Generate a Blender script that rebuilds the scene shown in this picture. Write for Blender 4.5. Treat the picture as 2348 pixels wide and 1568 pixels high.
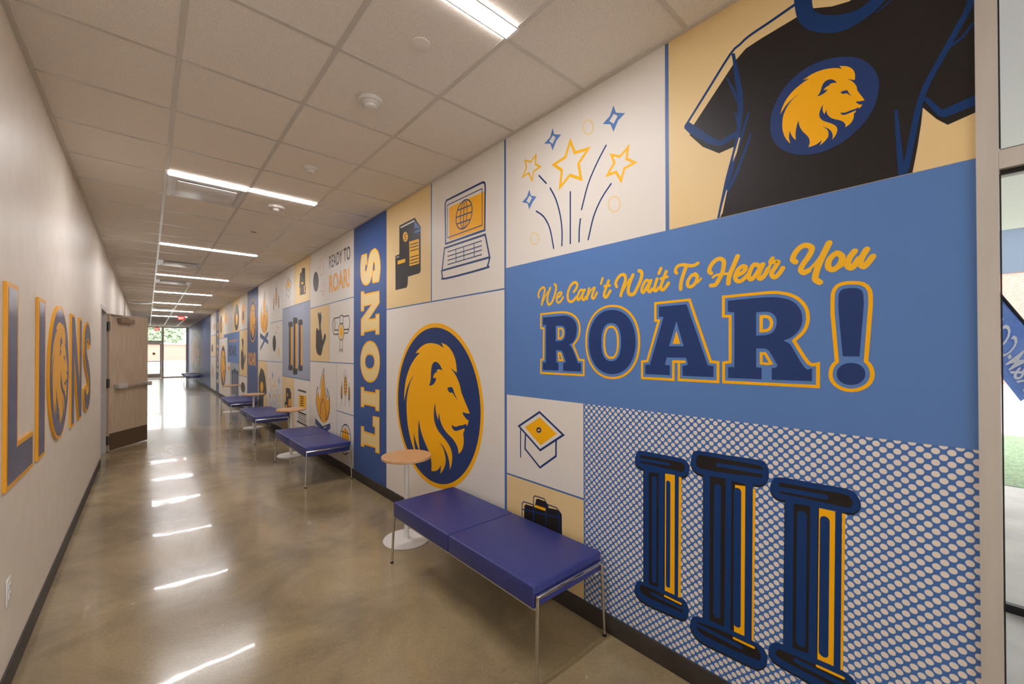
import bpy, bmesh, math, random
from mathutils import Vector, Matrix
random.seed(4)
PI=math.pi
for o in list(bpy.data.objects): bpy.data.objects.remove(o,do_unlink=True)
scene=bpy.context.scene; COL=scene.collection

# ---------------------------------------------------------------- camera
XR,XL,H=1.96316,-.49226,3.11761          # right wall, left wall, ceiling height
YE,YB=32.4,-4.6                          # far and near ends of the hallway
cam=bpy.data.cameras.new('camera'); cam_o=bpy.data.objects.new('camera',cam); COL.objects.link(cam_o)
cam.sensor_width=36; cam.lens=14.4472; cam.shift_x=.01163; cam.shift_y=.00626
r=Vector((.75877245,-.65135405,-.00150996)); u=Vector((-.00378503,-.00672735,.99997021)); f=Vector((.6513448,.75874413,.00756993))
m=Matrix((r,u,-f)).transposed().to_4x4(); m.translation=Vector((0,0,1.57212)); cam_o.matrix_world=m
cam.clip_start=.02; cam.clip_end=400
cam.dof.use_dof=True; cam.dof.focus_distance=2.6; cam.dof.aperture_fstop=2.8
scene.camera=cam_o

# ---------------------------------------------------------------- world, exposure
w=bpy.data.worlds.new('sky'); scene.world=w; w.use_nodes=True
nt=w.node_tree; nt.nodes.clear()
bg=nt.nodes.new('ShaderNodeBackground'); out=nt.nodes.new('ShaderNodeOutputWorld')
bg.inputs[0].default_value=(.95,.98,1,1); bg.inputs[1].default_value=1.8
nt.links.new(bg.outputs[0],out.inputs[0])
scene.view_settings.view_transform='Standard'; scene.view_settings.look='None'
scene.view_settings.gamma=1; scene.view_settings.use_curve_mapping=False
scene.view_settings.exposure=1.50
LAMP=30.0                                # strength of the ceiling light diffusers

# ---------------------------------------------------------------- materials
def lin(c):
    c=c/255; return c/12.92 if c<=.04045 else ((c+.055)/1.055)**2.4
def rgb(c): return (lin(c[0]),lin(c[1]),lin(c[2]),1)
MATS={}
def mat(name,c,rough=.5,metal=0,spec=.5,coat=0,emit=None,es=0,trans=0):
    if name in MATS: return MATS[name]
    m=bpy.data.materials.new(name); m.use_nodes=True; b=m.node_tree.nodes['Principled BSDF']
    b.inputs['Base Color'].default_value=rgb(c); b.inputs['Roughness'].default_value=rough; b.inputs['Metallic'].default_value=metal
    b.inputs['Specular IOR Level'].default_value=spec; b.inputs['Coat Weight'].default_value=coat; b.inputs['Coat Roughness'].default_value=.08
    b.inputs['Transmission Weight'].default_value=trans
    if emit: b.inputs['Emission Color'].default_value=rgb(emit); b.inputs['Emission Strength'].default_value=es
    MATS[name]=m; return m
def noise_color(m,c1,c2,scale,detail=4,lo=.35,hi=.65,bump=0,bscale=None,stretch=(1,1,1),rough=None):
    nt=m.node_tree; N=nt.nodes; b=N['Principled BSDF']
    tc=N.new('ShaderNodeTexCoord'); mp=N.new('ShaderNodeMapping'); mp.inputs['Scale'].default_value=stretch
    no=N.new('ShaderNodeTexNoise'); no.inputs['Scale'].default_value=scale; no.inputs['Detail'].default_value=detail
    cr=N.new('ShaderNodeValToRGB'); cr.color_ramp.elements[0].position=lo; cr.color_ramp.elements[1].position=hi
    cr.color_ramp.elements[0].color=rgb(c1); cr.color_ramp.elements[1].color=rgb(c2)
    L=nt.links.new; L(tc.outputs['Object'],mp.inputs['Vector']); L(mp.outputs[0],no.inputs['Vector']); L(no.outputs[0],cr.inputs[0]); L(cr.outputs[0],b.inputs['Base Color'])
    if bump:
        n2=N.new('ShaderNodeTexNoise'); n2.inputs['Scale'].default_value=bscale or scale*4; n2.inputs['Detail'].default_value=3
        bp=N.new('ShaderNodeBump'); bp.inputs['Strength'].default_value=bump; bp.inputs['Distance'].default_value=.01
        L(mp.outputs[0],n2.inputs['Vector']); L(n2.outputs[0],bp.inputs['Height']); L(bp.outputs[0],b.inputs['Normal'])
    return m

PRINT=dict(white=(232,224,214),tan=(236,206,150),tanl=(242,218,178),blue=(92,130,190),banner=(66,94,150),royal2=(66,88,140),greyblue=(160,166,184),
 black=(38,33,32),royal=(18,56,112),navy=(36,60,114),navyd=(44,52,78),gold=(255,184,8),goldl=(250,188,40),cream=(238,212,160),sand=(236,208,146),
 charcoal=(66,60,60),orange=(240,164,24),flame=(236,168,56),pinkl=(222,176,150),blued=(76,96,140),duskblue=(70,84,136),dimgold=(196,142,70))
for k,c in PRINT.items(): mat('print_'+k,c,rough=.45,spec=.27)
def pm(k): return MATS['print_'+k]
# dotted print
m=mat('print_dots',(230,224,216),rough=.42,spec=.35); nt=m.node_tree; N=nt.nodes; L=nt.links.new; b=N['Principled BSDF']
g=N.new('ShaderNodeNewGeometry'); sx=N.new('ShaderNodeSeparateXYZ'); L(g.outputs['Position'],sx.inputs[0])
def mth(op,a,b_=None,nt=None):
    n=nt.nodes.new('ShaderNodeMath'); n.operation=op
    for i,v in enumerate((a,b_)):
        if v is None: continue
        if isinstance(v,(int,float)): n.inputs[i].default_value=v
        else: nt.links.new(v,n.inputs[i])
    return n.outputs[0]
def lattice(nt,yo,zo,sy,sz,Y,Z):
    a=mth('SUBTRACT',mth('FRACT',mth('ADD',mth('MULTIPLY',mth('SUBTRACT',Y,yo,nt),1/sy,nt),100.5,nt),None,nt),.5,nt)
    b_=mth('SUBTRACT',mth('FRACT',mth('ADD',mth('MULTIPLY',mth('SUBTRACT',Z,zo,nt),1/sz,nt),100.5,nt),None,nt),.5,nt)
    a=mth('MULTIPLY',a,sy,nt); b_=mth('MULTIPLY',b_,sz,nt)
    return mth('SQRT',mth('ADD',mth('MULTIPLY',a,a,nt),mth('MULTIPLY',b_,b_,nt),nt),None,nt)
def dots_into(m,c0,c1,sy,sz,yo,zo,rad):
    nt=m.node_tree; N=nt.nodes; L=nt.links.new; b=N['Principled BSDF']
    g=N.new('ShaderNodeNewGeometry'); sx=N.new('ShaderNodeSeparateXYZ'); L(g.outputs['Position'],sx.inputs[0])
    Y,Z=sx.outputs[1],sx.outputs[2]
    d=mth('MINIMUM',lattice(nt,yo,zo,sy,sz,Y,Z),lattice(nt,yo+sy/2,zo+sz/2,sy,sz,Y,Z),nt)
    s=mth('LESS_THAN',d,rad,nt); mx=N.new('ShaderNodeMix'); mx.data_type='RGBA'
    L(s,mx.inputs[0]); mx.inputs[6].default_value=rgb(c0); mx.inputs[7].default_value=rgb(c1); L(mx.outputs[2],b.inputs['Base Color'])
dots_into(m,(72,114,178),(234,222,212),.0362,.0377,.0405,1.2627,.0101)
dots_into(MATS['print_banner'],(66,98,158),(56,80,136),.022,.022,0,0,.006)

M_wall=noise_color(mat('wall_paint_beige',(224,212,196),rough=.46,spec=.45),(221,209,193),(227,215,199),6,bump=.06,bscale=180)
M_bluewall=mat('mural_line_blue',(84,116,168),rough=.45,spec=.35)
M_ceil=noise_color(mat('ceiling_tile',(196,186,172),rough=.9,spec=.1),(224,214,202),(246,238,228),240,detail=2,lo=.30,hi=.62)
M_grid=mat('ceiling_grid_metal',(210,202,192),rough=.24,spec=.7)
M_base=noise_color(mat('rubber_baseboard',(58,50,44),rough=.55,spec=.4),(54,47,41),(62,54,48),12)
M_alu=noise_color(mat('brushed_aluminium',(204,198,190),rough=.45,metal=.35),(200,194,186),(208,202,194),20,stretch=(1,1,.1))
M_chrome=mat('chrome',(205,202,198),rough=.14,metal=1)
M_white=mat('white_plastic',(226,222,216),rough=.4)
M_whitemetal=mat('white_powder_coat',(230,226,220),rough=.35)
M_black=mat('black_rubber',(22,22,22),rough=.6)
M_vinyl=noise_color(mat('blue_vinyl',(50,56,120),rough=.42,spec=.5),(48,54,116),(53,59,124),30,bump=.05,bscale=500)
M_maple=noise_color(mat('maple_laminate',(206,160,112),rough=.45),(200,152,104),(212,168,122),8,stretch=(1,8,1),detail=6)
M_doorwood=noise_color(mat('door_laminate',(192,168,142),rough=.45),(180,156,130),(203,180,155),9,stretch=(6,6,.35),detail=6)
M_bronze=mat('kick_plate_bronze',(104,84,66),rough=.35,metal=.4)
M_hinge=mat('dark_hinge_metal',(96,88,80),rough=.4,metal=.6)
M_frame=mat('door_frame_paint',(190,182,172),rough=.45)
M_gold=mat('sign_gold',(236,168,40),rough=.4); M_goldside=mat('sign_gold_edge',(232,160,8),rough=.35)
M_navy=mat('sign_navy',(68,76,114),rough=.25,spec=.6)
M_lamp=mat('lamp_diffuser',(250,248,240),rough=.5,emit=(250,250,255),es=1.0)
_b=M_lamp.node_tree.nodes['Principled BSDF']; _b.inputs['Emission Strength'].default_value=LAMP
M_red=mat('exit_red',(206,22,36),rough=.4,emit=(235,26,40),es=.30)
M_exitw=mat('exit_letters',(250,235,235),rough=.4,emit=(255,225,220),es=.5)
M_redmark=mat('red_mark',(190,60,50))
M_glass=mat('window_glass',(255,255,255),rough=0,trans=1); M_glass.node_tree.nodes['Principled BSDF'].inputs['IOR'].default_value=1.01
M_concrete_out=noise_color(mat('outdoor_concrete',(176,172,166),rough=.8),(168,164,158),(184,180,174),3,detail=6)
M_grass=noise_color(mat('lawn_grass',(110,140,84),rough=.9),(92,112,82),(132,150,114),30,detail=6)
M_brick=mat('brick',(196,128,108),rough=.85)
nt=M_brick.node_tree; N=nt.nodes; L=nt.links.new; br=N.new('ShaderNodeTexBrick'); tc=N.new('ShaderNodeTexCoord'); mp=N.new('ShaderNodeMapping'); pass
br.inputs['Color1'].default_value=rgb((176,124,108)); br.inputs['Color2'].default_value=rgb((186,138,122)); br.inputs['Mortar'].default_value=rgb((196,178,166)); br.inputs['Scale'].default_value=4
sx=N.new('ShaderNodeSeparateXYZ'); cx=N.new('ShaderNodeCombineXYZ'); ad=N.new('ShaderNodeMath'); L(tc.outputs['Object'],sx.inputs[0]); L(sx.outputs[0],ad.inputs[0]); L(sx.outputs[1],ad.inputs[1]); L(ad.outputs[0],cx.inputs[0]); L(sx.outputs[2],cx.inputs[1]); L(cx.outputs[0],br.inputs[0]); L(br.outputs[0],N['Principled BSDF'].inputs['Base Color'])
M_bluesky_glass=mat('distant_glazing',(84,94,108),rough=.3,spec=.3)
M_soffit=mat('white_soffit',(232,228,230),rough=.7)
M_leaf=noise_color(mat('tree_leaves',(190,206,178),rough=.8),(166,188,152),(212,224,200),3)
M_bark=mat('tree_bark',(96,80,66),rough=.9)
M_flag=noise_color(mat('flag_cloth',(122,158,232),rough=.6),(104,142,222),(140,176,242),5)
M_flagw=mat('flag_white',(236,240,246),rough=.6)

# polished concrete floor
M_floor=mat('polished_concrete',(120,104,86),rough=.19,spec=.6); nt=M_floor.node_tree; N=nt.nodes; L=nt.links.new; b=N['Principled BSDF']
tc=N.new('ShaderNodeTexCoord'); n1=N.new('ShaderNodeTexNoise'); n1.inputs['Scale'].default_value=1.1; n1.inputs['Detail'].default_value=7; n1.inputs['Roughness'].default_value=.62; n1.inputs['Distortion'].default_value=.6
cr=N.new('ShaderNodeValToRGB'); e=cr.color_ramp.elements; e[0].position=.32; e[0].color=rgb((122,106,80)); e[1].position=.70; e[1].color=rgb((178,156,118))
n3=N.new('ShaderNodeTexNoise'); n3.inputs['Scale'].default_value=70; n3.inputs['Detail'].default_value=3
m3=N.new('ShaderNodeMix'); m3.data_type='RGBA'; m3.blend_type='OVERLAY'; m3.inputs[0].default_value=.22
L(tc.outputs['Object'],n1.inputs['Vector']); L(n1.outputs[0],cr.inputs[0]); L(tc.outputs['Object'],n3.inputs['Vector']); L(cr.outputs[0],m3.inputs[6]); L(n3.outputs[0],m3.inputs[7])
# sparse pale scuffs
vo=N.new('ShaderNodeTexNoise'); vo.inputs['Scale'].default_value=9; vo.inputs['Detail'].default_value=6; vo.inputs['Distortion'].default_value=2.5
vr=N.new('ShaderNodeValToRGB'); vr.color_ramp.elements[0].position=.71; vr.color_ramp.elements[1].position=.78; L(tc.outputs['Object'],vo.inputs['Vector']); L(vo.outputs[0],vr.inputs[0])
m4=N.new('ShaderNodeMix'); m4.data_type='RGBA'; L(vr.outputs[0],m4.inputs[0]); L(m3.outputs[2],m4.inputs[6]); m4.inputs[7].default_value=rgb((208,194,172)); L(m4.outputs[2],b.inputs['Base Color'])
b.inputs['Coat Weight'].default_value=.28; b.inputs['Coat Roughness'].default_value=.035; b.inputs['Coat IOR'].default_value=1.5
n2=N.new('ShaderNodeTexNoise'); n2.inputs['Scale'].default_value=2.6; n2.inputs['Detail'].default_value=2; bp=N.new('ShaderNodeBump'); bp.inputs['Strength'].default_value=.13; bp.inputs['Distance'].default_value=.012
L(tc.outputs['Object'],n2.inputs['Vector']); L(n2.outputs[0],bp.inputs['Height']); L(bp.outputs[0],b.inputs['Coat Normal'])

# ---------------------------------------------------------------- mesh helpers
class MB:
    def __init__(s): s.v=[]; s.f=[]; s.mi=[]; s.ms=[]; s.sm=[]
    def mat(s,m):
        if m not in s.ms: s.ms.append(m)
        return s.ms.index(m)
    def add(s,vs,fs,m,smooth=False):
        o=len(s.v); s.v+= [tuple(q) for q in vs]; k=s.mat(m)
        for f in fs: s.f.append([o+i for i in f]); s.mi.append(k); s.sm.append(smooth)
    def box(s,x0,x1,y0,y1,z0,z1,m):
        vs=[(x,y,z) for x in(x0,x1) for y in(y0,y1) for z in(z0,z1)]
        s.add(vs,[(0,1,3,2),(4,6,7,5),(0,4,5,1),(2,3,7,6),(0,2,6,4),(1,5,7,3)],m); return s
    def bevbox(s,x0,x1,y0,y1,z0,z1,m,r=.01,seg=3,M=None):
        bm=bmesh.new(); bmesh.ops.create_cube(bm,size=1)
        for v in bm.verts: v.co=Vector(((x0+x1)/2+v.co.x*(x1-x0),(y0+y1)/2+v.co.y*(y1-y0),(z0+z1)/2+v.co.z*(z1-z0)))
        bmesh.ops.bevel(bm,geom=bm.edges[:],offset=r,segments=seg,profile=.5,affect='EDGES')
        if M: bm.transform(M)
        bm.verts.index_update(); s.add([v.co.copy() for v in bm.verts],[[v.index for v in f.verts] for f in bm.faces],m,True); bm.free(); return s
    def tube(s,pts,r,m,n=12,closed=False,up=None):
        P=[Vector(p) for p in pts]; vs=[]; fs=[]; K=len(P)
        a=None
        for i,p in enumerate(P):
            d=(P[min(i+1,K-1)]-P[max(i-1,0)]).normalized()
            if a is None: a=d.orthogonal().normalized()
            a=(a-d*a.dot(d)).normalized(); c=d.cross(a)
            k=1.0
            if 0<i<K-1:
                d1=(P[i]-P[i-1]).normalized(); k=1/max(.5,d1.dot(d))
            rr=r if isinstance(r,(int,float)) else r[i]
            for j in range(n):
                t=2*PI*j/n; vs.append(p+(a*math.cos(t)+c*math.sin(t))*rr)
        for i in range(K-1):
            for j in range(n): fs.append((i*n+j,i*n+(j+1)%n,(i+1)*n+(j+1)%n,(i+1)*n+j))
        fs.append(tuple(range(n))[::-1]); fs.append(tuple((K-1)*n+j for j in range(n)))
        s.add(vs,fs,m,True); return s
    def lathe(s,prof,c,m,n=40,flip=1):
        vs=[]; fs=[]
        for (rr,z) in prof:
            for j in range(n): t=2*PI*j/n; vs.append((c[0]+rr*math.cos(t),c[1]+rr*math.sin(t),c[2]+z))
        K=len(prof)
        for i in range(K-1):
            for j in range(n): fs.append((i*n+j,i*n+(j+1)%n,(i+1)*n+(j+1)%n,(i+1)*n+j))
        if prof[0][0]>1e-5: fs.append(tuple(range(n))[::-1])
        if prof[-1][0]>1e-5: fs.append(tuple((K-1)*n+j for j in range(n)))
        s.add(vs,fs,m,True); return s
    def build(s,name,parent=None,loc=(0,0,0),sharp=35):
        me=bpy.data.meshes.new(name); me.from_pydata(s.v,[],s.f)
        for m in s.ms: me.materials.append(m)
        me.polygons.foreach_set('material_index',s.mi); me.polygons.foreach_set('use_smooth',s.sm); me.update()
        if any(s.sm): me.set_sharp_from_angle(angle=math.radians(sharp))
        o=bpy.data.objects.new(name,me); COL.objects.link(o); o.location=loc
        if parent: o.parent=parent
        return o
def tag(o,label=None,cat=None,group=None,kind=None):
    if label: o['label']=label
    if cat: o['category']=cat
    if group: o['group']=group
    if kind: o['kind']=kind
    return o
def struct(o): o['kind']='structure'; return o
def empty(name,loc,label,cat,group=None):
    o=bpy.data.objects.new(name,None); COL.objects.link(o); o.location=loc; o.empty_display_size=.1; return tag(o,label,cat,group)
def copy_tree(o,parent=None):
    c=o.copy(); COL.objects.link(c); c.parent=parent
    for ch in list(o.children): copy_tree(ch,c)
    return c

# smooth closed outline, corners kept
def smooth_poly(P):
    P=[Vector(p) for p in P]; n=len(P); out=[]
    def corner(i):
        a=P[i]-P[i-1]; b=P[(i+1)%n]-P[i]; return a.length<1e-6 or b.length<1e-6 or a.dot(b)/(a.length*b.length)<.55
    C=[corner(i) for i in range(n)]
    for i in range(n):
        p0,p1,p2,p3=P[i-1],P[i],P[(i+1)%n],P[(i+2)%n]
        if C[i]: p0=p1-(p2-p1)
        if C[(i+1)%n]: p3=p2+(p2-p1)
        out.append(p1)
        for t in (1/3,2/3): out.append(.5*((2*p1)+(p2-p0)*t+(2*p0-5*p1+4*p2-p3)*t*t+(3*p1-p0-3*p2+p3)*t**3))
    return out
def stroke_sides(P,w,closed):
    P=[Vector(p) for p in P]; n=len(P); L_=[];R_=[]
    for i in range(n):
        if closed: a=P[i]-P[i-1]; b=P[(i+1)%n]-P[i]
        else: a=P[i]-P[max(i-1,0)]; b=P[min(i+1,n-1)]-P[i]
        if a.length<1e-7: a=b
        if b.length<1e-7: b=a
        a=a.normalized(); b=b.normalized(); t=(a+b)
        t=t.normalized() if t.length>1e-4 else Vector((a.y,-a.x))
        nn=Vector((-t.y,t.x)); k=1/max(.42,abs(Vector((-a.y,a.x)).dot(nn)))
        L_.append(P[i]+nn*w/2*k); R_.append(P[i]-nn*w/2*k)
    return L_,R_
def stroke_quads(P,w,closed):
    """list of polygons covering the stroke, round ends when open"""
    L_,R_=stroke_sides(P,w,closed); n=len(P); out=[]
    for i in range(n if closed else n-1):
        j=(i+1)%n; out.append([L_[i],L_[j],R_[j],R_[i]])
    if not closed:
        for e,q in ((0,1),(n-1,n-2)):
            c=Vector(P[e]); d=(c-Vector(P[q])).normalized(); nn=Vector((-d.y,d.x))
            out.append([c+nn*w/2*math.cos(a)+d*w/2*math.sin(a) for a in [PI*k/6 for k in range(7)]])
    return out
def text_mesh(body,size=1,bold=.0,extrude=0):
    cu=bpy.data.curves.new('lettering','FONT'); cu.body=body; cu.size=size; cu.offset=bold; cu.extrude=extrude; cu.resolution_u=3
    o=bpy.data.objects.new('lettering',cu); COL.objects.link(o); bpy.context.view_layer.update()
    me=bpy.data.meshes.new_from_object(o.evaluated_get(bpy.context.evaluated_depsgraph_get()))
    bpy.data.objects.remove(o); return me
def text_into(mb,body,fn,box,m,bold=.0,vertical=False):
    """fit a text into box=(a0,a1,b0,b1); fn maps (a,b) to a point"""
    me=text_mesh(body,1,bold); vs=[v.co.copy() for v in me.vertices]; fs=[list(p.vertices) for p in me.polygons]
    if vertical: vs=[Vector((-v.y,v.x,0)) for v in vs]
    x0,x1=min(v.x for v in vs),max(v.x for v in vs); y0,y1=min(v.y for v in vs),max(v.y for v in vs)
    mb.add([fn(box[0]+(v.x-x0)/(x1-x0)*(box[1]-box[0]),box[2]+(v.y-y0)/(y1-y0)*(box[3]-box[2])) for v in vs],fs,m)
    bpy.data.meshes.remove(me)
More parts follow.
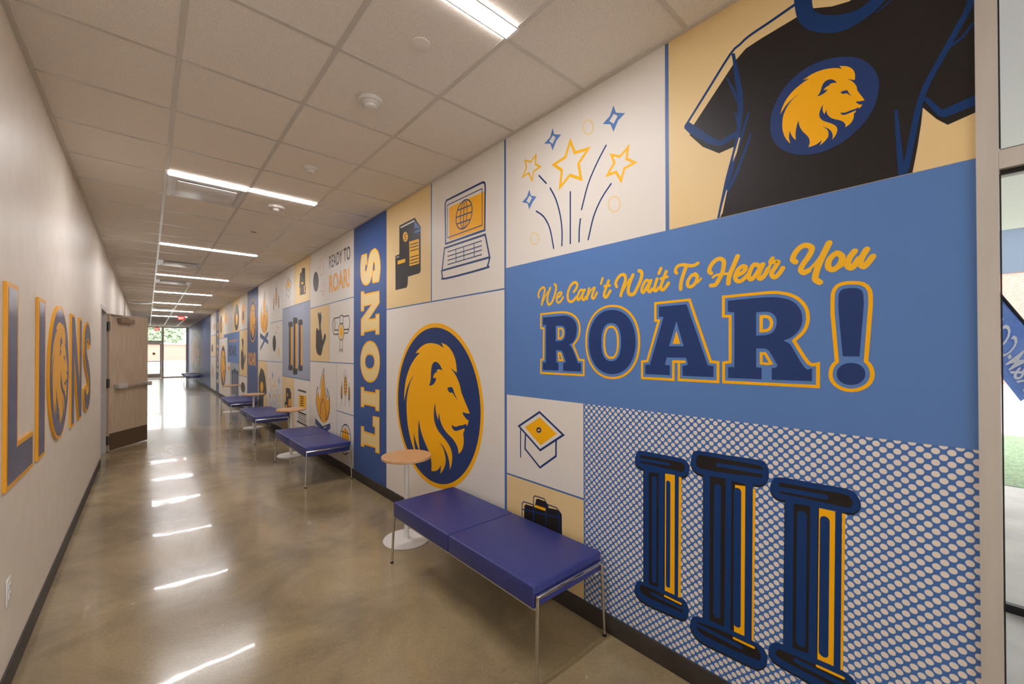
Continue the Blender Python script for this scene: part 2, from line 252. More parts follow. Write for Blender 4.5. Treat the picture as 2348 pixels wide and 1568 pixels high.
# printed artwork of the mural, in metres on the wall plane: per panel the rectangle (y0,y1,z0,z1) and, per part, fills and strokes
ART=[
{"label":"tan mural panel with a black T-shirt bearing a gold lion head, beside the tall window","mat":"tan","r":(0,.9958,2.174,3.108),"parts":[
["t_shirt_artwork",[
["f","black",1,0,[(.8738,.4713),(.6975,.6681),(.6881,.6801),(.6481,.7086),(.5893,.718),(.4646,.7306),(.4492,.7529),(.4642,.8057),(.2238,.6862),(.1098,.6659),(.001,.6163),(.001,.1432),(.0606,.1289),(.085,.1579),(.1164,.2102),(.1203,.1602),(.1298,.0812),(.1421,.001),(.7549,.001),(.7258,.1174),(.703,.2368),(.6995,.3003),(.7607,.2942),(.8317,.3506),(.8922,.4289),(.8921,.4399)]],
["s","royal",2,.012,0,[(.9104,.4845),(.8767,.524),(.8431,.5636),(.8096,.6029),(.774,.6455),(.7385,.6878),(.7099,.7194),(.6927,.7333),(.6824,.7365),(.6723,.7392),(.6617,.7449),(.6512,.7501),(.6358,.7551),(.6128,.7597),(.5848,.764),(.5551,.7689),(.5243,.7746),(.4917,.7808),(.4592,.787)]],
["f","royal",3,0,[(.9178,.4876),(.8992,.4982),(.8702,.4676),(.8038,.3934),(.7571,.3502),(.6866,.3667),(.6868,.3396),(.7441,.3242),(.7638,.3283),(.804,.3543),(.8958,.4414),(.9179,.4727)]],
["f","royal",4,0,[(.7067,.7177),(.7019,.7161),(.6971,.7146),(.6923,.7131),(.6905,.7007),(.6888,.6884),(.6862,.6723),(.6823,.6503),(.6776,.6246),(.673,.5975),(.6686,.5693),(.6642,.5397),(.6613,.5108),(.6601,.4839),(.6602,.4576),(.6617,.4304),(.6648,.402),(.6692,.3728),(.6744,.3414),(.6805,.3052),(.6873,.2669),(.6936,.2335),(.6986,.2088),(.7031,.1891),(.7077,.1701),(.7127,.1511),(.7178,.1329),(.7233,.1132),(.7296,.0897),(.7363,.0647),(.7424,.0427),(.7472,.0261),(.7514,.0125),(.755,.001),(.7701,.001),(.7646,.0274),(.7583,.0571),(.7519,.087),(.7455,.117),(.7391,.1473),
(.7319,.1779),(.7233,.2097),(.7141,.2419),(.7059,.272),(.6995,.298),(.6942,.3219),(.6899,.3476),(.6862,.3768),(.6834,.4078),(.6819,.4393),(.6821,.4721),(.6836,.5054),(.6857,.5361),(.6884,.5621),(.6917,.5854),(.6947,.6086),(.6969,.6338),(.6987,.6588),(.7006,.68),(.7026,.6951),(.7047,.7064)]],
["f","royal",5,0,[(.7308,.6284),(.72,.6146),(.6919,.5458),(.6798,.479),(.6921,.5119)]],
["f","royal",5,0,[(.6949,.4532),(.685,.4407),(.6772,.3966),(.6756,.3487),(.6835,.3722)]],
["f","royal",5,0,[(.6418,.4296),(.6359,.4223),(.6561,.3475),(.6809,.2764),(.6934,.2606),(.6745,.3279)]],
["f","royal",5,0,[(.631,.3359),(.6263,.33),(.6505,.2583),(.6877,.1636),(.7227,.1027),(.7259,.114),(.6938,.186)]],
["f","tan",6,0,[(.6775,.3325),(.6726,.3306),(.6859,.2714),(.7023,.2352),(.6984,.2624)]],
["f","tan",6,0,[(.7303,.1188),(.7265,.1162),(.747,.0196),(.7587,.001),(.7597,.001),(.7488,.0513)]],
["f","royal",3,0,[(.1851,.2349),(.1767,.2295),(.1641,.0519),(.154,.001),(.176,.001),(.1803,.079)]],
["s","royal",4,.016,0,[(.1619,.009),(.1569,.0219),(.1519,.0561),(.1463,.0927),(.1397,.1353),(.1326,.1804),(.1253,.2194),(.1186,.2473),(.1118,.269),(.1034,.2914),(.0921,.3169),(.0791,.343),(.0665,.3683),(.0553,.3916),(.0444,.4141),(.0327,.4383),(.0193,.4656),(.009,.4945),(.009,.5235)]],
["s","royal",3,.008,0,[(.0597,.3745),(.0264,.3952),(.005,.4247)]],
["f","royal",5,0,[(.1162,.2384),(.1055,.2411),(.0728,.1829),(.001,.1979),(.001,.1651),(.0679,.1555),(.0815,.1665)]],
["f","royal",3,0,[(.4743,.8434),(.4743,.8321),(.4743,.8209),(.4735,.8056),(.4715,.7828),(.4687,.7559),(.4646,.7318),(.4593,.7134),(.4528,.6976),(.4446,.6827),(.4349,.668),(.4235,.6541),(.4103,.6408),(.3942,.6274),(.3761,.6145),(.3583,.604),(.3418,.5964),(.3256,.5913),(.3088,.589),(.2899,.5904),(.2704,.5947),(.253,.6001),(.2397,.6055),(.2285,.6119),(.2161,.6209),(.2012,.6339),(.185,.6495),(.1689,.6651),(.1872,.6685),(.2055,.6719),(.2238,.6753),(.2271,.6708),(.2305,.6663),(.2361,.6614),(.2455,.6551),(.2572,.6484),(.2695,.6441),(.2817,.6434),(.2944,.6452),(.3084,.6489),
(.3245,.6547),(.3419,.6624),(.3579,.6713),(.3721,.6814),(.3849,.6926),(.3954,.7037),(.4028,.7128),(.4079,.7218),(.4121,.7353),(.4142,.7579),(.4154,.785),(.4215,.808),(.4359,.8225),(.4551,.833)]],
["f","tan",2,0,[(.4213,.8382),(.4183,.7635),(.4107,.732),(.3531,.7023),(.3016,.6886),(.2523,.7167)]],
["s","royal",2,.005,0,[(.2283,.6013),(.2082,.6103),(.1846,.622)]],
]],
["lion_emblem",[
["f","navy",7,0,[(.3091,.4863),(.2985,.4798),(.2889,.4729),(.2798,.4652),(.271,.4564),(.2627,.4468),(.2552,.4366),(.2483,.4259),(.2421,.4145),(.2367,.403),(.2322,.3912),(.2286,.3792),(.2259,.3676),(.2242,.3572),(.2234,.3473),(.2234,.3366),(.2242,.3245),(.2259,.3117),(.2282,.2993),(.2307,.2878),(.2338,.2769),(.2376,.2664),(.242,.2565),(.2471,.2471),(.2526,.2381),(.2583,.2296),(.2645,.2215),(.2717,.2135),(.2807,.2053),(.2908,.1971),(.301,.1898),(.3105,.1835),(.3202,.178),(.3311,.1731),(.3443,.1688),(.3587,.1651),(.3726,.1625),(.3852,.1615),(.3972,.1616),(.4092,.1627),
(.421,.1646),(.4327,.1675),(.4447,.1716),(.4576,.177),(.4709,.1836),(.4838,.1915),(.4964,.2009),(.5085,.2117),(.5194,.2231),(.5288,.2352),(.537,.2481),(.5438,.2611),(.5491,.2741),(.5531,.2872),(.556,.3006),(.5578,.3144),(.5584,.3283),(.5583,.3422),(.5574,.3562),(.5556,.3702),(.553,.3835),(.5496,.3956),(.5454,.407),(.5404,.4182),(.5346,.4297),(.5279,.4411),(.5206,.452),(.5124,.4625),(.5035,.4726),(.4939,.4816),(.4836,.4892),(.4725,.4958),(.4611,.5014),(.4493,.5062),(.4372,.5101),(.4248,.5127),(.4118,.5137),(.3985,.5133),(.3854,.512),(.3727,.51),
(.3601,.5072),(.3475,.5034),(.3344,.4985),(.3212,.4926)]],
["f","gold",8,0,[(.333,.4641),(.3305,.4629),(.328,.4616),(.3253,.4602),(.3221,.4586),(.3187,.4568),(.3153,.4547),(.3119,.4522),(.3086,.4494),(.3054,.4463),(.3022,.4428),(.2992,.4389),(.2965,.435),(.2943,.4309),(.2923,.4267),(.2907,.4224),(.2896,.4181),(.2888,.4138),(.2883,.4096),(.2881,.4056),(.2882,.4017),(.2884,.3982),(.2886,.3952),(.2889,.3927),(.2892,.3901),(.2917,.3916),(.2943,.3932),(.2968,.3947),(.2991,.3965),(.3013,.3982),(.3037,.4),(.3062,.4017),(.3089,.4034),(.3116,.4051),(.3089,.4027),(.3063,.4003),(.3037,.3977),(.301,.3947),(.2984,.3914),(.2958,.3878),
(.2934,.3839),(.2911,.3797),(.2891,.3755),(.2872,.3714),(.2856,.3672),(.2843,.3629),(.2835,.3584),(.283,.3538),(.2821,.349),(.2803,.3439),(.278,.3385),(.2758,.3333),(.2736,.3284),(.2714,.3236),(.2692,.3187),(.2669,.3135),(.2647,.3082),(.2624,.3029),(.2659,.3035),(.2694,.304),(.2731,.3048),(.2771,.3061),(.2812,.3076),(.2854,.309),(.2857,.3084),(.2859,.3077),(.2858,.3067),(.2852,.3051),(.2842,.3031),(.2827,.3009),(.2805,.2983),(.2777,.2954),(.2751,.2931),(.2729,.2919),(.2709,.2913),(.269,.2908),(.27,.2887),(.271,.2866),(.2722,.2847),(.2738,.283),
(.2757,.2815),(.2775,.2799),(.278,.2815),(.2786,.2832),(.2792,.2848),(.2802,.2847),(.2812,.2846),(.2828,.2844),(.2857,.284),(.2892,.2835),(.2926,.2832),(.2951,.2833),(.2974,.2837),(.3004,.2839),(.3048,.2835),(.3099,.2828),(.3143,.2826),(.3174,.2829),(.3199,.2837),(.3223,.2846),(.3249,.2858),(.3275,.2871),(.33,.2885),(.3296,.2861),(.3292,.2837),(.3284,.2815),(.3271,.2795),(.3255,.2777),(.3234,.2762),(.3209,.2751),(.3179,.2744),(.3144,.2741),(.3099,.2742),(.3048,.2747),(.3005,.2751),(.2974,.2755),(.2949,.2757),(.2926,.276),(.2903,.2763),(.288,.2765),
(.2858,.2768),(.2861,.2757),(.2863,.2746),(.2868,.2734),(.2876,.272),(.2887,.2704),(.2897,.2691),(.2907,.2685),(.2916,.2682),(.2923,.2669),(.2925,.2638),(.2925,.2596),(.2927,.2556),(.2934,.252),(.2944,.2486),(.2957,.2453),(.2974,.2421),(.2994,.2391),(.3017,.2363),(.3046,.234),(.3077,.2319),(.3107,.2303),(.313,.2292),(.315,.2285),(.3171,.2278),(.3167,.23),(.3163,.2323),(.3162,.2347),(.3166,.2375),(.3174,.2405),(.3186,.2435),(.3201,.2465),(.3221,.2495),(.3245,.2525),(.3274,.2556),(.3308,.2588),(.3346,.2621),(.3392,.2654),(.3443,.2688),(.3489,.2722),
(.3527,.2753),(.3561,.2784),(.3593,.2819),(.3624,.286),(.3652,.2905),(.3676,.2948),(.3693,.299),(.3705,.3031),(.3713,.3071),(.3717,.311),(.3717,.3149),(.3717,.3187),(.3727,.3168),(.3738,.315),(.3749,.3127),(.3761,.3098),(.3773,.3064),(.3785,.3031),(.38,.3075),(.3815,.312),(.3827,.3162),(.3835,.32),(.3839,.3235),(.3839,.3275),(.3836,.3321),(.3829,.3372),(.3821,.3422),(.384,.3398),(.3858,.3373),(.3875,.3345),(.3891,.3309),(.3906,.327),(.3919,.323),(.393,.3189),(.3939,.3147),(.3944,.3106),(.3944,.3068),(.394,.3031),(.3931,.2993),(.3918,.2954),
(.39,.2914),(.3878,.2876),(.3854,.2841),(.3827,.2808),(.3793,.2773),(.3751,.2735),(.3703,.2695),(.3656,.2656),(.3612,.2617),(.357,.2579),(.3532,.2542),(.35,.2507),(.3472,.2474),(.345,.2442),(.3432,.241),(.3419,.2379),(.3409,.2346),(.3403,.2311),(.3401,.2276),(.3404,.2239),(.3413,.22),(.3426,.216),(.3441,.2123),(.3457,.2092),(.3475,.2064),(.3493,.2039),(.3515,.2015),(.3537,.1994),(.356,.1973),(.3552,.1995),(.3544,.2016),(.3539,.2044),(.3537,.208),(.3538,.2122),(.3542,.2164),(.355,.2204),(.3561,.2244),(.3575,.2283),(.3593,.2319),(.3614,.2353),
(.3637,.2388),(.3661,.2422),(.3688,.2455),(.3721,.2489),(.3763,.2521),(.3811,.2554),(.3858,.2586),(.3825,.2555),(.3792,.2524),(.3763,.2493),(.3739,.2462),(.3718,.2432),(.37,.24),(.3687,.2366),(.3676,.233),(.3669,.2295),(.3664,.2258),(.3662,.222),(.3664,.2186),(.3669,.2157),(.3678,.213),(.3691,.2104),(.371,.2076),(.3732,.2049),(.3755,.2023),(.3778,.2),(.3802,.1979),(.383,.1959),(.3865,.1937),(.3903,.1916),(.3942,.1895),(.393,.1915),(.3918,.1935),(.3905,.1961),(.3892,.1998),(.3878,.2041),(.3864,.2084),(.3887,.2065),(.391,.2046),(.3937,.2027),
(.397,.2008),(.4007,.1989),(.4046,.1975),(.4089,.1965),(.4134,.196),(.4178,.1957),(.4216,.1958),(.4252,.1961),(.4289,.1964),(.4281,.1991),(.4273,.2017),(.4266,.2046),(.4258,.2077),(.4251,.2111),(.4247,.2148),(.4249,.219),(.4255,.2234),(.4264,.2277),(.4276,.2316),(.429,.2352),(.4308,.239),(.4332,.2432),(.4359,.2475),(.4386,.2518),(.4413,.256),(.4439,.2602),(.4465,.2646),(.4489,.2691),(.4511,.2736),(.4532,.2784),(.4551,.2834),(.4567,.2886),(.4581,.2943),(.4592,.3008),(.46,.3079),(.4608,.3149),(.4625,.3102),(.4642,.3054),(.4657,.3003),(.4671,.2946),
(.4683,.2885),(.4693,.2823),(.4701,.2762),(.4707,.2701),(.471,.2635),(.471,.2561),(.4707,.2482),(.4705,.2404),(.4729,.2436),(.4752,.2469),(.4776,.2507),(.4801,.2556),(.4825,.2611),(.4846,.2661),(.4861,.2702),(.4872,.2738),(.488,.2774),(.4886,.2809),(.4889,.2843),(.4891,.2877),(.4903,.2825),(.4914,.2773),(.4923,.2721),(.4929,.2668),(.4932,.2614),(.4929,.2554),(.4917,.2484),(.49,.2409),(.4883,.2333),(.4915,.2379),(.4946,.2424),(.4977,.2474),(.5006,.2529),(.5034,.2587),(.5059,.2648),(.5082,.2711),(.5101,.2776),(.5118,.2842),(.5133,.2908),(.5145,.2975),
(.5153,.3041),(.5158,.3106),(.5159,.3172),(.5157,.3242),(.5153,.3323),(.5145,.3408),(.5134,.3489),(.5119,.3561),(.51,.3628),(.5077,.3691),(.5052,.3748),(.5025,.38),(.4993,.3852),(.4956,.3906),(.4916,.3959),(.4873,.4008),(.4828,.4052),(.4781,.4091),(.4732,.4125),(.468,.415),(.4627,.417),(.4574,.4189),(.4623,.4179),(.4671,.4169),(.472,.4153),(.4771,.4128),(.4822,.4098),(.4873,.4065),(.4922,.4029),(.497,.399),(.5016,.3947),(.5059,.3896),(.51,.3841),(.5137,.3789),(.5169,.3746),(.5198,.3706),(.5228,.3667),(.5214,.3719),(.5201,.3772),(.5185,.3825),
(.5167,.3877),(.5147,.393),(.5124,.3982),(.5099,.4036),(.5071,.409),(.5039,.4142),(.5002,.4191),(.4962,.4238),(.4919,.4284),(.4873,.4329),(.4825,.4373),(.4777,.4412),(.4732,.4444),(.4688,.447),(.4637,.4498),(.4572,.4529),(.45,.4562),(.443,.4589),(.4369,.4608),(.431,.4622),(.425,.4636),(.4284,.4646),(.4317,.4657),(.4351,.4665),(.4385,.4671),(.4419,.4674),(.4453,.4678),(.4417,.4693),(.4382,.4708),(.4339,.4722),(.4285,.4739),(.4223,.4755),(.4161,.4768),(.4102,.4775),(.4044,.4778),(.3986,.4778),(.3928,.4774),(.387,.4767),(.3813,.4758),(.3757,.4745),
(.37,.4729),(.3644,.4712),(.3587,.4691),(.353,.4668),(.3478,.4645),(.3433,.4622),(.3393,.4599),(.3355,.4575),(.3319,.4552),(.3287,.4529),(.3254,.4506),(.3267,.4532),(.3281,.4558),(.3294,.4582),(.3306,.4603),(.3318,.4622)]],
["f","navy",9,0,[(.4002,.3829),(.398,.3851),(.3957,.3872),(.3937,.3898),(.392,.3928),(.3906,.3962),(.3893,.3998),(.3882,.4037),(.3871,.4077),(.386,.4116),(.3848,.4152),(.3834,.4185),(.3817,.4215),(.3795,.4243),(.3769,.4267),(.3742,.4285),(.3711,.4295),(.3679,.4298),(.3647,.4295),(.3615,.4288),(.3583,.4274),(.3553,.4256),(.3524,.4233),(.3496,.4206),(.347,.4175),(.3446,.4137),(.3422,.4095),(.3399,.4052),(.3426,.4065),(.3454,.4077),(.3481,.4088),(.3509,.4097),(.3536,.4105),(.3564,.4108),(.3592,.4105),(.362,.4098),(.3648,.4091),(.3628,.4078),(.3609,.4065),(.3589,.4052),
(.3624,.4056),(.3659,.406),(.369,.4059),(.3718,.405),(.3743,.4036),(.3765,.4021),(.3781,.4005),(.3794,.3987),(.3807,.397),(.3763,.3958),(.3719,.3946),(.3674,.3934),(.3693,.3911),(.3712,.3887),(.3734,.3867),(.376,.3851),(.379,.3838),(.3819,.3828),(.3847,.3821),(.3875,.3816),(.3905,.3815),(.3936,.3818),(.3969,.3823)]],
["f","navy",9,0,[(.3303,.3652),(.3268,.3654),(.3232,.3656),(.3198,.3656),(.3167,.3651),(.3138,.3642),(.3114,.363),(.31,.3615),(.3091,.3596),(.3083,.3574),(.3075,.355),(.3068,.3522),(.3056,.3488),(.3033,.3444),(.3005,.3394),(.2977,.3343),(.3009,.3379),(.3041,.3416),(.307,.3449),(.3091,.3478),(.311,.3504),(.3129,.3524),(.3152,.3532),(.3176,.3533),(.3199,.3536),(.322,.3544),(.3241,.3555),(.3259,.3571),(.3275,.3594),(.3289,.3623)]],
]],
]},
{"label":"white mural panel with gold stars and fireworks, above the We Can't Wait slogan","mat":"white","r":(1.0149,2.2167,2.174,3.108),"parts":[
["star",[
["s","goldl",1,.0125,1,[(.9007,.7088),(.9061,.6496),(.8621,.6166),(.9239,.6048),(.9377,.5493),(.9695,.6102),(1.0273,.6047),(.991,.6578),(1.005,.7085),(.9479,.6792)]],
]],
["star",[
["s","goldl",1,.018,1,[(.608,.6874),(.572,.6023),(.4727,.5886),(.5452,.5253),(.5264,.4286),(.6114,.4785),(.6903,.4287),(.6754,.5302),(.7429,.5892),(.6463,.602)]],
]],
["star",[
["s","goldl",1,.015,1,[(.2093,.4984),(.2184,.4385),(.1684,.3998),(.2322,.3919),(.2532,.3319),(.2846,.3894),(.3411,.39),(.2951,.4442),(.3143,.4946),(.2596,.4655)]],
]],
["sparkle",[
["f","blue",1,0,[(.7515,.8272),(.7375,.7808),(.6801,.7562),(.7189,.7343),(.752,.683),(.771,.7332),(.8246,.7554),(.7728,.777)]],
["f","white",2,0,[(.7498,.7786),(.7254,.7567),(.7519,.7258),(.7806,.7528)]],
]],
["sparkle",[
["f","blue",1,0,[(.2994,.7656),(.2832,.718),(.2261,.6896),(.2693,.6687),(.3001,.6186),(.3194,.6684),(.3711,.6921),(.3228,.7168)]],
["f","white",2,0,[(.2975,.7181),(.2727,.6948),(.2992,.6629),(.3266,.6902)]],
]],
["sparkle",[
["f","blue",1,0,[(.9645,.4972),(.9486,.451),(.8964,.4284),(.9329,.4014),(.9649,.3611),(.9808,.4071),(1.0356,.4299),(.9861,.4542)]],
["f","white",2,0,[(.9624,.455),(.9381,.4329),(.9647,.4027),(.9916,.4253)]],
]],
["ring",[
["s","cream",1,.01,1,[(.4365,.7015),(.4377,.6911),(.4413,.6824),(.447,.676),(.4544,.6722),(.463,.6715),(.4723,.6738),(.4817,.679),(.4905,.6869),(.498,.6968),(.5038,.7081),(.5075,.72),(.5087,.7316),(.5074,.7423),(.5037,.7511),(.4978,.7575),(.4902,.7611),(.4814,.7616),(.472,.7591),(.4627,.7536),(.4541,.7457),(.4467,.7358),(.4411,.7246),(.4376,.713)]],
]],
["ring",[
["s","cream",1,.01,1,[(.2593,.2042),(.2606,.1938),(.2643,.1848),(.2701,.1777),(.2777,.1731),(.2866,.1712),(.2962,.1723),(.3058,.1762),(.3149,.1828),(.3226,.1916),(.3286,.202),(.3324,.2132),(.3336,.2246),(.3323,.2352),(.3285,.2444),(.3224,.2515),(.3146,.256),(.3055,.2576),(.2958,.2563),(.2863,.2521),(.2774,.2454),(.2698,.2366),(.2641,.2264),(.2605,.2153)]],
]],
["ring",[
["s","cream",1,.01,1,[(.8788,.1442),(.8801,.1345),(.8838,.126),(.8897,.1192),(.8973,.1146),(.9063,.1126),(.916,.1132),(.9257,.1164),(.9348,.1221),(.9426,.1299),(.9487,.1392),(.9524,.1495),(.9537,.1599),(.9524,.1697),(.9485,.1783),(.9425,.1851),(.9346,.1896),(.9255,.1915),(.9158,.1907),(.9061,.1872),(.8971,.1814),(.8895,.1736),(.8837,.1644),(.88,.1544)]],
]],
["streak",[
["s","navy",1,.01,0,[(.8724,.5618),(.8509,.5378),(.8293,.5138),(.8077,.4899)]],
]],
["streak",[
["s","navy",1,.01,0,[(.7738,.4484),(.757,.4205),(.7402,.3925),(.7248,.3614),(.7108,.3245),(.6982,.2845),(.6882,.2461),(.6815,.2109),(.6773,.1773),(.6749,.1453),(.6745,.1154),(.6757,.087),(.677,.0587)]],
]],
["streak",[
["s","navy",1,.01,0,[(.8987,.3325),(.8757,.3157),(.8526,.299),(.8311,.2784),(.8114,.2531),(.7934,.224),(.7776,.1897),(.7651,.148),(.7549,.1011),(.7446,.0543)]],
]],
["streak",[
["s","navy",1,.01,0,[(.6083,.3749),(.6086,.2696),(.609,.1643),(.6094,.059)]],
]],
["streak",[
["s","navy",1,.01,0,[(.3492,.561),(.3694,.5365),(.3896,.512),(.4101,.4846),(.4315,.4537),(.4533,.4199),(.4735,.3822),(.491,.3389),(.5069,.2917),(.5229,.2445)]],
]],
["streak",[
["s","navy",1,.01,0,[(.5314,.19),(.5345,.17),(.5376,.1499),(.54,.1286),(.5411,.1051),(.5415,.0803),(.5419,.0555)]],
]],
["streak",[
["s","navy",1,.01,0,[(.3171,.3335),(.3386,.3134),(.36,.2933),(.3804,.2705),(.3996,.2444),(.4179,.2156),(.4346,.1823),(.449,.1428),(.4619,.0988),(.4747,.0549)]],
]],
]},
{"label":"blue mural panel with the gold script slogan and the navy word ROAR!","mat":"blue","r":(0,2.2167,1.2633,2.1735),"parts":[
["word_we",[
["s","goldl",2,.0155,0,[(1.8896,.6658),(1.8926,.6709),(1.8956,.676),(1.8966,.6823),(1.8947,.6906),(1.8908,.7001),(1.8857,.7086),(1.8791,.7156),(1.8714,.7216),(1.8641,.7257),(1.8572,.7275),(1.8507,.7275),(1.8454,.7254),(1.8414,.721),(1.8386,.7147),(1.8376,.707),(1.8389,.6981),(1.8419,.6879),(1.8456,.6769),(1.85,.6644),(1.8549,.6512),(1.859,.6393),(1.8614,.6301),(1.8629,.6223),(1.8644,.6145)]],
["s","goldl",3,.0086,0,[(1.8644,.6145),(1.8555,.6303),(1.8466,.6461),(1.8377,.6606),(1.8289,.6728),(1.8202,.6836),(1.8114,.6944)]],
["s","goldl",4,.0163,0,[(1.7892,.7168),(1.7952,.706),(1.8012,.6952),(1.8063,.6843),(1.8103,.6729),(1.8135,.6614),(1.8152,.6506),(1.8152,.6405),(1.8138,.6311),(1.8117,.6233),(1.8092,.6173),(1.806,.6129),(1.8014,.6109),(1.7945,.6116),(1.7862,.6147),(1.7783,.6203),(1.7711,.6291),(1.7642,.6403),(1.7579,.6525),(1.752,.6656),(1.7466,.6796),(1.7427,.6924),(1.7404,.7037),(1.7394,.7139),(1.7401,.7223),(1.7432,.728),(1.7479,.7319),(1.7526,.7359)]],
["s","goldl",5,.0138,0,[(1.728,.6487),(1.7192,.6516),(1.7104,.6546),(1.7034,.6582),(1.6985,.6634),(1.6953,.6693),(1.6945,.674),(1.697,.6771),(1.7018,.679),(1.7072,.6791),(1.7132,.677),(1.7197,.673),(1.7254,.668),(1.7298,.6615),(1.7333,.654),(1.7354,.6465),(1.7359,.6391),(1.735,.6317),(1.733,.6256),(1.7299,.6206),(1.7257,.6168),(1.7207,.615),(1.7147,.6156),(1.7078,.6182),(1.701,.6226),(1.6945,.6294),(1.6881,.638),(1.6816,.6466)]],
]],
["word_can",[
["s","goldl",6,.0172,0,[(1.597,.6705),(1.5905,.6763),(1.5841,.6821),(1.5787,.6882),(1.5748,.6951),(1.5721,.7023),(1.571,.7088),(1.5721,.7146),(1.5749,.7196),(1.5786,.7234),(1.583,.7257),(1.5884,.7267),(1.5945,.7262),(1.6018,.7239),(1.61,.7201),(1.6176,.7146),(1.6245,.7069),(1.6309,.6976),(1.6363,.6877),(1.6407,.6774),(1.644,.6665),(1.6458,.6558),(1.6459,.6452),(1.6443,.6348),(1.6412,.6261),(1.6362,.6193),(1.6297,.6143),(1.6226,.6116),(1.6152,.6118),(1.6073,.6144),(1.5995,.6185),(1.5919,.624),(1.5843,.6309),(1.5767,.6378)]],
["s","goldl",7,.0155,0,[(1.5276,.6716),(1.5335,.6737),(1.5395,.6758),(1.5452,.6754),(1.5508,.6713),(1.5562,.6648),(1.5609,.6576),(1.5649,.6497),(1.5681,.6411),(1.5699,.6335),(1.5697,.6273),(1.568,.6221),(1.5655,.6188),(1.5625,.6176),(1.5588,.6183),(1.5543,.6213),(1.549,.6272),(1.543,.6354),(1.5365,.6443),(1.5294,.6536),(1.522,.6636),(1.5145,.6737)]],
["s","goldl",8,.0155,0,[(1.5167,.6721),(1.5224,.6611),(1.5281,.6501),(1.5321,.6403),(1.5337,.6318),(1.5337,.6246),(1.5322,.6191),(1.5287,.6155),(1.5237,.6137),(1.519,.6143),(1.5152,.6182),(1.5117,.6245),(1.5081,.6308)]],
["s","goldl",1,.0155,0,[(1.4843,.6771),(1.4873,.6684),(1.4902,.6596),(1.493,.6502),(1.4953,.6398),(1.4974,.6287),(1.4995,.6177)]],
["s","goldl",2,.0103,0,[(1.4995,.6229),(1.4908,.6368),(1.4821,.6507),(1.4737,.662),(1.4658,.6691),(1.4582,.6737),(1.4505,.6783)]],
["s","goldl",3,.0155,0,[(1.4443,.6759),(1.4496,.6645),(1.4549,.6531),(1.459,.6431),(1.4618,.6348),(1.4635,.628),(1.4633,.6228),(1.4606,.619),(1.4561,.6167),(1.4516,.6164),(1.4478,.6184),(1.444,.6224),(1.4403,.6273),(1.4366,.6331),(1.4328,.6399),(1.4291,.6467)]],
]],
["apostrophe",[
["s","goldl",4,.0146,0,[(1.3897,.7242),(1.3935,.7143),(1.3973,.7044),(1.4011,.6945)]],
]],
["letter_t",[
["s","goldl",5,.0181,0,[(1.3493,.7047),(1.3547,.6931),(1.3601,.6815),(1.3652,.6699),(1.3707,.6574),(1.376,.645),(1.3793,.6345),(1.3796,.6268),(1.3779,.6211),(1.3753,.6172),(1.372,.615),(1.3679,.6146),(1.3635,.616),(1.3589,.6199),(1.3541,.6256),(1.3496,.6313),(1.3458,.6364),(1.3422,.6416),(1.3387,.6467)]],
["s","goldl",6,.0155,0,[(1.3771,.678),(1.3653,.6777),(1.3535,.6774),(1.3416,.677)]],
]],
["word_wait",[
["s","goldl",7,.0181,0,[(1.2964,.6649),(1.2995,.6705),(1.3026,.6761),(1.3039,.6823),(1.3027,.6893),(1.2997,.6969),(1.2955,.7041),(1.29,.7111),(1.2833,.7178),(1.2767,.7228),(1.2703,.7257),(1.264,.7269),(1.2581,.7267),(1.2527,.7248),(1.2478,.7214),(1.2443,.7166),(1.2424,.7103),(1.2419,.7025),(1.2429,.6939),(1.2459,.6841),(1.2504,.6734),(1.2547,.6631),(1.2587,.6534),(1.2626,.644),(1.2659,.6353),(1.2682,.6275),(1.2699,.6203),(1.2716,.6131)]],
["s","goldl",8,.0095,0,[(1.2697,.6162),(1.2596,.6329),(1.2494,.6496),(1.2401,.6645),(1.2323,.6765),(1.2253,.6868),(1.2183,.697)]],
["s","goldl",1,.0189,0,[(1.1976,.7158),(1.2036,.704),(1.2095,.6922),(1.2148,.6806),(1.2194,.6689),(1.2233,.6574),(1.2257,.6468),(1.2266,.637),(1.2261,.6281),(1.224,.621),(1.2198,.616),(1.214,.6128),(1.208,.6113),(1.2023,.6112),(1.1965,.6128),(1.1903,.6173),(1.1834,.626),(1.1761,.6376),(1.1692,.6495),(1.1628,.6614),(1.1567,.6736),(1.1519,.6849),(1.1486,.695),(1.1465,.7042),(1.1456,.7121),(1.146,.7182),(1.1476,.7229),(1.15,.7267),(1.1534,.7295),(1.1577,.7314),(1.1619,.7332)]],
["s","goldl",2,.0163,0,[(1.1032,.6692),(1.1088,.6725),(1.1145,.6759),(1.1198,.6769),(1.1246,.6746),(1.129,.6699),(1.1333,.6638),(1.1378,.6556),(1.1422,.6458),(1.1453,.6373),(1.1465,.6309),(1.1465,.6257),(1.1453,.6218),(1.143,.6183),(1.1394,.616),(1.1352,.6169),(1.1303,.6223),(1.1246,.6308),(1.1183,.6403),(1.111,.6504),(1.103,.6616),(1.0949,.6727)]],
["s","goldl",3,.0163,0,[(1.094,.6735),(1.0985,.6625),(1.1031,.6515),(1.1066,.642),(1.1089,.6346),(1.1102,.6288),(1.11,.624),(1.1078,.6196),(1.1041,.6162),(1.1001,.6152),(1.0964,.6177),(1.0925,.6227),(1.0886,.6276)]],
["s","goldl",4,.0163,0,[(1.0609,.6763),(1.0649,.6651),(1.0689,.6538),(1.0723,.6439),(1.0749,.6356),(1.0769,.6287),(1.0772,.6232),(1.0753,.6191),(1.0717,.6164),(1.0676,.6161),(1.0631,.619),(1.0581,.6243),(1.0531,.6295)]],
["s","goldl",5,.0163,0,[(1.04,.7263),(1.0437,.7185),(1.0474,.7108),(1.0512,.703)]],
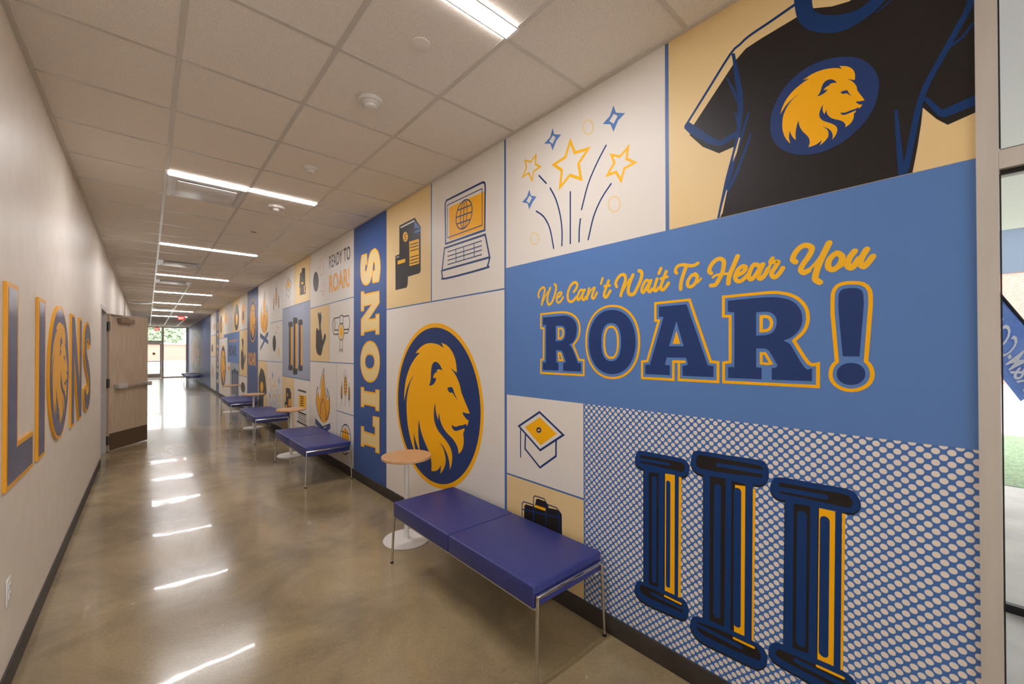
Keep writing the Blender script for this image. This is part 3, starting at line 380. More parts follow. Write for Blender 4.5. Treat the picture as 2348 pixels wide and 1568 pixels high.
["s","goldl",6,.0172,0,[(1.0125,.7063),(1.0177,.6946),(1.0228,.6829),(1.0276,.6712),(1.0326,.6591),(1.0373,.647),(1.0404,.637),(1.0413,.6301),(1.0406,.6254),(1.0389,.6218),(1.036,.619),(1.032,.6175),(1.0279,.6176),(1.0239,.6196),(1.0198,.6233),(1.0154,.628),(1.0107,.6337),(1.0058,.6403),(1.0008,.6469)]],
["s","goldl",7,.0138,0,[(1.0408,.6745),(1.0292,.6759),(1.0175,.6773),(1.0059,.6787)]],
]],
["word_to",[
["s","goldl",8,.0163,0,[(.9588,.6903),(.9618,.6941),(.9648,.6979),(.9657,.7027),(.9638,.7097),(.9597,.7177),(.954,.7236),(.9461,.7262),(.9365,.7268),(.9265,.726),(.916,.7234),(.9051,.7195),(.8952,.7165),(.887,.7152),(.8798,.7147),(.8733,.7152),(.8674,.7169),(.8621,.7195),(.8568,.7222)]],
["s","goldl",1,.0181,0,[(.913,.7149),(.9177,.703),(.9223,.6911),(.9267,.6789),(.9311,.6657),(.9353,.6523),(.9383,.6399),(.9395,.6295),(.9397,.6202),(.9398,.6108)]],
["s","goldl",2,.0163,0,[(.8713,.6687),(.8764,.6696),(.8814,.6705),(.8866,.6687),(.893,.6624),(.8997,.6533),(.9044,.6445),(.9064,.6364),(.9063,.6284),(.9046,.6223),(.9007,.6182),(.8951,.6159),(.8891,.616),(.8825,.6189),(.8754,.6242),(.8694,.6311),(.8646,.6404),(.861,.6513),(.8597,.6605),(.862,.6665),(.8667,.6709),(.8713,.6753)]],
["s","goldl",3,.0103,0,[(.8715,.6292),(.8665,.6304),(.8614,.6316),(.8564,.6338),(.8517,.638),(.8472,.6433),(.8427,.6486)]],
]],
["word_hear",[
["s","goldl",4,.0189,0,[(.7976,.6668),(.8013,.6703),(.8049,.6739),(.8066,.6788),(.8053,.6861),(.802,.6948),(.7974,.703),(.7914,.7106),(.7842,.7178),(.777,.723),(.7701,.7259),(.7632,.7268),(.757,.7259),(.7515,.7232),(.7466,.7187),(.7433,.7131),(.7421,.7064),(.7424,.6986),(.7434,.6902),(.7446,.6813),(.7465,.6717),(.7494,.6618),(.7541,.6512),(.7599,.6402),(.7655,.6305),(.7701,.6225),(.7746,.6158),(.7796,.6112),(.7856,.6095),(.7922,.6098),(.7987,.6102)]],
["s","goldl",5,.0198,0,[(.6858,.7251),(.6915,.7114),(.6973,.6976),(.703,.6838),(.7093,.6692),(.7156,.6544),(.7204,.641),(.7227,.63),(.7236,.6203),(.7244,.6105)]],
["s","goldl",6,.012,0,[(.7895,.6465),(.7861,.6492),(.7826,.652),(.7774,.6541),(.7693,.6552),(.7596,.6556),(.7495,.6556),(.7394,.6551),(.7289,.6541),(.7184,.6532)]],
["s","goldl",7,.0181,0,[(.6844,.6421),(.6765,.6456),(.6686,.649),(.6622,.6531),(.6577,.6586),(.6548,.6648),(.6541,.67),(.6562,.6741),(.6606,.6771),(.6657,.6779),(.6717,.6755),(.6784,.6708),(.6843,.6645),(.6893,.6563),(.6934,.6465),(.6957,.6376),(.6955,.6301),(.6935,.6234),(.6902,.6184),(.6855,.6153),(.6795,.6137),(.6734,.6142),(.6672,.6175),(.6608,.6228),(.655,.6279),(.6504,.6321),(.6463,.6361),(.6423,.6401)]],
["s","goldl",8,.0181,0,[(.598,.6671),(.6059,.6719),(.6138,.6766),(.6207,.6779),(.6264,.6735),(.6311,.6656),(.635,.657),(.6385,.648),(.6413,.6384),(.6424,.6301),(.6413,.6238),(.6386,.6189),(.6353,.6164),(.6317,.6165),(.6275,.619),(.6228,.6234),(.6172,.6305),(.611,.6395),(.6051,.6485),(.5997,.6569),(.5945,.6652),(.5894,.6736)]],
["s","goldl",1,.0181,0,[(.5877,.6733),(.593,.6618),(.5983,.6503),(.6024,.6403),(.6047,.6323),(.6057,.6259),(.6052,.621),(.6029,.6172),(.5991,.6149),(.5949,.6149),(.5904,.6179),(.5855,.6232),(.5811,.6294),(.5774,.6361),(.5741,.6436),(.5708,.6512)]],
["s","goldl",2,.0112,0,[(.5725,.6495),(.5687,.6546),(.5649,.6598),(.5623,.6653),(.5615,.6715),(.5618,.678),(.5622,.6846)]],
["s","goldl",3,.0163,0,[(.5538,.6928),(.5562,.6881),(.5587,.6834),(.5612,.6787)]],
["s","goldl",4,.0181,0,[(.5522,.6772),(.5451,.6768),(.538,.6764),(.5341,.6741),(.5352,.6689),(.5395,.6619),(.544,.6547),(.5487,.6476),(.5537,.6404),(.5568,.6336),(.5568,.6271),(.555,.6212),(.5525,.6168),(.5498,.6143),(.5465,.6133),(.5426,.6143),(.5379,.6179),(.5326,.6235),(.5278,.6293),(.524,.635),(.5206,.6408),(.5173,.6467)]],
]],
["word_you",[
["s","goldl",5,.0198,0,[(.4736,.6641),(.4777,.6679),(.4817,.6717),(.4835,.6769),(.4819,.6849),(.4781,.6944),(.4734,.703),(.4678,.7104),(.4613,.717),(.4549,.7217),(.4487,.7241),(.4426,.7247),(.4368,.7236),(.4308,.7209),(.4251,.7165),(.4214,.7115),(.4205,.7061),(.4216,.7001),(.4236,.6938),(.4263,.6875),(.4299,.6809),(.4341,.6739),(.4391,.6664),(.4446,.6585),(.4492,.6508),(.453,.6434),(.456,.6362),(.4569,.63),(.4549,.6245),(.4509,.6198),(.4464,.6174),(.4417,.6183),(.4366,.6213),(.4314,.6243)]],
["s","goldl",6,.0112,0,[(.4329,.6227),(.4232,.6333),(.4136,.6438),(.4048,.6544),(.3974,.6651),(.3909,.6759),(.3844,.6866)]],
["s","goldl",7,.0215,0,[(.3673,.7181),(.3721,.7076),(.3768,.6971),(.3816,.6861),(.3865,.6742),(.3915,.6619),(.3961,.6494),(.4006,.6364),(.4048,.6234),(.4079,.6118),(.41,.6021),(.4111,.5939),(.4104,.5869),(.407,.5815),(.4018,.5774),(.3966,.5732)]],
["s","goldl",8,.0198,0,[(.3305,.6645),(.3353,.6694),(.3401,.6743),(.3454,.6759),(.3521,.6724),(.3592,.6657),(.3649,.6583),(.3684,.6506),(.3705,.6421),(.3712,.6347),(.3704,.6285),(.3682,.6234),(.3651,.6196),(.3612,.6169),(.3565,.6156),(.3513,.6167),(.3451,.6212),(.3385,.628),(.3334,.6355),(.3304,.644),(.329,.6531),(.3292,.6608),(.3317,.6659),(.3358,.6695),(.34,.6732)]],
["s","goldl",1,.0103,0,[(.343,.6214),(.3374,.6232),(.3318,.6249),(.3267,.6275),(.3224,.6315),(.3185,.6363),(.3146,.641)]],
["s","goldl",2,.0198,0,[(.2934,.6739),(.2986,.6666),(.3037,.6593),(.3079,.6519),(.3108,.6439),(.3127,.6358),(.3133,.6288),(.3126,.6232),(.3107,.6188),(.3081,.616),(.3052,.6146),(.3017,.6148),(.2976,.6177),(.2928,.6247),(.2873,.6343),(.2819,.644)]],
["s","goldl",3,.0198,0,[(.2601,.6744),(.2652,.6646),(.2703,.6548),(.2742,.6461),(.2768,.6386),(.2783,.6321),(.2782,.6265),(.2759,.6209),(.272,.6161),(.2681,.6141),(.2644,.6161),(.2606,.6208),(.2566,.6263),(.2525,.6322),(.2483,.639),(.2441,.6458)]],
]],
["letter_r",[
["f","navy",2,0,[(1.8548,.5307),(1.8165,.5307),(1.779,.5307),(1.7467,.5308),(1.7212,.5312),(1.7003,.5316),(1.6824,.5314),(1.668,.5303),(1.6565,.5285),(1.645,.5255),(1.6323,.5211),(1.6197,.5156),(1.6085,.5089),(1.599,.5007),(1.591,.4914),(1.5846,.4815),(1.5801,.4706),(1.5773,.4591),(1.5758,.4482),(1.5758,.4386),(1.577,.4296),(1.5789,.4201),(1.5811,.4093),(1.584,.3979),(1.5879,.3875),(1.5928,.3788),(1.5987,.3711),(1.606,.3643),(1.6152,.3588),(1.6258,.3542),(1.6364,.3496),(1.6312,.346),(1.626,.3425),(1.6212,.3384),(1.6172,.3339),(1.6135,.3287),(1.6091,.3217),(1.6038,.3125),(1.5978,.3015),(1.5913,.2887),
(1.5841,.2735),(1.5765,.2565),(1.5689,.2397),(1.5607,.2391),(1.5525,.2384),(1.5444,.2378),(1.5445,.2216),(1.5445,.2054),(1.5446,.1891),(1.5896,.1886),(1.636,.1881),(1.6836,.1875),(1.6836,.2041),(1.6835,.2208),(1.6834,.2374),(1.6778,.2385),(1.6721,.2396),(1.6677,.2411),(1.6648,.242),(1.6631,.2432),(1.6634,.2474),(1.6666,.2569),(1.6719,.2695),(1.677,.281),(1.6813,.2903),(1.6854,.2985),(1.6895,.3052),(1.6928,.3097),(1.6961,.3127),(1.7022,.3149),(1.7131,.3163),(1.7269,.3169),(1.7409,.3175),(1.741,.2915),(1.7411,.2656),(1.7412,.2397),(1.7346,.2391),(1.7282,.2386),(1.7217,.2381),(1.7218,.2218),
(1.7218,.2054),(1.7219,.1891),(1.7654,.1888),(1.8101,.1885),(1.8559,.1881),(1.8559,.2042),(1.8558,.2203),(1.8558,.2365),(1.8482,.2373),(1.8408,.2381),(1.835,.2394),(1.8318,.2335),(1.8304,.2281),(1.8295,.2471),(1.8286,.3148),(1.8283,.4069),(1.8287,.4745),(1.8295,.4931),(1.831,.4872),(1.8342,.4808),(1.84,.4818),(1.8475,.4823),(1.855,.4829),(1.8549,.4988),(1.8549,.5148)]],
["f","blue",3,0,[(1.7436,.4713),(1.7017,.4708),(1.6764,.4623),(1.6652,.4425),(1.664,.4183),(1.6735,.3897),(1.6925,.3756),(1.744,.3732)]],
["s","gold",4,.0125,1,[(1.8723,.5534),(1.8272,.5539),(1.7833,.5544),(1.7466,.5545),(1.7201,.5542),(1.7001,.5535),(1.6824,.5522),(1.6663,.5504),(1.6525,.548),(1.6388,.5442),(1.6241,.5389),(1.6095,.5324),(1.5964,.5246),(1.5849,.5155),(1.5749,.5052),(1.5668,.4946),(1.5612,.4839),(1.5576,.4728),(1.5552,.4613),(1.554,.4491),(1.554,.4365),(1.5554,.424),(1.5576,.4117),(1.5611,.3994),(1.5672,.387),(1.5773,.3741),(1.5901,.361),(1.603,.3477),(1.5882,.3177),(1.5735,.288),(1.5589,.2585),(1.5472,.2579),(1.5357,.2573),(1.5242,.2567),(1.5243,.227),(1.5244,.1974),(1.5245,.1677),(1.633,.1678),(1.749,.168),(1.8735,.1681),
(1.8734,.1967),(1.8733,.2254),(1.8732,.254),(1.8655,.255),(1.8578,.2559),(1.8501,.2569),(1.849,.3243),(1.8479,.3917),(1.8467,.4591),(1.8553,.4601),(1.8639,.4612),(1.8726,.4622),(1.8725,.4926),(1.8724,.523)]],
["s","gold",4,.0125,1,[(1.721,.4536),(1.6985,.4526),(1.684,.4432),(1.6815,.4238),(1.686,.4045),(1.6988,.3913),(1.7212,.3899)]],
["s","gold",4,.0125,1,[(1.7215,.2978),(1.7055,.2978),(1.6865,.2543),(1.7184,.2538)]],
]],
["letter_o",[
["f","navy",2,0,[(1.1835,.3583),(1.1844,.3362),(1.1869,.3163),(1.191,.2977),(1.1966,.2801),(1.2037,.2636),(1.2124,.2483),(1.2224,.2343),(1.2338,.2218),(1.2464,.2108),(1.2603,.2015),(1.2753,.1939),(1.2914,.1882),(1.3088,.1844),(1.3284,.1826),(1.3482,.1828),(1.3662,.1853),(1.3833,.1898),(1.3996,.1966),(1.4148,.2054),(1.429,.2162),(1.442,.229),(1.4535,.2436),(1.4635,.2599),(1.4719,.2777),(1.4785,.2969),(1.4833,.3175),(1.4861,.3394),(1.487,.364),(1.4859,.3885),(1.4829,.4103),(1.478,.4307),(1.4712,.4497),(1.4627,.4672),(1.4526,.4832),(1.4409,.4973),(1.4278,.5096),(1.4136,.5199),(1.3982,.5282),(1.3819,.5343),
(1.3648,.5383),(1.3468,.54),(1.3269,.5395),(1.3073,.537),(1.29,.5325),(1.2739,.5262),(1.2589,.5181),(1.2451,.5083),(1.2326,.4968),(1.2213,.4838),(1.2114,.4695),(1.2029,.4538),(1.1959,.4371),(1.1904,.4192),(1.1865,.4004),(1.1842,.3805)]],
["f","blue",3,0,[(1.2712,.3591),(1.2719,.337),(1.2739,.3201),(1.2771,.3054),(1.2815,.2925),(1.2871,.2813),(1.2938,.2719),(1.3016,.2645),(1.3106,.259),(1.321,.2557),(1.3346,.2543),(1.3484,.2552),(1.359,.2583),(1.3683,.2636),(1.3765,.271),(1.3835,.2805),(1.3894,.292),(1.394,.3054),(1.3974,.3208),(1.3994,.3384),(1.4,.3615),(1.3992,.3845),(1.3971,.4021),(1.3936,.4173),(1.3888,.4305),(1.3829,.4418),(1.3757,.4511),(1.3675,.4582),(1.3582,.4631),(1.3476,.4659),(1.3338,.4662),(1.3201,.4644),(1.3098,.4606),(1.3008,.4548),(1.2931,.4471),(1.2864,.4375),(1.2809,.4261),(1.2766,.413),(1.2736,.3982),(1.2717,.3812)]],
["s","gold",4,.0125,1,[(1.1626,.3579),(1.1636,.3332),(1.1664,.3111),(1.171,.2902),(1.1773,.2706),(1.1852,.2521),(1.1949,.235),(1.2061,.2194),(1.2189,.2053),(1.2331,.1929),(1.2486,.1824),(1.2655,.1738),(1.2837,.1673),(1.3033,.1629),(1.3254,.1606),(1.3479,.1608),(1.3683,.1633),(1.3877,.1684),(1.4062,.1758),(1.4236,.1856),(1.4398,.1977),(1.4546,.212),(1.4678,.2284),(1.4792,.2467),(1.4888,.2668),(1.4964,.2886),(1.5018,.3118),(1.5051,.3366),(1.5061,.3643),(1.5049,.392),(1.5014,.4167),(1.4958,.4397),(1.4881,.4612),(1.4783,.481),(1.4667,.4989),(1.4534,.5148),(1.4385,.5286),(1.4222,.5401),(1.4047,.5493),(1.3862,.556),
(1.3667,.5603),(1.3463,.5621),(1.3238,.5614),(1.3016,.5583),(1.2821,.5532),(1.2639,.546),(1.2471,.5368),(1.2316,.5257),(1.2175,.5127),(1.2049,.4982),(1.1938,.4821),(1.1843,.4646),(1.1765,.4458),(1.1704,.4259),(1.166,.4049),(1.1634,.3827)]],
["s","gold",4,.0125,1,[(1.2908,.3586),(1.2913,.3404),(1.2927,.3265),(1.2949,.3143),(1.298,.3036),(1.3019,.2945),(1.3066,.2868),(1.3121,.2807),(1.3184,.2763),(1.3256,.2736),(1.3351,.2726),(1.3446,.2734),(1.3519,.276),(1.3583,.2803),(1.3639,.2864),(1.3688,.2942),(1.3728,.3036),(1.376,.3146),(1.3782,.3271),(1.3796,.3414),(1.38,.3602),(1.3794,.379),(1.378,.3933),(1.3756,.4057),(1.3723,.4166),(1.3682,.4258),(1.3633,.4334),(1.3577,.4393),(1.3512,.4435),(1.3439,.4458),(1.3344,.4463),(1.3249,.4449),(1.3177,.4419),(1.3115,.4373),(1.306,.431),(1.3014,.4232),(1.2976,.4138),(1.2945,.4031),(1.2924,.3908),(1.2911,.3769)]],
]],
["letter_a",[
["f","navy",2,0,[(1.0521,.5335),(1.0037,.5337),(.9569,.5339),(.9117,.5341),(.8786,.4349),(.8464,.3382),(.815,.244),(.8066,.2427),(.7982,.2413),(.7899,.24),(.79,.2235),(.7901,.207),(.7902,.1906),(.8358,.1905),(.8832,.1905),(.9323,.1904),(.9322,.2064),(.9322,.2225),(.9321,.2385),(.9253,.2393),(.9185,.2401),(.9132,.2416),(.9098,.2437),(.9079,.2464),(.9075,.2511),(.9093,.2587),(.9126,.2682),(.916,.2778),(.9473,.2779),(.9794,.2779),(1.0123,.278),(1.0155,.2656),(1.0186,.2533),(1.0218,.2409),(1.0133,.2405),(1.0048,.24),(.9964,.2396),(.9965,.2233),(.9966,.207),(.9966,.1907),
(1.0392,.1907),(1.0832,.1907),(1.1286,.1907),(1.1286,.2062),(1.1285,.2217),(1.1284,.2372),(1.1206,.2387),(1.1128,.2402),(1.1066,.2421),(1.1054,.2364),(1.1057,.2311),(1.0988,.2511),(1.0794,.3124),(1.0533,.3973),(1.0276,.4807),(1.0358,.4816),(1.0441,.4825),(1.0524,.4835),(1.0523,.5002),(1.0522,.5168)]],
["f","blue",3,0,[(.9618,.4555),(.9267,.3333),(.9999,.334)]],
["f","gold",4,0,[(.962,.409),(.943,.3448),(.9812,.3453)]],
["s","gold",5,.0125,0,[(.9233,.2582),(.9777,.258),(.9781,.1693),(1.1464,.1696),(1.1461,.2551),(1.1161,.2588),(1.0525,.4638),(1.0713,.4649),(1.0709,.5529),(.8974,.5541),(.8011,.2604),(.7696,.2582),(.7701,.17),(.9508,.1699),(.9504,.2524)]],
]],
["letter_r",[
["f","navy",2,0,[(.7269,.5336),(.6942,.5341),(.6623,.5345),(.6351,.5348),(.6135,.5347),(.5959,.5344),(.5815,.534),(.5707,.5334),(.5628,.5328),(.5557,.5321),(.5489,.5313),(.5428,.5305),(.5367,.5294),(.5305,.5281),(.5242,.5265),(.5181,.5246),(.5118,.5224),(.5056,.5198),(.4997,.5171),(.4944,.5141),(.4894,.5108),(.4847,.5074),(.4804,.5038),(.4765,.5),(.4729,.496),(.4696,.4917),(.4667,.4871),(.4641,.4825),(.4617,.478),(.4596,.4734),(.4577,.4686),(.4562,.4633),(.455,.4579),(.454,.4524),(.4534,.4472),(.4531,.4419),(.453,.4365),(.4531,.4309),(.4534,.425),(.4542,.419),
(.4558,.4126),(.4579,.4059),(.4602,.3999),(.4625,.3952),(.465,.3911),(.4676,.3872),(.4704,.3832),(.4734,.3794),(.4765,.3758),(.4799,.3724),(.4835,.3693),(.487,.3665),(.4902,.3641),(.4934,.3619),(.4976,.3596),(.5035,.3571),(.5105,.3544),(.5175,.3518),(.5127,.3492),(.5079,.3467),(.5038,.3443),(.5007,.3422),(.4984,.3403),(.4962,.3381),(.4956,.3384),(.495,.3385),(.4902,.3298),(.4776,.3033),(.4609,.2686),(.4466,.2435),(.4373,.2367),(.4301,.2391),(.4229,.2414),(.423,.2248),(.4231,.2082),(.4232,.1916),(.4667,.1912),(.512,.1909),(.5592,.1905),(.5591,.2065),
(.559,.2224),(.559,.2384),(.5539,.2389),(.5488,.2394),(.5447,.2407),(.542,.2432),(.5401,.2466),(.5383,.25),(.5385,.2508),(.5388,.2517),(.5414,.2572),(.5487,.2719),(.5585,.2914),(.5666,.3066),(.5709,.3129),(.5735,.3147),(.5762,.3159),(.5793,.3177),(.5826,.3189),(.5876,.3197),(.5958,.32),(.6058,.3199),(.6159,.3199),(.616,.2934),(.6162,.2669),(.6163,.2405),(.6094,.2401),(.6025,.2396),(.5957,.2392),(.5958,.223),(.5958,.2067),(.5959,.1905),(.6382,.1903),(.6821,.1901),(.7276,.1898),(.7275,.2057),(.7274,.2215),(.7274,.2374),(.7201,.2383),(.7128,.2392),
(.7072,.2407),(.7041,.2352),(.7027,.2303),(.7017,.2499),(.701,.31),(.7007,.3946),(.7005,.4793),(.7093,.4809),(.7182,.4827),(.7272,.4844),(.7271,.5008),(.727,.5172)]],
["f","blue",3,0,[(.615,.4738),(.5754,.4731),(.5618,.4691),(.5513,.461),(.5435,.4494),(.5404,.4364),(.5405,.42),(.545,.4019),(.5533,.3882),(.5662,.3791),(.5824,.3752),(.6156,.3747)]],
["s","gold",4,.0125,1,[(.7451,.5525),(.7052,.5526),(.6667,.5527),(.635,.5527),(.6122,.5527),(.5952,.5527),(.5814,.5526),(.5706,.5524),(.5627,.5521),(.5556,.5516),(.5488,.551),(.5427,.5502),(.5366,.5492),(.5303,.5479),(.5241,.5463),(.5179,.5446),(.5118,.5427),(.5057,.5407),(.4996,.5383),(.4935,.5353),(.4874,.532),(.4816,.5285),(.4764,.525),(.4715,.5212),(.4668,.5171),(.4622,.5123),(.4578,.507),(.4538,.5017),(.45,.4963),(.4467,.4907),(.4437,.485),(.4412,.4792),(.4392,.4733),(.4375,.467),(.4362,.4602),(.4353,.453),(.4348,.4459),(.4346,.4388),(.4348,.4318),(.4355,.425),
(.4366,.4185),(.4381,.4121),(.4399,.406),(.4419,.4001),(.4443,.3944),(.4472,.3888),(.4504,.3836),(.454,.3786),(.4589,.3727),(.4655,.3657),(.4733,.3578),(.4811,.35),(.4644,.317),(.4479,.2846),(.4336,.262),(.4224,.2549),(.4132,.257),(.4041,.2591),(.4043,.2301),(.4044,.201),(.4046,.172),(.5073,.1717),(.6206,.1714),(.7463,.171),(.7462,.1996),(.746,.2282),(.7459,.2568),(.7368,.2583),(.7277,.2598),(.7188,.2613),(.7184,.3288),(.718,.3964),(.7177,.4639),(.7269,.4645),(.7362,.4651),(.7455,.4658),(.7454,.4947),(.7452,.5236)]],
["s","gold",4,.0125,1,[(.5961,.4547),(.5787,.4536),(.569,.4504),(.562,.4414),(.5579,.4264),(.5602,.4118),(.5661,.4009),(.5758,.395),(.5965,.3936)]],
["s","gold",4,.011,1,[(.597,.2991),(.5829,.2992),(.5611,.2579),(.5733,.2554),(.5972,.2579)]],
]],
["exclamation_mark",[
["f","navy",2,0,[(.3407,.5096),(.3405,.5176),(.3401,.5204),(.3393,.5228),(.3383,.5264),(.337,.5296),(.3354,.5324),(.3336,.5347),(.3316,.5367),(.3289,.5383),(.3251,.5394),(.3207,.5403),(.316,.5407),(.3111,.5409),(.306,.5407),(.3009,.5402),(.2956,.5394),(.2904,.5383),(.2859,.5369),(.2825,.5351),(.2797,.533),(.2774,.5307),(.2754,.5282),(.2738,.5254),(.2725,.5221),(.2714,.5182),(.2706,.5139),(.2699,.5089),(.2696,.5029),(.2696,.4962),(.2696,.4896),(.2691,.4891),(.2687,.4886),(.2697,.4703),(.2729,.4219),(.2775,.3554),(.2821,.2886),(.2977,.2888),(.3135,.289),(.3296,.2892),
(.3335,.3462),(.3375,.4034),(.3403,.4496),(.3413,.4788),(.3411,.4968)]],
["f","navy",2,0,[(.2666,.2262),(.2667,.2237),(.2669,.2212),(.2672,.2187),(.2677,.2164),(.2682,.2141),(.2689,.2118),(.2697,.2097),(.2707,.2075),(.2717,.2055),(.2729,.2035),(.2742,.2015),(.2755,.1997),(.277,.1979),(.2786,.1963),(.2803,.1947),(.282,.1932),(.2839,.1918),(.2858,.1905),(.2878,.1893),(.2899,.1883),(.2921,.1873),(.2943,.1865),(.2966,.1858),(.2989,.1852),(.3014,.1847),(.304,.1843),(.3066,.1841),(.3092,.184),(.3117,.1841),(.3142,.1842),(.3167,.1845),(.319,.185),(.3213,.1856),(.3235,.1863),(.3256,.1871),(.3277,.1881),(.3297,.1892),(.3316,.1904),(.3335,.1917),
(.3352,.1931),(.3369,.1947),(.3384,.1963),(.3399,.1981),(.3412,.1999),(.3424,.2019),(.3435,.2039),(.3445,.206),(.3454,.2082),(.3461,.2105),(.3467,.2128),(.3471,.2152),(.3475,.2177),(.3476,.2204),(.3477,.223),(.3476,.2256),(.3474,.2283),(.347,.2308),(.3465,.2333),(.3459,.2356),(.3452,.238),(.3443,.2402),(.3433,.2424),(.3422,.2445),(.3409,.2466),(.3396,.2485),(.3381,.2504),(.3365,.2522),(.3349,.2539),(.3331,.2554),(.3312,.2569),(.3293,.2583),(.3273,.2595),(.3252,.2607),(.323,.2617),(.3208,.2625),(.3185,.2633),(.3162,.2639),(.3138,.2644),(.3112,.2648),
(.3087,.2651),(.3061,.2652),(.3035,.2652),(.3009,.265),(.2985,.2648),(.2961,.2644),(.2938,.2638),(.2916,.2632),(.2895,.2624),(.2874,.2615),(.2854,.2605),(.2835,.2593),(.2816,.2581),(.2799,.2567),(.2782,.2553),(.2767,.2537),(.2752,.2521),(.2739,.2504),(.2726,.2485),(.2715,.2466),(.2705,.2447),(.2695,.2426),(.2688,.2405),(.2681,.2383),(.2675,.2361),(.2671,.2337),(.2668,.2313),(.2667,.2288)]],
["s","gold",4,.0125,1,[(.3584,.498),(.3572,.5247),(.3523,.541),(.3431,.5533),(.3313,.5585),(.3159,.5605),(.2982,.5592),(.2834,.5563),(.2711,.5509),(.2603,.5406),(.2532,.5263),(.2507,.5069),(.2507,.475),(.2644,.2711),(.2565,.2617),(.2502,.246),(.2475,.227),(.2492,.2111),(.2545,.1965),(.2637,.1832),(.2759,.1737),(.2907,.1669),(.3057,.1642),(.3209,.1648),(.3363,.1704),(.3519,.182),(.3618,.1972),(.366,.2138),(.3656,.229),(.3621,.2459),(.3554,.2595),(.3469,.269),(.3587,.4509)]],
]],
]},
{"label":"white mural panel with a large outlined graduation cap, beside the dotted panel","mat":"white","r":(1.5296,2.212,.7035,1.2628),"parts":[
["graduation_cap_artwork",[
["s","navy",1,.014,1,[(.5568,.3502),(.3577,.4693),(.1547,.35),(.353,.2195)]],
["f","gold",2,0,[(.4966,.3508),(.3539,.4357),(.2078,.3484),(.3506,.2521)]],
["s","navy",3,.012,1,[(.3471,.3528),(.348,.3488),(.3504,.345),(.3543,.3417),(.3591,.3392),(.3644,.3378),(.3698,.3376),(.3746,.3387),(.3785,.3409),(.3809,.3441),(.3818,.3478),(.3809,.3518),(.3784,.3557),(.3746,.359),(.3697,.3615),(.3643,.3628),(.359,.363),(.3542,.3619),(.3504,.3596),(.348,.3565)]],
["s","navy",1,.01,0,[(.5395,.3329),(.54,.1392)]],
["s","navy",2,.013,0,[(.4917,.2973),(.4953,.2037),(.3549,.1053),(.2155,.2073),(.2138,.3056)]],
]],
]},
{"label":"tan mural panel with a black backpack, behind the nearest bench","mat":"tan","r":(1.5296,2.212,.1075,.6915),"parts":[
["backpack_artwork",[
["f","black",1,0,[(.5068,.3377),(.5024,.4126),(.4854,.4232),(.4219,.4278),(.3992,.4502),(.3912,.4839),(.3752,.4922),(.3093,.4921),(.2829,.48),(.2792,.4589),(.2095,.4681),(.1845,.4645),(.169,.4503),(.1673,.3385),(.1506,.1419),(.516,.1048)]],
["s","navyd",2,.007,0,[(.5287,.1475),(.5254,.4179),(.5108,.4355),(.417,.4395),(.4152,.4889),(.4031,.5036),(.3169,.5068),(.3055,.4932),(.2904,.4779),(.2094,.4789),(.1937,.4672)]],
["f","gold",3,0,[(.4089,.4447),(.3056,.4485),(.3057,.4307),(.409,.4274)]],
["s","royal",4,.008,0,[(.4154,.44),(.4162,.1525)]],
["s","royal",5,.008,0,[(.3017,.4831),(.3028,.1378)]],
["s","royal",6,.008,0,[(.1909,.4627),(.1856,.155)]],
["s","royal",7,.008,0,[(.5238,.3799),(.1953,.4236)]],
]],
]},
{"label":"dotted blue mural panel with three large navy and gold columns, nearest the window","mat":"dots","r":(0,1.5215,.1075,1.2628),"parts":[
["column_artwork",[
["f","black",1,0,[(1.1547,.9334),(1.125,.9352),(1.086,.9354),(1.0475,.9354),(1.01,.9361),(.9729,.9368),(.9443,.9365),(.9295,.9352),(.9231,.933),(.9179,.9291),(.9109,.923),(.9051,.9153),(.9016,.9066),(.9013,.8966),(.9034,.8857),(.907,.8759),(.912,.8676),(.9184,.8603),(.9258,.8545),(.9312,.8508),(.9375,.8486),(.9524,.8468),(.9821,.845),(1.0204,.8434),(1.0562,.8422),(1.0865,.8408),(1.1142,.8396),(1.1374,.84),(1.1548,.8421),(1.1676,.8458),(1.1775,.8516),(1.1849,.86),(1.1894,.8705),(1.191,.8815),(1.1894,.8935),(1.1849,.9061),(1.179,.9167),(1.1749,.9242),(1.1694,.9296)]],
["f","black",1,0,[(1.1676,.2497),(1.1607,.2522),(1.1523,.2535),(1.1366,.2548),(1.1088,.2566),(1.0736,.2584),(1.0392,.2601),(1.0061,.2621),(.9736,.2639),(.9484,.2642),(.9343,.2626),(.9274,.2595),(.922,.254),(.9161,.2452),(.9118,.2341),(.9095,.2229),(.9095,.212),(.9115,.2009),(.9149,.1909),(.9195,.1819),(.9254,.1739),(.9322,.1675),(.9375,.1636),(.9435,.1613),(.9566,.1593),(.9808,.1568),(1.012,.1545),(1.0438,.1527),(1.0762,.1509),(1.1093,.1496),(1.137,.1504),(1.1565,.1539),(1.1706,.1594),(1.1815,.1664),(1.19,.1749),(1.1954,.185),(1.1977,.1959),(1.196,.2087),(1.1912,.2225),(1.1857,.2338),
(1.1806,.2411),(1.1748,.246)]],
["f","black",2,0,[(1.1422,.8624),(.9565,.8677),(.9618,.2676),(1.1449,.2534)]],
["f","royal",3,0,[(1.1382,.8632),(.9531,.8685),(.9583,.2692),(1.1409,.2551)]],
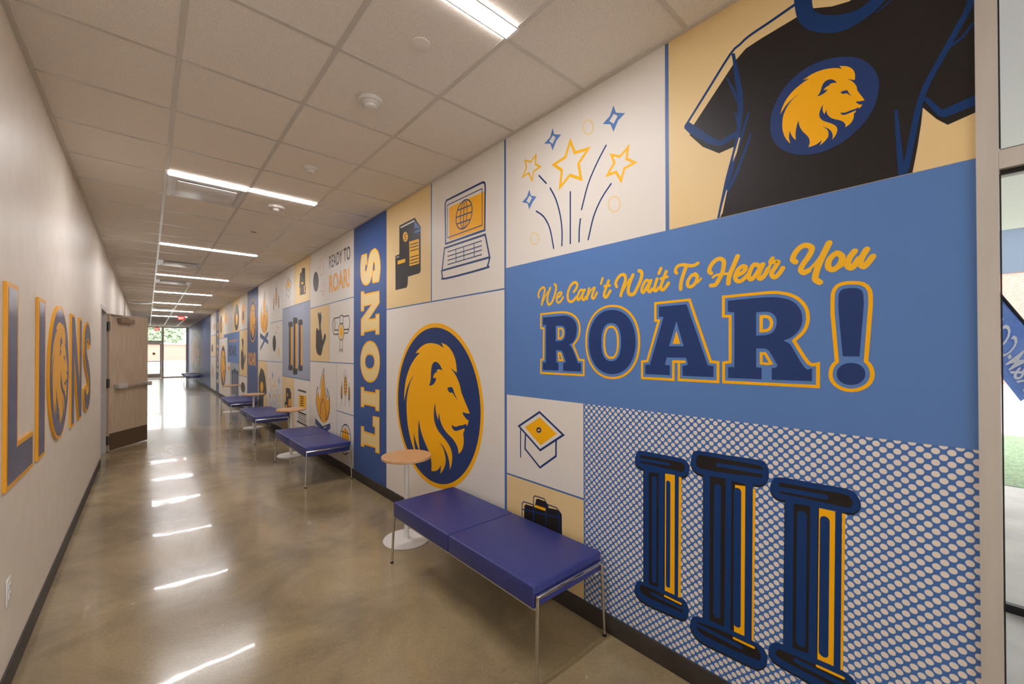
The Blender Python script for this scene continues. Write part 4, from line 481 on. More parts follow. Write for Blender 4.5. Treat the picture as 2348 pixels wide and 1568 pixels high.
["f","royal",4,0,[(1.1538,.945),(1.124,.9467),(1.0851,.9466),(1.0466,.9465),(1.0091,.9471),(.9721,.9476),(.9435,.9472),(.9286,.9459),(.9223,.9436),(.9171,.9397),(.9101,.9336),(.9043,.9258),(.9009,.9171),(.9005,.9072),(.9026,.8963),(.9062,.8864),(.9112,.8781),(.9176,.8709),(.925,.8652),(.9304,.8615),(.9367,.8593),(.9516,.8576),(.9813,.8558),(1.0196,.8545),(1.0553,.8534),(1.0856,.8521),(1.1133,.851),(1.1365,.8515),(1.1539,.8537),(1.1667,.8575),(1.1766,.8633),(1.184,.8717),(1.1884,.8822),(1.1901,.8933),(1.1884,.9053),(1.1839,.9178),(1.1781,.9283),(1.174,.9358),(1.1685,.9412)]],
["f","royal",4,0,[(1.1658,.2607),(1.1588,.2632),(1.1505,.2645),(1.1348,.2657),(1.107,.2674),(1.0719,.269),(1.0375,.2706),(1.0044,.2724),(.972,.2742),(.9468,.2744),(.9327,.2727),(.9258,.2695),(.9205,.264),(.9146,.2553),(.9103,.2442),(.908,.233),(.908,.222),(.91,.211),(.9133,.2009),(.9179,.192),(.9239,.184),(.9306,.1777),(.9359,.1738),(.9419,.1715),(.955,.1695),(.9791,.1671),(1.0103,.1649),(1.0421,.1632),(1.0745,.1616),(1.1076,.1605),(1.1352,.1614),(1.1547,.1649),(1.1687,.1705),(1.1796,.1775),(1.1882,.1861),(1.1936,.1961),(1.1958,.2071),(1.1942,.2199),(1.1893,.2336),(1.1838,.2449),
(1.1787,.2522),(1.173,.257)]],
["f","black",5,0,[(1.1565,.9218),(1.1228,.9231),(1.089,.9244),(1.055,.9254),(1.0175,.9263),(.9798,.9269),(.9513,.9269),(.9381,.9258),(.934,.924),(.93,.9222),(.9267,.9159),(.9234,.9095),(.9225,.9029),(.9255,.8959),(.9309,.8886),(.9362,.8813),(.9697,.8819),(1.0033,.8824),(1.0387,.8827),(1.0774,.8825),(1.1179,.8821),(1.1585,.8816),(1.16,.8878),(1.1615,.894),(1.162,.9004),(1.1608,.9074),(1.1587,.9146)]],
["s","royal",6,.016,0,[(1.1746,.8979),(1.0046,.9053)]],
["f","black",5,0,[(1.1659,.2323),(1.1638,.2373),(1.1617,.2423),(1.148,.2464),(1.113,.2494),(1.0663,.2515),(1.0254,.2528),(.9959,.2535),(.9721,.2534),(.9546,.2521),(.9449,.2499),(.9415,.2464),(.9394,.2405),(.9373,.2308),(.9365,.2186),(.9358,.2064),(.965,.2042),(.9943,.202),(1.0257,.2003),(1.0638,.1991),(1.104,.1984),(1.1351,.1991),(1.15,.2018),(1.1558,.2058),(1.1615,.2099),(1.163,.2174),(1.1644,.2248)]],
["s","royal",6,.016,0,[(1.0961,.2268),(.947,.2257)]],
["f","black",5,0,[(1.1104,.8452),(1.057,.8475),(1.0622,.273),(1.113,.2694)]],
["s","royal",6,.025,0,[(1.0806,.8162),(1.0847,.2987)]],
["f","black",5,0,[(1.0274,.8518),(1.0226,.8521),(1.0278,.2725),(1.0326,.2719)]],
["f","gold",6,0,[(1.0226,.8552),(.9733,.8587),(.9777,.2733),(1.0278,.2725)]],
["s","royal",7,.022,0,[(1.0067,.8127),(1.0107,.3053)]],
["f","gold",6,0,[(.9531,.8557),(.9401,.8557),(.9468,.2729),(.9599,.27)]],
["s","gold",7,.01,0,[(1.0271,.2459),(.947,.2444)]],
]],
["column_artwork",[
["f","black",1,0,[(.8663,.987),(.83,.9899),(.7814,.9908),(.7333,.9917),(.6862,.9938),(.6397,.996),(.6048,.9963),(.5889,.9945),(.5847,.9909),(.582,.9848),(.5772,.9752),(.5738,.9632),(.572,.9515),(.5719,.9411),(.5734,.931),(.5767,.9214),(.582,.9119),(.589,.9029),(.5968,.8958),(.6024,.8915),(.6087,.8892),(.623,.8873),(.6497,.8857),(.6845,.8846),(.721,.8835),(.7604,.8818),(.8016,.8801),(.8348,.8799),(.8553,.8814),(.8678,.8843),(.8776,.8898),(.8864,.8987),(.8925,.9102),(.8957,.9226),(.8956,.9367),(.8927,.9517),(.8881,.9646),(.886,.9742),(.8823,.9816)]],
["f","black",1,0,[(.8817,.207),(.8729,.2114),(.8613,.2148),(.8424,.2176),(.8124,.2198),(.7751,.2213),(.7381,.2222),(.7015,.2228),(.6652,.2227),(.6361,.2217),(.6179,.2201),(.6069,.2176),(.5983,.2128),(.5906,.2045),(.5854,.194),(.5825,.1828),(.582,.1713),(.5838,.1592),(.5872,.148),(.5926,.138),(.5997,.1288),(.6074,.1214),(.6128,.1162),(.6189,.1127),(.6337,.11),(.6628,.1078),(.7006,.1063),(.7387,.1051),(.7768,.1031),(.8153,.1013),(.8466,.1022),(.8667,.1069),(.8797,.1142),(.8894,.1229),(.8972,.133),(.9018,.1444),(.9039,.1558),(.9033,.1674),(.9003,.179),(.8964,.1889),
(.893,.1963),(.8887,.2021)]],
["f","black",2,0,[(.8393,.9013),(.6338,.9025),(.6405,.2277),(.8442,.2201)]],
["f","royal",3,0,[(.8361,.902),(.6311,.9032),(.6378,.2291),(.841,.2217)]],
["f","royal",4,0,[(.8655,.9974),(.8293,1.0001),(.7807,1.0008),(.7326,1.0015),(.6856,1.0035),(.639,1.0054),(.6042,1.0056),(.5883,1.0037),(.5841,1.0001),(.5814,.994),(.5765,.9844),(.5731,.9723),(.5714,.9607),(.5713,.9502),(.5728,.9402),(.5761,.9306),(.5814,.9211),(.5884,.9121),(.5961,.9051),(.6017,.9008),(.608,.8985),(.6223,.8967),(.6491,.8952),(.6838,.8943),(.7204,.8933),(.7597,.8918),(.8009,.8903),(.8341,.8902),(.8545,.8917),(.867,.8947),(.8768,.9003),(.8856,.9092),(.8917,.9207),(.8949,.9331),(.8948,.9472),(.8919,.9622),(.8873,.9751),(.8852,.9846),(.8815,.992)]],
["f","royal",4,0,[(.8802,.217),(.8714,.2213),(.8598,.2247),(.841,.2274),(.811,.2295),(.7737,.2308),(.7367,.2316),(.7002,.232),(.664,.2318),(.6348,.2307),(.6167,.229),(.6057,.2265),(.5971,.2216),(.5894,.2133),(.5843,.2027),(.5813,.1916),(.5808,.1801),(.5826,.168),(.5861,.1568),(.5914,.1468),(.5985,.1377),(.6062,.1303),(.6116,.1251),(.6177,.1217),(.6325,.119),(.6615,.1169),(.6993,.1156),(.7373,.1145),(.7754,.1127),(.8139,.111),(.8451,.112),(.8652,.1168),(.8782,.1242),(.8879,.133),(.8957,.143),(.9003,.1544),(.9024,.1659),(.9018,.1774),(.8987,.189),(.8949,.1989),
(.8915,.2063),(.8872,.2121)]],
["f","black",5,0,[(.8513,.9797),(.8195,.9817),(.7763,.9821),(.7327,.9822),(.6882,.9828),(.6433,.983),(.6102,.9815),(.5962,.9779),(.594,.9725),(.5941,.9654),(.5938,.9559),(.5958,.9446),(.5977,.9333),(.6409,.9291),(.6842,.9248),(.7266,.9214),(.7713,.9187),(.8153,.9169),(.848,.9174),(.8635,.9212),(.8677,.9273),(.8694,.9347),(.8709,.9437),(.8697,.9539),(.8671,.9628),(.8666,.9698),(.8647,.9756)]],
["s","royal",6,.018,0,[(.7723,.9512),(.5844,.9571)]],
["f","black",5,0,[(.8695,.1968),(.83,.2021),(.7904,.2074),(.7498,.2112),(.7073,.2125),(.6638,.2124),(.6202,.2123),(.6148,.2039),(.6094,.1955),(.6059,.1876),(.6052,.1802),(.6064,.1733),(.6089,.1677),(.6092,.1642),(.6108,.162),(.6235,.1595),(.654,.1557),(.6955,.1516),(.7372,.149),(.7788,.148),(.8206,.1485),(.852,.1515),(.8669,.1585),(.8715,.1679),(.8732,.1768),(.8738,.1839),(.8717,.1903)]],
["s","royal",6,.018,0,[(.8804,.1819),(.6834,.1781)]],
["f","black",5,0,[(.8077,.8919),(.7397,.8957),(.7497,.2333),(.8132,.2318)]],
["s","royal",6,.03,0,[(.7748,.8489),(.7812,.272)]],
["f","black",5,0,[(.7153,.8925),(.6594,.891),(.6594,.8776),(.7015,.8706),(.708,.234),(.7239,.2327)]],
["f","gold",6,0,[(.7014,.8774),(.6606,.882),(.6678,.2346),(.7093,.2333)]],
["s","royal",7,.03,0,[(.6915,.852),(.6972,.272)]],
["f","gold",6,0,[(.6313,.8793),(.6212,.8792),(.6319,.2336),(.6396,.2315)]],
["s","gold",7,.01,0,[(.7095,.2033),(.632,.2046)]],
]],
["column_artwork",[
["f","black",1,0,[(.5341,.9408),(.5017,.9437),(.4596,.9446),(.4192,.9452),(.382,.9467),(.3465,.948),(.3195,.9477),(.3057,.9454),(.3004,.9416),(.2961,.9361),(.2904,.9281),(.2859,.9185),(.2829,.9096),(.2817,.9023),(.2821,.8957),(.2838,.8893),(.2869,.8826),(.2913,.876),(.2965,.8705),(.2998,.8665),(.3037,.8636),(.3161,.8611),(.3418,.8588),(.3759,.8568),(.411,.855),(.4477,.8529),(.4855,.8509),(.5154,.85),(.5325,.8501),(.5417,.8513),(.5493,.8548),(.5575,.8617),(.5641,.8709),(.5679,.8813),(.5683,.893),(.5659,.9058),(.5612,.9173),(.557,.9267),(.5504,.9348)]],
["f","black",1,0,[(.5556,.2586),(.5488,.2625),(.5402,.2655),(.524,.2677),(.4952,.2689),(.4587,.2694),(.4236,.2697),(.3914,.2707),(.3605,.2715),(.336,.2707),(.3207,.2677),(.3118,.263),(.3046,.2565),(.2976,.2478),(.2924,.2372),(.2894,.2258),(.2888,.2134),(.2902,.2002),(.2934,.1884),(.2985,.1785),(.3053,.17),(.3129,.1632),(.3192,.1578),(.3264,.1541),(.3407,.1528),(.3663,.1555),(.3992,.1607),(.433,.1654),(.4685,.1684),(.5051,.1708),(.5341,.1736),(.5514,.1765),(.5612,.1798),(.5684,.1851),(.5741,.1934),(.5771,.2037),(.5782,.2138),(.5772,.2233),(.5743,.2326),(.5705,.2409),
(.5667,.2478),(.5621,.2537)]],
["f","black",2,0,[(.5173,.8611),(.3376,.8689),(.3452,.2751),(.5254,.276)]],
["f","royal",3,0,[(.5149,.8618),(.3355,.8695),(.3432,.2763),(.523,.2773)]],
["f","royal",4,0,[(.5336,.9498),(.5012,.9526),(.4591,.9533),(.4187,.9538),(.3815,.9551),(.3461,.9563),(.3191,.9559),(.3053,.9535),(.2999,.9496),(.2957,.9441),(.29,.9361),(.2854,.9265),(.2824,.9176),(.2813,.9103),(.2816,.9037),(.2833,.8973),(.2865,.8906),(.2909,.884),(.2961,.8785),(.2993,.8746),(.3033,.8717),(.3157,.8692),(.3414,.867),(.3754,.8652),(.4105,.8635),(.4472,.8616),(.485,.8597),(.5149,.859),(.5319,.8591),(.5412,.8603),(.5487,.8639),(.557,.8708),(.5636,.8801),(.5674,.8904),(.5678,.9022),(.5654,.915),(.5607,.9264),(.5564,.9358),(.5499,.9439)]],
["f","royal",4,0,[(.5546,.2672),(.5478,.2711),(.5392,.274),(.523,.2762),(.4942,.2773),(.4577,.2776),(.4227,.2778),(.3905,.2786),(.3597,.2794),(.3351,.2784),(.3199,.2754),(.3109,.2707),(.3038,.2641),(.2968,.2554),(.2916,.2448),(.2886,.2334),(.2879,.221),(.2894,.2078),(.2926,.1959),(.2977,.1861),(.3044,.1777),(.3121,.1709),(.3184,.1655),(.3255,.1618),(.3399,.1606),(.3655,.1634),(.3983,.1687),(.432,.1736),(.4676,.1766),(.5041,.1792),(.5331,.1821),(.5504,.1851),(.5602,.1885),(.5673,.1937),(.573,.2021),(.5761,.2124),(.5771,.2225),(.5762,.232),(.5732,.2413),(.5695,.2495),
(.5657,.2564),(.561,.2623)]],
["f","black",5,0,[(.5337,.9289),(.4945,.9299),(.4554,.9308),(.4188,.9318),(.3838,.9331),(.3513,.9344),(.3271,.9344),(.3157,.9324),(.3126,.9291),(.3106,.925),(.3071,.9199),(.3047,.914),(.3037,.9082),(.3046,.9024),(.3069,.8968),(.3096,.8923),(.3093,.8896),(.3094,.888),(.3195,.887),(.3455,.8864),(.3814,.8864),(.4191,.8862),(.4562,.8858),(.4951,.8853),(.534,.8848),(.5355,.892),(.537,.8991),(.5377,.9064),(.537,.9138),(.5353,.9213)]],
["s","royal",6,.019,0,[(.546,.9015),(.3847,.9088)]],
["f","black",5,0,[(.5424,.2471),(.498,.2506),(.4535,.254),(.4142,.256),(.381,.2565),(.3528,.2556),(.3313,.2527),(.3181,.2473),(.3114,.2399),(.3078,.2315),(.3072,.2221),(.3095,.2117),(.3119,.2013),(.3489,.2026),(.3858,.2039),(.4231,.2056),(.4648,.2076),(.5069,.21),(.5378,.2132),(.55,.2175),(.5512,.2225),(.5523,.2276),(.549,.2341),(.5457,.2406)]],
["s","royal",6,.019,0,[(.4811,.234),(.3235,.2269)]],
["f","black",5,0,[(.4853,.856),(.4315,.8603),(.4415,.2833),(.4933,.2794)]],
["s","royal",6,.032,0,[(.4585,.8183),(.466,.3133)]],
["f","black",5,0,[(.408,.8616),(.4037,.8618),(.4119,.2786),(.4158,.2774)]],
["f","gold",6,0,[(.4041,.8617),(.355,.8628),(.3635,.281),(.4127,.2791)]],
["s","royal",7,.03,0,[(.3865,.8204),(.3937,.3124)]],
["f","gold",6,0,[(.3348,.862),(.3256,.8622),(.3359,.2815),(.3431,.2789)]],
["s","gold",7,.01,0,[(.4129,.2525),(.3353,.2533)]],
]],
]},
{"label":"tan mural panel with a black locker and papers icon, right of the LIONS banner","mat":"tan","r":(3.2547,4.1701,2.0326,3.108),"parts":[
["locker_artwork",[
["f","black",1,0,[(.6187,.8351),(.2945,.8371),(.1835,.7207),(.1836,.3024),(.2087,.285),(.434,.2841),(.4377,.2164),(.4598,.1792),(.704,.1804),(.7084,.5393),(.6185,.5416)]],
["f","white",2,0,[(.5991,.8168),(.3033,.8176),(.3033,.802),(.5894,.8009)]],
["f","blue",2,0,[(.3033,.809),(.1919,.7141),(.3032,.738)]],
["f","blue",2,0,[(.3032,.7051),(.1919,.7014),(.1919,.6845),(.3032,.6861)]],
["f","goldl",2,0,[(.436,.6815),(.4385,.6667),(.4459,.6543),(.4573,.6457),(.4718,.6416),(.488,.6424),(.5043,.6482),(.5191,.6584),(.5308,.672),(.5384,.6877),(.5411,.7039),(.5385,.719),(.5309,.7314),(.5191,.74),(.5043,.7439),(.4881,.7427),(.4719,.7367),(.4574,.7264),(.4459,.7129),(.4386,.6974)]],
["f","goldl",2,0,[(.4067,.6267),(.2172,.6161),(.2121,.3789),(.4012,.3834)]],
["f","goldl",2,0,[(.6581,.4796),(.4879,.4732),(.4935,.4384),(.6521,.4398)]],
["f","white",2,0,[(.6942,.5228),(.6244,.5216),(.6244,.5142),(.6942,.5154)]],
["s","black",3,.008,0,[(.4638,.7124),(.5012,.7133),(.5087,.697),(.4749,.6826),(.4787,.6656),(.5087,.6682)]],
["s","black",3,.009,0,[(.3868,.5919),(.229,.5828)]],
["s","black",3,.009,0,[(.3868,.562),(.229,.5538)]],
["s","black",3,.009,0,[(.3868,.5304),(.229,.5231)]],
["s","black",3,.009,0,[(.3867,.4672),(.229,.4617)]],
["s","black",3,.009,0,[(.3867,.4364),(.229,.4319)]],
["s","black",3,.009,0,[(.3867,.4057),(.229,.4021)]],
]],
]},
{"label":"white mural panel with an open laptop showing a globe","mat":"white","r":(2.2381,3.2358,2.0326,3.108),"parts":[
["laptop_artwork",[
["s","navy",3,.017,1,[(.7714,.4743),(.7781,.8249),(.757,.8485),(.2525,.8477),(.2271,.837),(.2195,.8086),(.2256,.4713)]],
["f","gold",1,0,[(.7156,.7771),(.2305,.7708),(.2311,.4828),(.7159,.4938)]],
["s","navy",2,.008,1,[(.7432,.8038),(.2582,.8011),(.2587,.5167),(.7434,.5211)]],
["s","navy",4,.01,1,[(.3871,.655),(.3924,.6333),(.4017,.6126),(.4145,.5936),(.4306,.5771),(.4492,.5637),(.4699,.5538),(.4917,.548),(.514,.5466),(.5357,.5495),(.5562,.5569),(.5745,.5684),(.5899,.5836),(.6016,.602),(.6093,.6228),(.6125,.6452),(.6112,.6683),(.6053,.691),(.5952,.7125),(.5813,.7319),(.5641,.7484),(.5444,.7614),(.5231,.7705),(.5009,.7752),(.4788,.7755),(.4575,.7715),(.438,.7634),(.4208,.7514),(.4065,.7362),(.3957,.7182),(.3888,.6982),(.3859,.6769)]],
["s","navy",5,.008,1,[(.4556,.6583),(.4589,.6332),(.4643,.6096),(.4715,.5884),(.4801,.5709),(.4897,.5579),(.4999,.5501),(.5102,.5479),(.52,.5515),(.5288,.5606),(.5362,.575),(.5418,.5938),(.5453,.6161),(.5465,.6408),(.5454,.6666),(.5419,.6922),(.5364,.7162),(.529,.7374),(.5202,.7548),(.5104,.7675),(.5001,.7748),(.4899,.7765),(.4803,.7725),(.4716,.763),(.4644,.7485),(.459,.7298),(.4557,.7078),(.4545,.6836)]],
["s","navy",6,.009,0,[(.4937,.7761),(.509,.5462)]],
["s","navy",7,.009,0,[(.5864,.7187),(.4048,.7118)]],
["s","navy",8,.009,0,[(.6125,.6634),(.3906,.6545)]],
["s","navy",9,.009,0,[(.5917,.606),(.4086,.5984)]],
["s","navy",3,.017,1,[(.7883,.4404),(.2202,.4359),(.1667,.2522),(.8284,.2507)]],
["s","navy",4,.017,0,[(.8356,.2479),(.8318,.2322),(.8281,.2166),(.8212,.2027),(.8278,.1905),(.8313,.1801),(.7787,.1735),(.615,.172),(.3953,.1743),(.2317,.178),(.1798,.1816),(.1841,.1866),(.1903,.1953),(.1811,.2096),(.1739,.2275),(.1667,.2455)]],
["s","navy",5,.009,0,[(.7366,.3982),(.2645,.3971)]],
["s","navy",6,.009,0,[(.7367,.3598),(.2646,.3591)]],
["s","navy",7,.009,0,[(.7367,.3252),(.2646,.326)]],
["s","navy",8,.009,0,[(.7367,.2891),(.2647,.2901)]],
["s","navy",9,.009,0,[(.6155,.3945),(.613,.2968)]],
["s","navy",10,.009,0,[(.5042,.3917),(.4981,.2957)]],
["s","navy",11,.009,0,[(.3616,.391),(.3583,.2964)]],
]],
]},
{"label":"white mural panel with the big round gold lion head emblem, behind the nearest side table","mat":"white","r":(2.2381,4.1701,.1075,2.0206),"parts":[
["lion_emblem",[
["f","gold",1,0,[(1.6999,.9857),(1.6971,1.0498),(1.6888,1.1135),(1.675,1.1763),(1.6559,1.2375),(1.6315,1.2969),(1.6022,1.3539),(1.568,1.4081),(1.5293,1.459),(1.4863,1.5064),(1.4394,1.5498),(1.3889,1.5889),(1.3352,1.6234),(1.2788,1.6531),(1.22,1.6777),(1.1593,1.697),(1.0972,1.7109),(1.0342,1.7193),(.9706,1.7221),(.907,1.7193),(.844,1.7109),(.7818,1.697),(.7212,1.6777),(.6624,1.6531),(.606,1.6234),(.5523,1.5889),(.5018,1.5498),(.4549,1.5064),(.4119,1.459),(.3732,1.4081),(.339,1.3539),(.3096,1.2969),(.2853,1.2375),(.2662,1.1763),(.2524,1.1135),(.2441,1.0498),(.2413,.9857),(.2441,.9215),(.2524,.8578),(.2662,.7951),
(.2853,.7338),(.3096,.6744),(.339,.6174),(.3732,.5633),(.4119,.5123),(.4549,.4649),(.5018,.4215),(.5523,.3824),(.606,.3479),(.6624,.3182),(.7212,.2936),(.7818,.2743),(.844,.2604),(.907,.252),(.9706,.2492),(1.0342,.252),(1.0972,.2604),(1.1593,.2743),(1.22,.2936),(1.2788,.3182),(1.3352,.3479),(1.3889,.3824),(1.4394,.4215),(1.4863,.4649),(1.5293,.5123),(1.568,.5633),(1.6022,.6174),(1.6315,.6744),(1.6559,.7338),(1.675,.7951),(1.6888,.8578),(1.6971,.9215)]],
["f","navy",2,0,[(1.6617,.9857),(1.6591,1.0463),(1.6512,1.1065),(1.6382,1.1658),(1.6201,1.2238),(1.597,1.2799),(1.5691,1.3337),(1.5367,1.385),(1.5,1.4332),(1.4593,1.4779),(1.4149,1.519),(1.367,1.5559),(1.3162,1.5886),(1.2627,1.6166),(1.207,1.6399),(1.1495,1.6581),(1.0906,1.6713),(1.0308,1.6792),(.9706,1.6818),(.9104,1.6792),(.8506,1.6713),(.7917,1.6581),(.7342,1.6399),(.6785,1.6166),(.625,1.5886),(.5742,1.5559),(.5263,1.519),(.4819,1.4779),(.4411,1.4332),(.4044,1.385),(.372,1.3337),(.3442,1.2799),(.3211,1.2238),(.303,1.1658),(.29,1.1065),(.2821,1.0463),(.2795,.9857),(.2821,.925),(.29,.8648),(.303,.8055),
(.3211,.7476),(.3442,.6914),(.372,.6376),(.4044,.5863),(.4411,.5382),(.4819,.4934),(.5263,.4524),(.5742,.4154),(.625,.3828),(.6785,.3547),(.7342,.3315),(.7917,.3132),(.8506,.3001),(.9104,.2921),(.9706,.2895),(1.0308,.2921),(1.0906,.3001),(1.1495,.3132),(1.207,.3315),(1.2627,.3547),(1.3162,.3828),(1.367,.4154),(1.4149,.4524),(1.4593,.4934),(1.5,.5382),(1.5367,.5863),(1.5691,.6376),(1.597,.6914),(1.6201,.7476),(1.6382,.8055),(1.6512,.8648),(1.6591,.925)]],
["f","gold",3,1,[(.8416,1.5423),(.8071,1.5346),(.7617,1.5221),(.7144,1.4984),(.669,1.4617),(.635,1.4173),(.6143,1.3686),(.605,1.3228),(.6017,1.2899),(.6364,1.3009),(.6688,1.3153),(.7052,1.3277),(.6669,1.306),(.6269,1.2743),(.589,1.2316),(.559,1.186),(.5383,1.1329),(.4997,1.0761),(.4606,1.0245),(.4199,.9679),(.4649,.9653),(.5185,.97),(.5182,.9602),(.5009,.9402),(.4632,.9164),(.4364,.9131),(.4447,.8856),(.4619,.8616),(.4729,.8793),(.4875,.8742),(.5261,.8598),(.5586,.855),(.614,.8363),(.6483,.8365),(.6827,.8447),(.6704,.8185),(.6456,.8021),(.6071,.8023),(.5515,.8201),(.5203,.8312),
(.4932,.841),(.4944,.8265),(.5028,.8065),(.5113,.7952),(.5037,.7496),(.5074,.7058),(.524,.664),(.5554,.6313),(.5793,.6151),(.5817,.6435),(.5986,.6762),(.6304,.7064),(.6794,.7347),(.746,.7611),(.7962,.7899),(.8408,.8334),(.8662,.8788),(.8773,.9248),(.8854,.8976),(.8923,.8558),(.9202,.904),(.9346,.9477),(.9396,1.0082),(.9551,.9721),(.9633,.9221),(.9629,.8704),(.9484,.8264),(.9171,.7849),(.8739,.7519),(.8085,.7185),(.7483,.6853),(.7066,.6532),(.6821,.619),(.6709,.5768),(.6765,.5269),(.6907,.4882),(.7123,.4554),(.7096,.4857),(.721,.5333),(.7442,.5776),
(.7782,.6134),(.8207,.6456),(.8848,.6711),(.8382,.6432),(.8049,.6123),(.7835,.5732),(.7721,.5304),(.7766,.4951),(.7958,.4564),(.8209,.4235),(.8611,.387),(.8516,.4171),(.845,.4703),(.8701,.4404),(.9099,.4089),(.962,.3892),(1.0077,.3811),(1.0053,.4158),(1.0063,.4584),(1.0241,.5084),(1.0514,.5493),(1.0937,.5925),(1.1363,.636),(1.1753,.6847),(1.2087,.7434),(1.2366,.8228),(1.2444,.7598),(1.2439,.6844),(1.2352,.6077),(1.2136,.516),(1.2514,.5504),(1.2925,.6051),(1.316,.6465),(1.3291,.6866),(1.3289,.6212),(1.3173,.5541),(1.2802,.4705),(1.3301,.5176),(1.3783,.579),(1.4185,.6506),
(1.4494,.7268),(1.4677,.8066),(1.4789,.9072),(1.4728,.9935),(1.4517,1.0658),(1.4162,1.14),(1.3685,1.2001),(1.3098,1.2412),(1.366,1.2124),(1.4208,1.1624),(1.4692,1.1016),(1.5052,1.0267),(1.5318,.9691),(1.5278,1.0363),(1.516,1.1052),(1.4948,1.1771),(1.4578,1.2453),(1.4108,1.3105),(1.3611,1.3582),(1.2848,1.4149),(1.2155,1.451),(1.2588,1.4528),(1.3012,1.448),(1.2589,1.4768),(1.1901,1.5123),(1.1197,1.5332),(1.0479,1.542),(.9753,1.5401),(.9021,1.5298),(.8462,1.5138),(.7993,1.4961),(.8219,1.5225)]],
["f","navy",4,1,[(1.0471,1.1531),(1.0262,1.1868),(1.0168,1.231),(1.0133,1.2814),(1.0039,1.3252),(.9793,1.3603),(.9415,1.3738),(.9,1.3672),(.8597,1.3428),(.8205,1.3008),(.8569,1.3071),(.8923,1.3071),(.925,1.2923),(.8979,1.2822),(.9395,1.2753),(.9665,1.2528),(.9797,1.2281),(.9225,1.2269),(.9411,1.1944),(.9725,1.1704),(1.0064,1.157)]],
["f","navy",4,1,[(.7481,1.1503),(.7057,1.1621),(.6695,1.1602),(.652,1.1407),(.6337,1.1093),(.5898,1.0588),(.6362,1.092),(.6665,1.1162),(.6961,1.1145),(.7234,1.1222)]],
]],
]},
{"label":"tall blue mural banner reading LIONS in cream letters set sideways","mat":"banner","r":(4.1791,5.0932,.1075,3.108),"parts":[
["letter_s",[
["f","sand",1,0,[(.2925,2.6375),(.2627,2.622),(.2331,2.6066),(.2078,2.5857),(.1876,2.555),(.1714,2.5189),(.1596,2.4837),(.1529,2.4516),(.1504,2.4202),(.1508,2.3893),(.1545,2.3573),(.161,2.3257),(.168,2.2988),(.1749,2.2796),(.1823,2.265),(.1897,2.2504),(.2433,2.2533),(.2979,2.2563),(.3534,2.2593),(.3567,2.301),(.3599,2.3427),(.3582,2.3733),(.348,2.3855),(.333,2.3865),(.3193,2.3867),(.3083,2.3864),(.2987,2.3853),(.2921,2.3921),(.2891,2.4142),(.2892,2.4441),(.2922,2.4682),(.2993,2.4799),(.3094,2.4858),(.3195,2.4917),(.3275,2.4881),(.3356,2.4845),(.3423,2.4764),(.3466,2.4614),(.3495,2.442),(.3537,2.4206),
(.3597,2.397),(.3669,2.3713),(.3767,2.3471),(.39,2.3245),(.406,2.3032),(.4233,2.2858),(.4417,2.2734),(.4615,2.2649),(.4827,2.2593),(.5055,2.2558),(.5297,2.2551),(.5556,2.2585),(.5848,2.2662),(.6157,2.2781),(.6428,2.2945),(.6639,2.3162),(.6809,2.3426),(.6938,2.3719),(.702,2.4045),(.7059,2.44),(.7069,2.4752),(.7051,2.5104),(.7004,2.5451),(.6943,2.5745),(.6868,2.5951),(.6779,2.6104),(.6689,2.6257),(.6185,2.6234),(.5687,2.6211),(.5198,2.6188),(.5162,2.5767),(.5126,2.5347),(.5147,2.5046),(.5274,2.4962),(.546,2.4998),(.561,2.4973),(.5696,2.4793),(.5746,2.4553),(.5757,2.435),(.5716,2.4232),
(.5638,2.4152),(.5559,2.4072),(.5432,2.4123),(.5306,2.4174),(.5193,2.4265),(.5108,2.4412),(.5037,2.46),(.4953,2.4818),(.4851,2.5081),(.4736,2.5374),(.4595,2.5639),(.4434,2.5864),(.4248,2.6062),(.4006,2.6214),(.3679,2.6298),(.33,2.6337)]],
["s","gold",2,.018,1,[(.2925,2.6375),(.2627,2.622),(.2331,2.6066),(.2078,2.5857),(.1876,2.555),(.1714,2.5189),(.1596,2.4837),(.1529,2.4516),(.1504,2.4202),(.1508,2.3893),(.1545,2.3573),(.161,2.3257),(.168,2.2988),(.1749,2.2796),(.1823,2.265),(.1897,2.2504),(.2433,2.2533),(.2979,2.2563),(.3534,2.2593),(.3567,2.301),(.3599,2.3427),(.3582,2.3733),(.348,2.3855),(.333,2.3865),(.3193,2.3867),(.3083,2.3864),(.2987,2.3853),(.2921,2.3921),(.2891,2.4142),(.2892,2.4441),(.2922,2.4682),(.2993,2.4799),(.3094,2.4858),(.3195,2.4917),(.3275,2.4881),(.3356,2.4845),(.3423,2.4764),(.3466,2.4614),(.3495,2.442),(.3537,2.4206),
(.3597,2.397),(.3669,2.3713),(.3767,2.3471),(.39,2.3245),(.406,2.3032),(.4233,2.2858),(.4417,2.2734),(.4615,2.2649),(.4827,2.2593),(.5055,2.2558),(.5297,2.2551),(.5556,2.2585),(.5848,2.2662),(.6157,2.2781),(.6428,2.2945),(.6639,2.3162),(.6809,2.3426),(.6938,2.3719),(.702,2.4045),(.7059,2.44),(.7069,2.4752),(.7051,2.5104),(.7004,2.5451),(.6943,2.5745),(.6868,2.5951),(.6779,2.6104),(.6689,2.6257),(.6185,2.6234),(.5687,2.6211),(.5198,2.6188),(.5162,2.5767),(.5126,2.5347),(.5147,2.5046),(.5274,2.4962),(.546,2.4998),(.561,2.4973),(.5696,2.4793),(.5746,2.4553),(.5757,2.435),(.5716,2.4232),
(.5638,2.4152),(.5559,2.4072),(.5432,2.4123),(.5306,2.4174),(.5193,2.4265),(.5108,2.4412),(.5037,2.46),(.4953,2.4818),(.4851,2.5081),(.4736,2.5374),(.4595,2.5639),(.4434,2.5864),(.4248,2.6062),(.4006,2.6214),(.3679,2.6298),(.33,2.6337)]],
]],
["letter_n",[
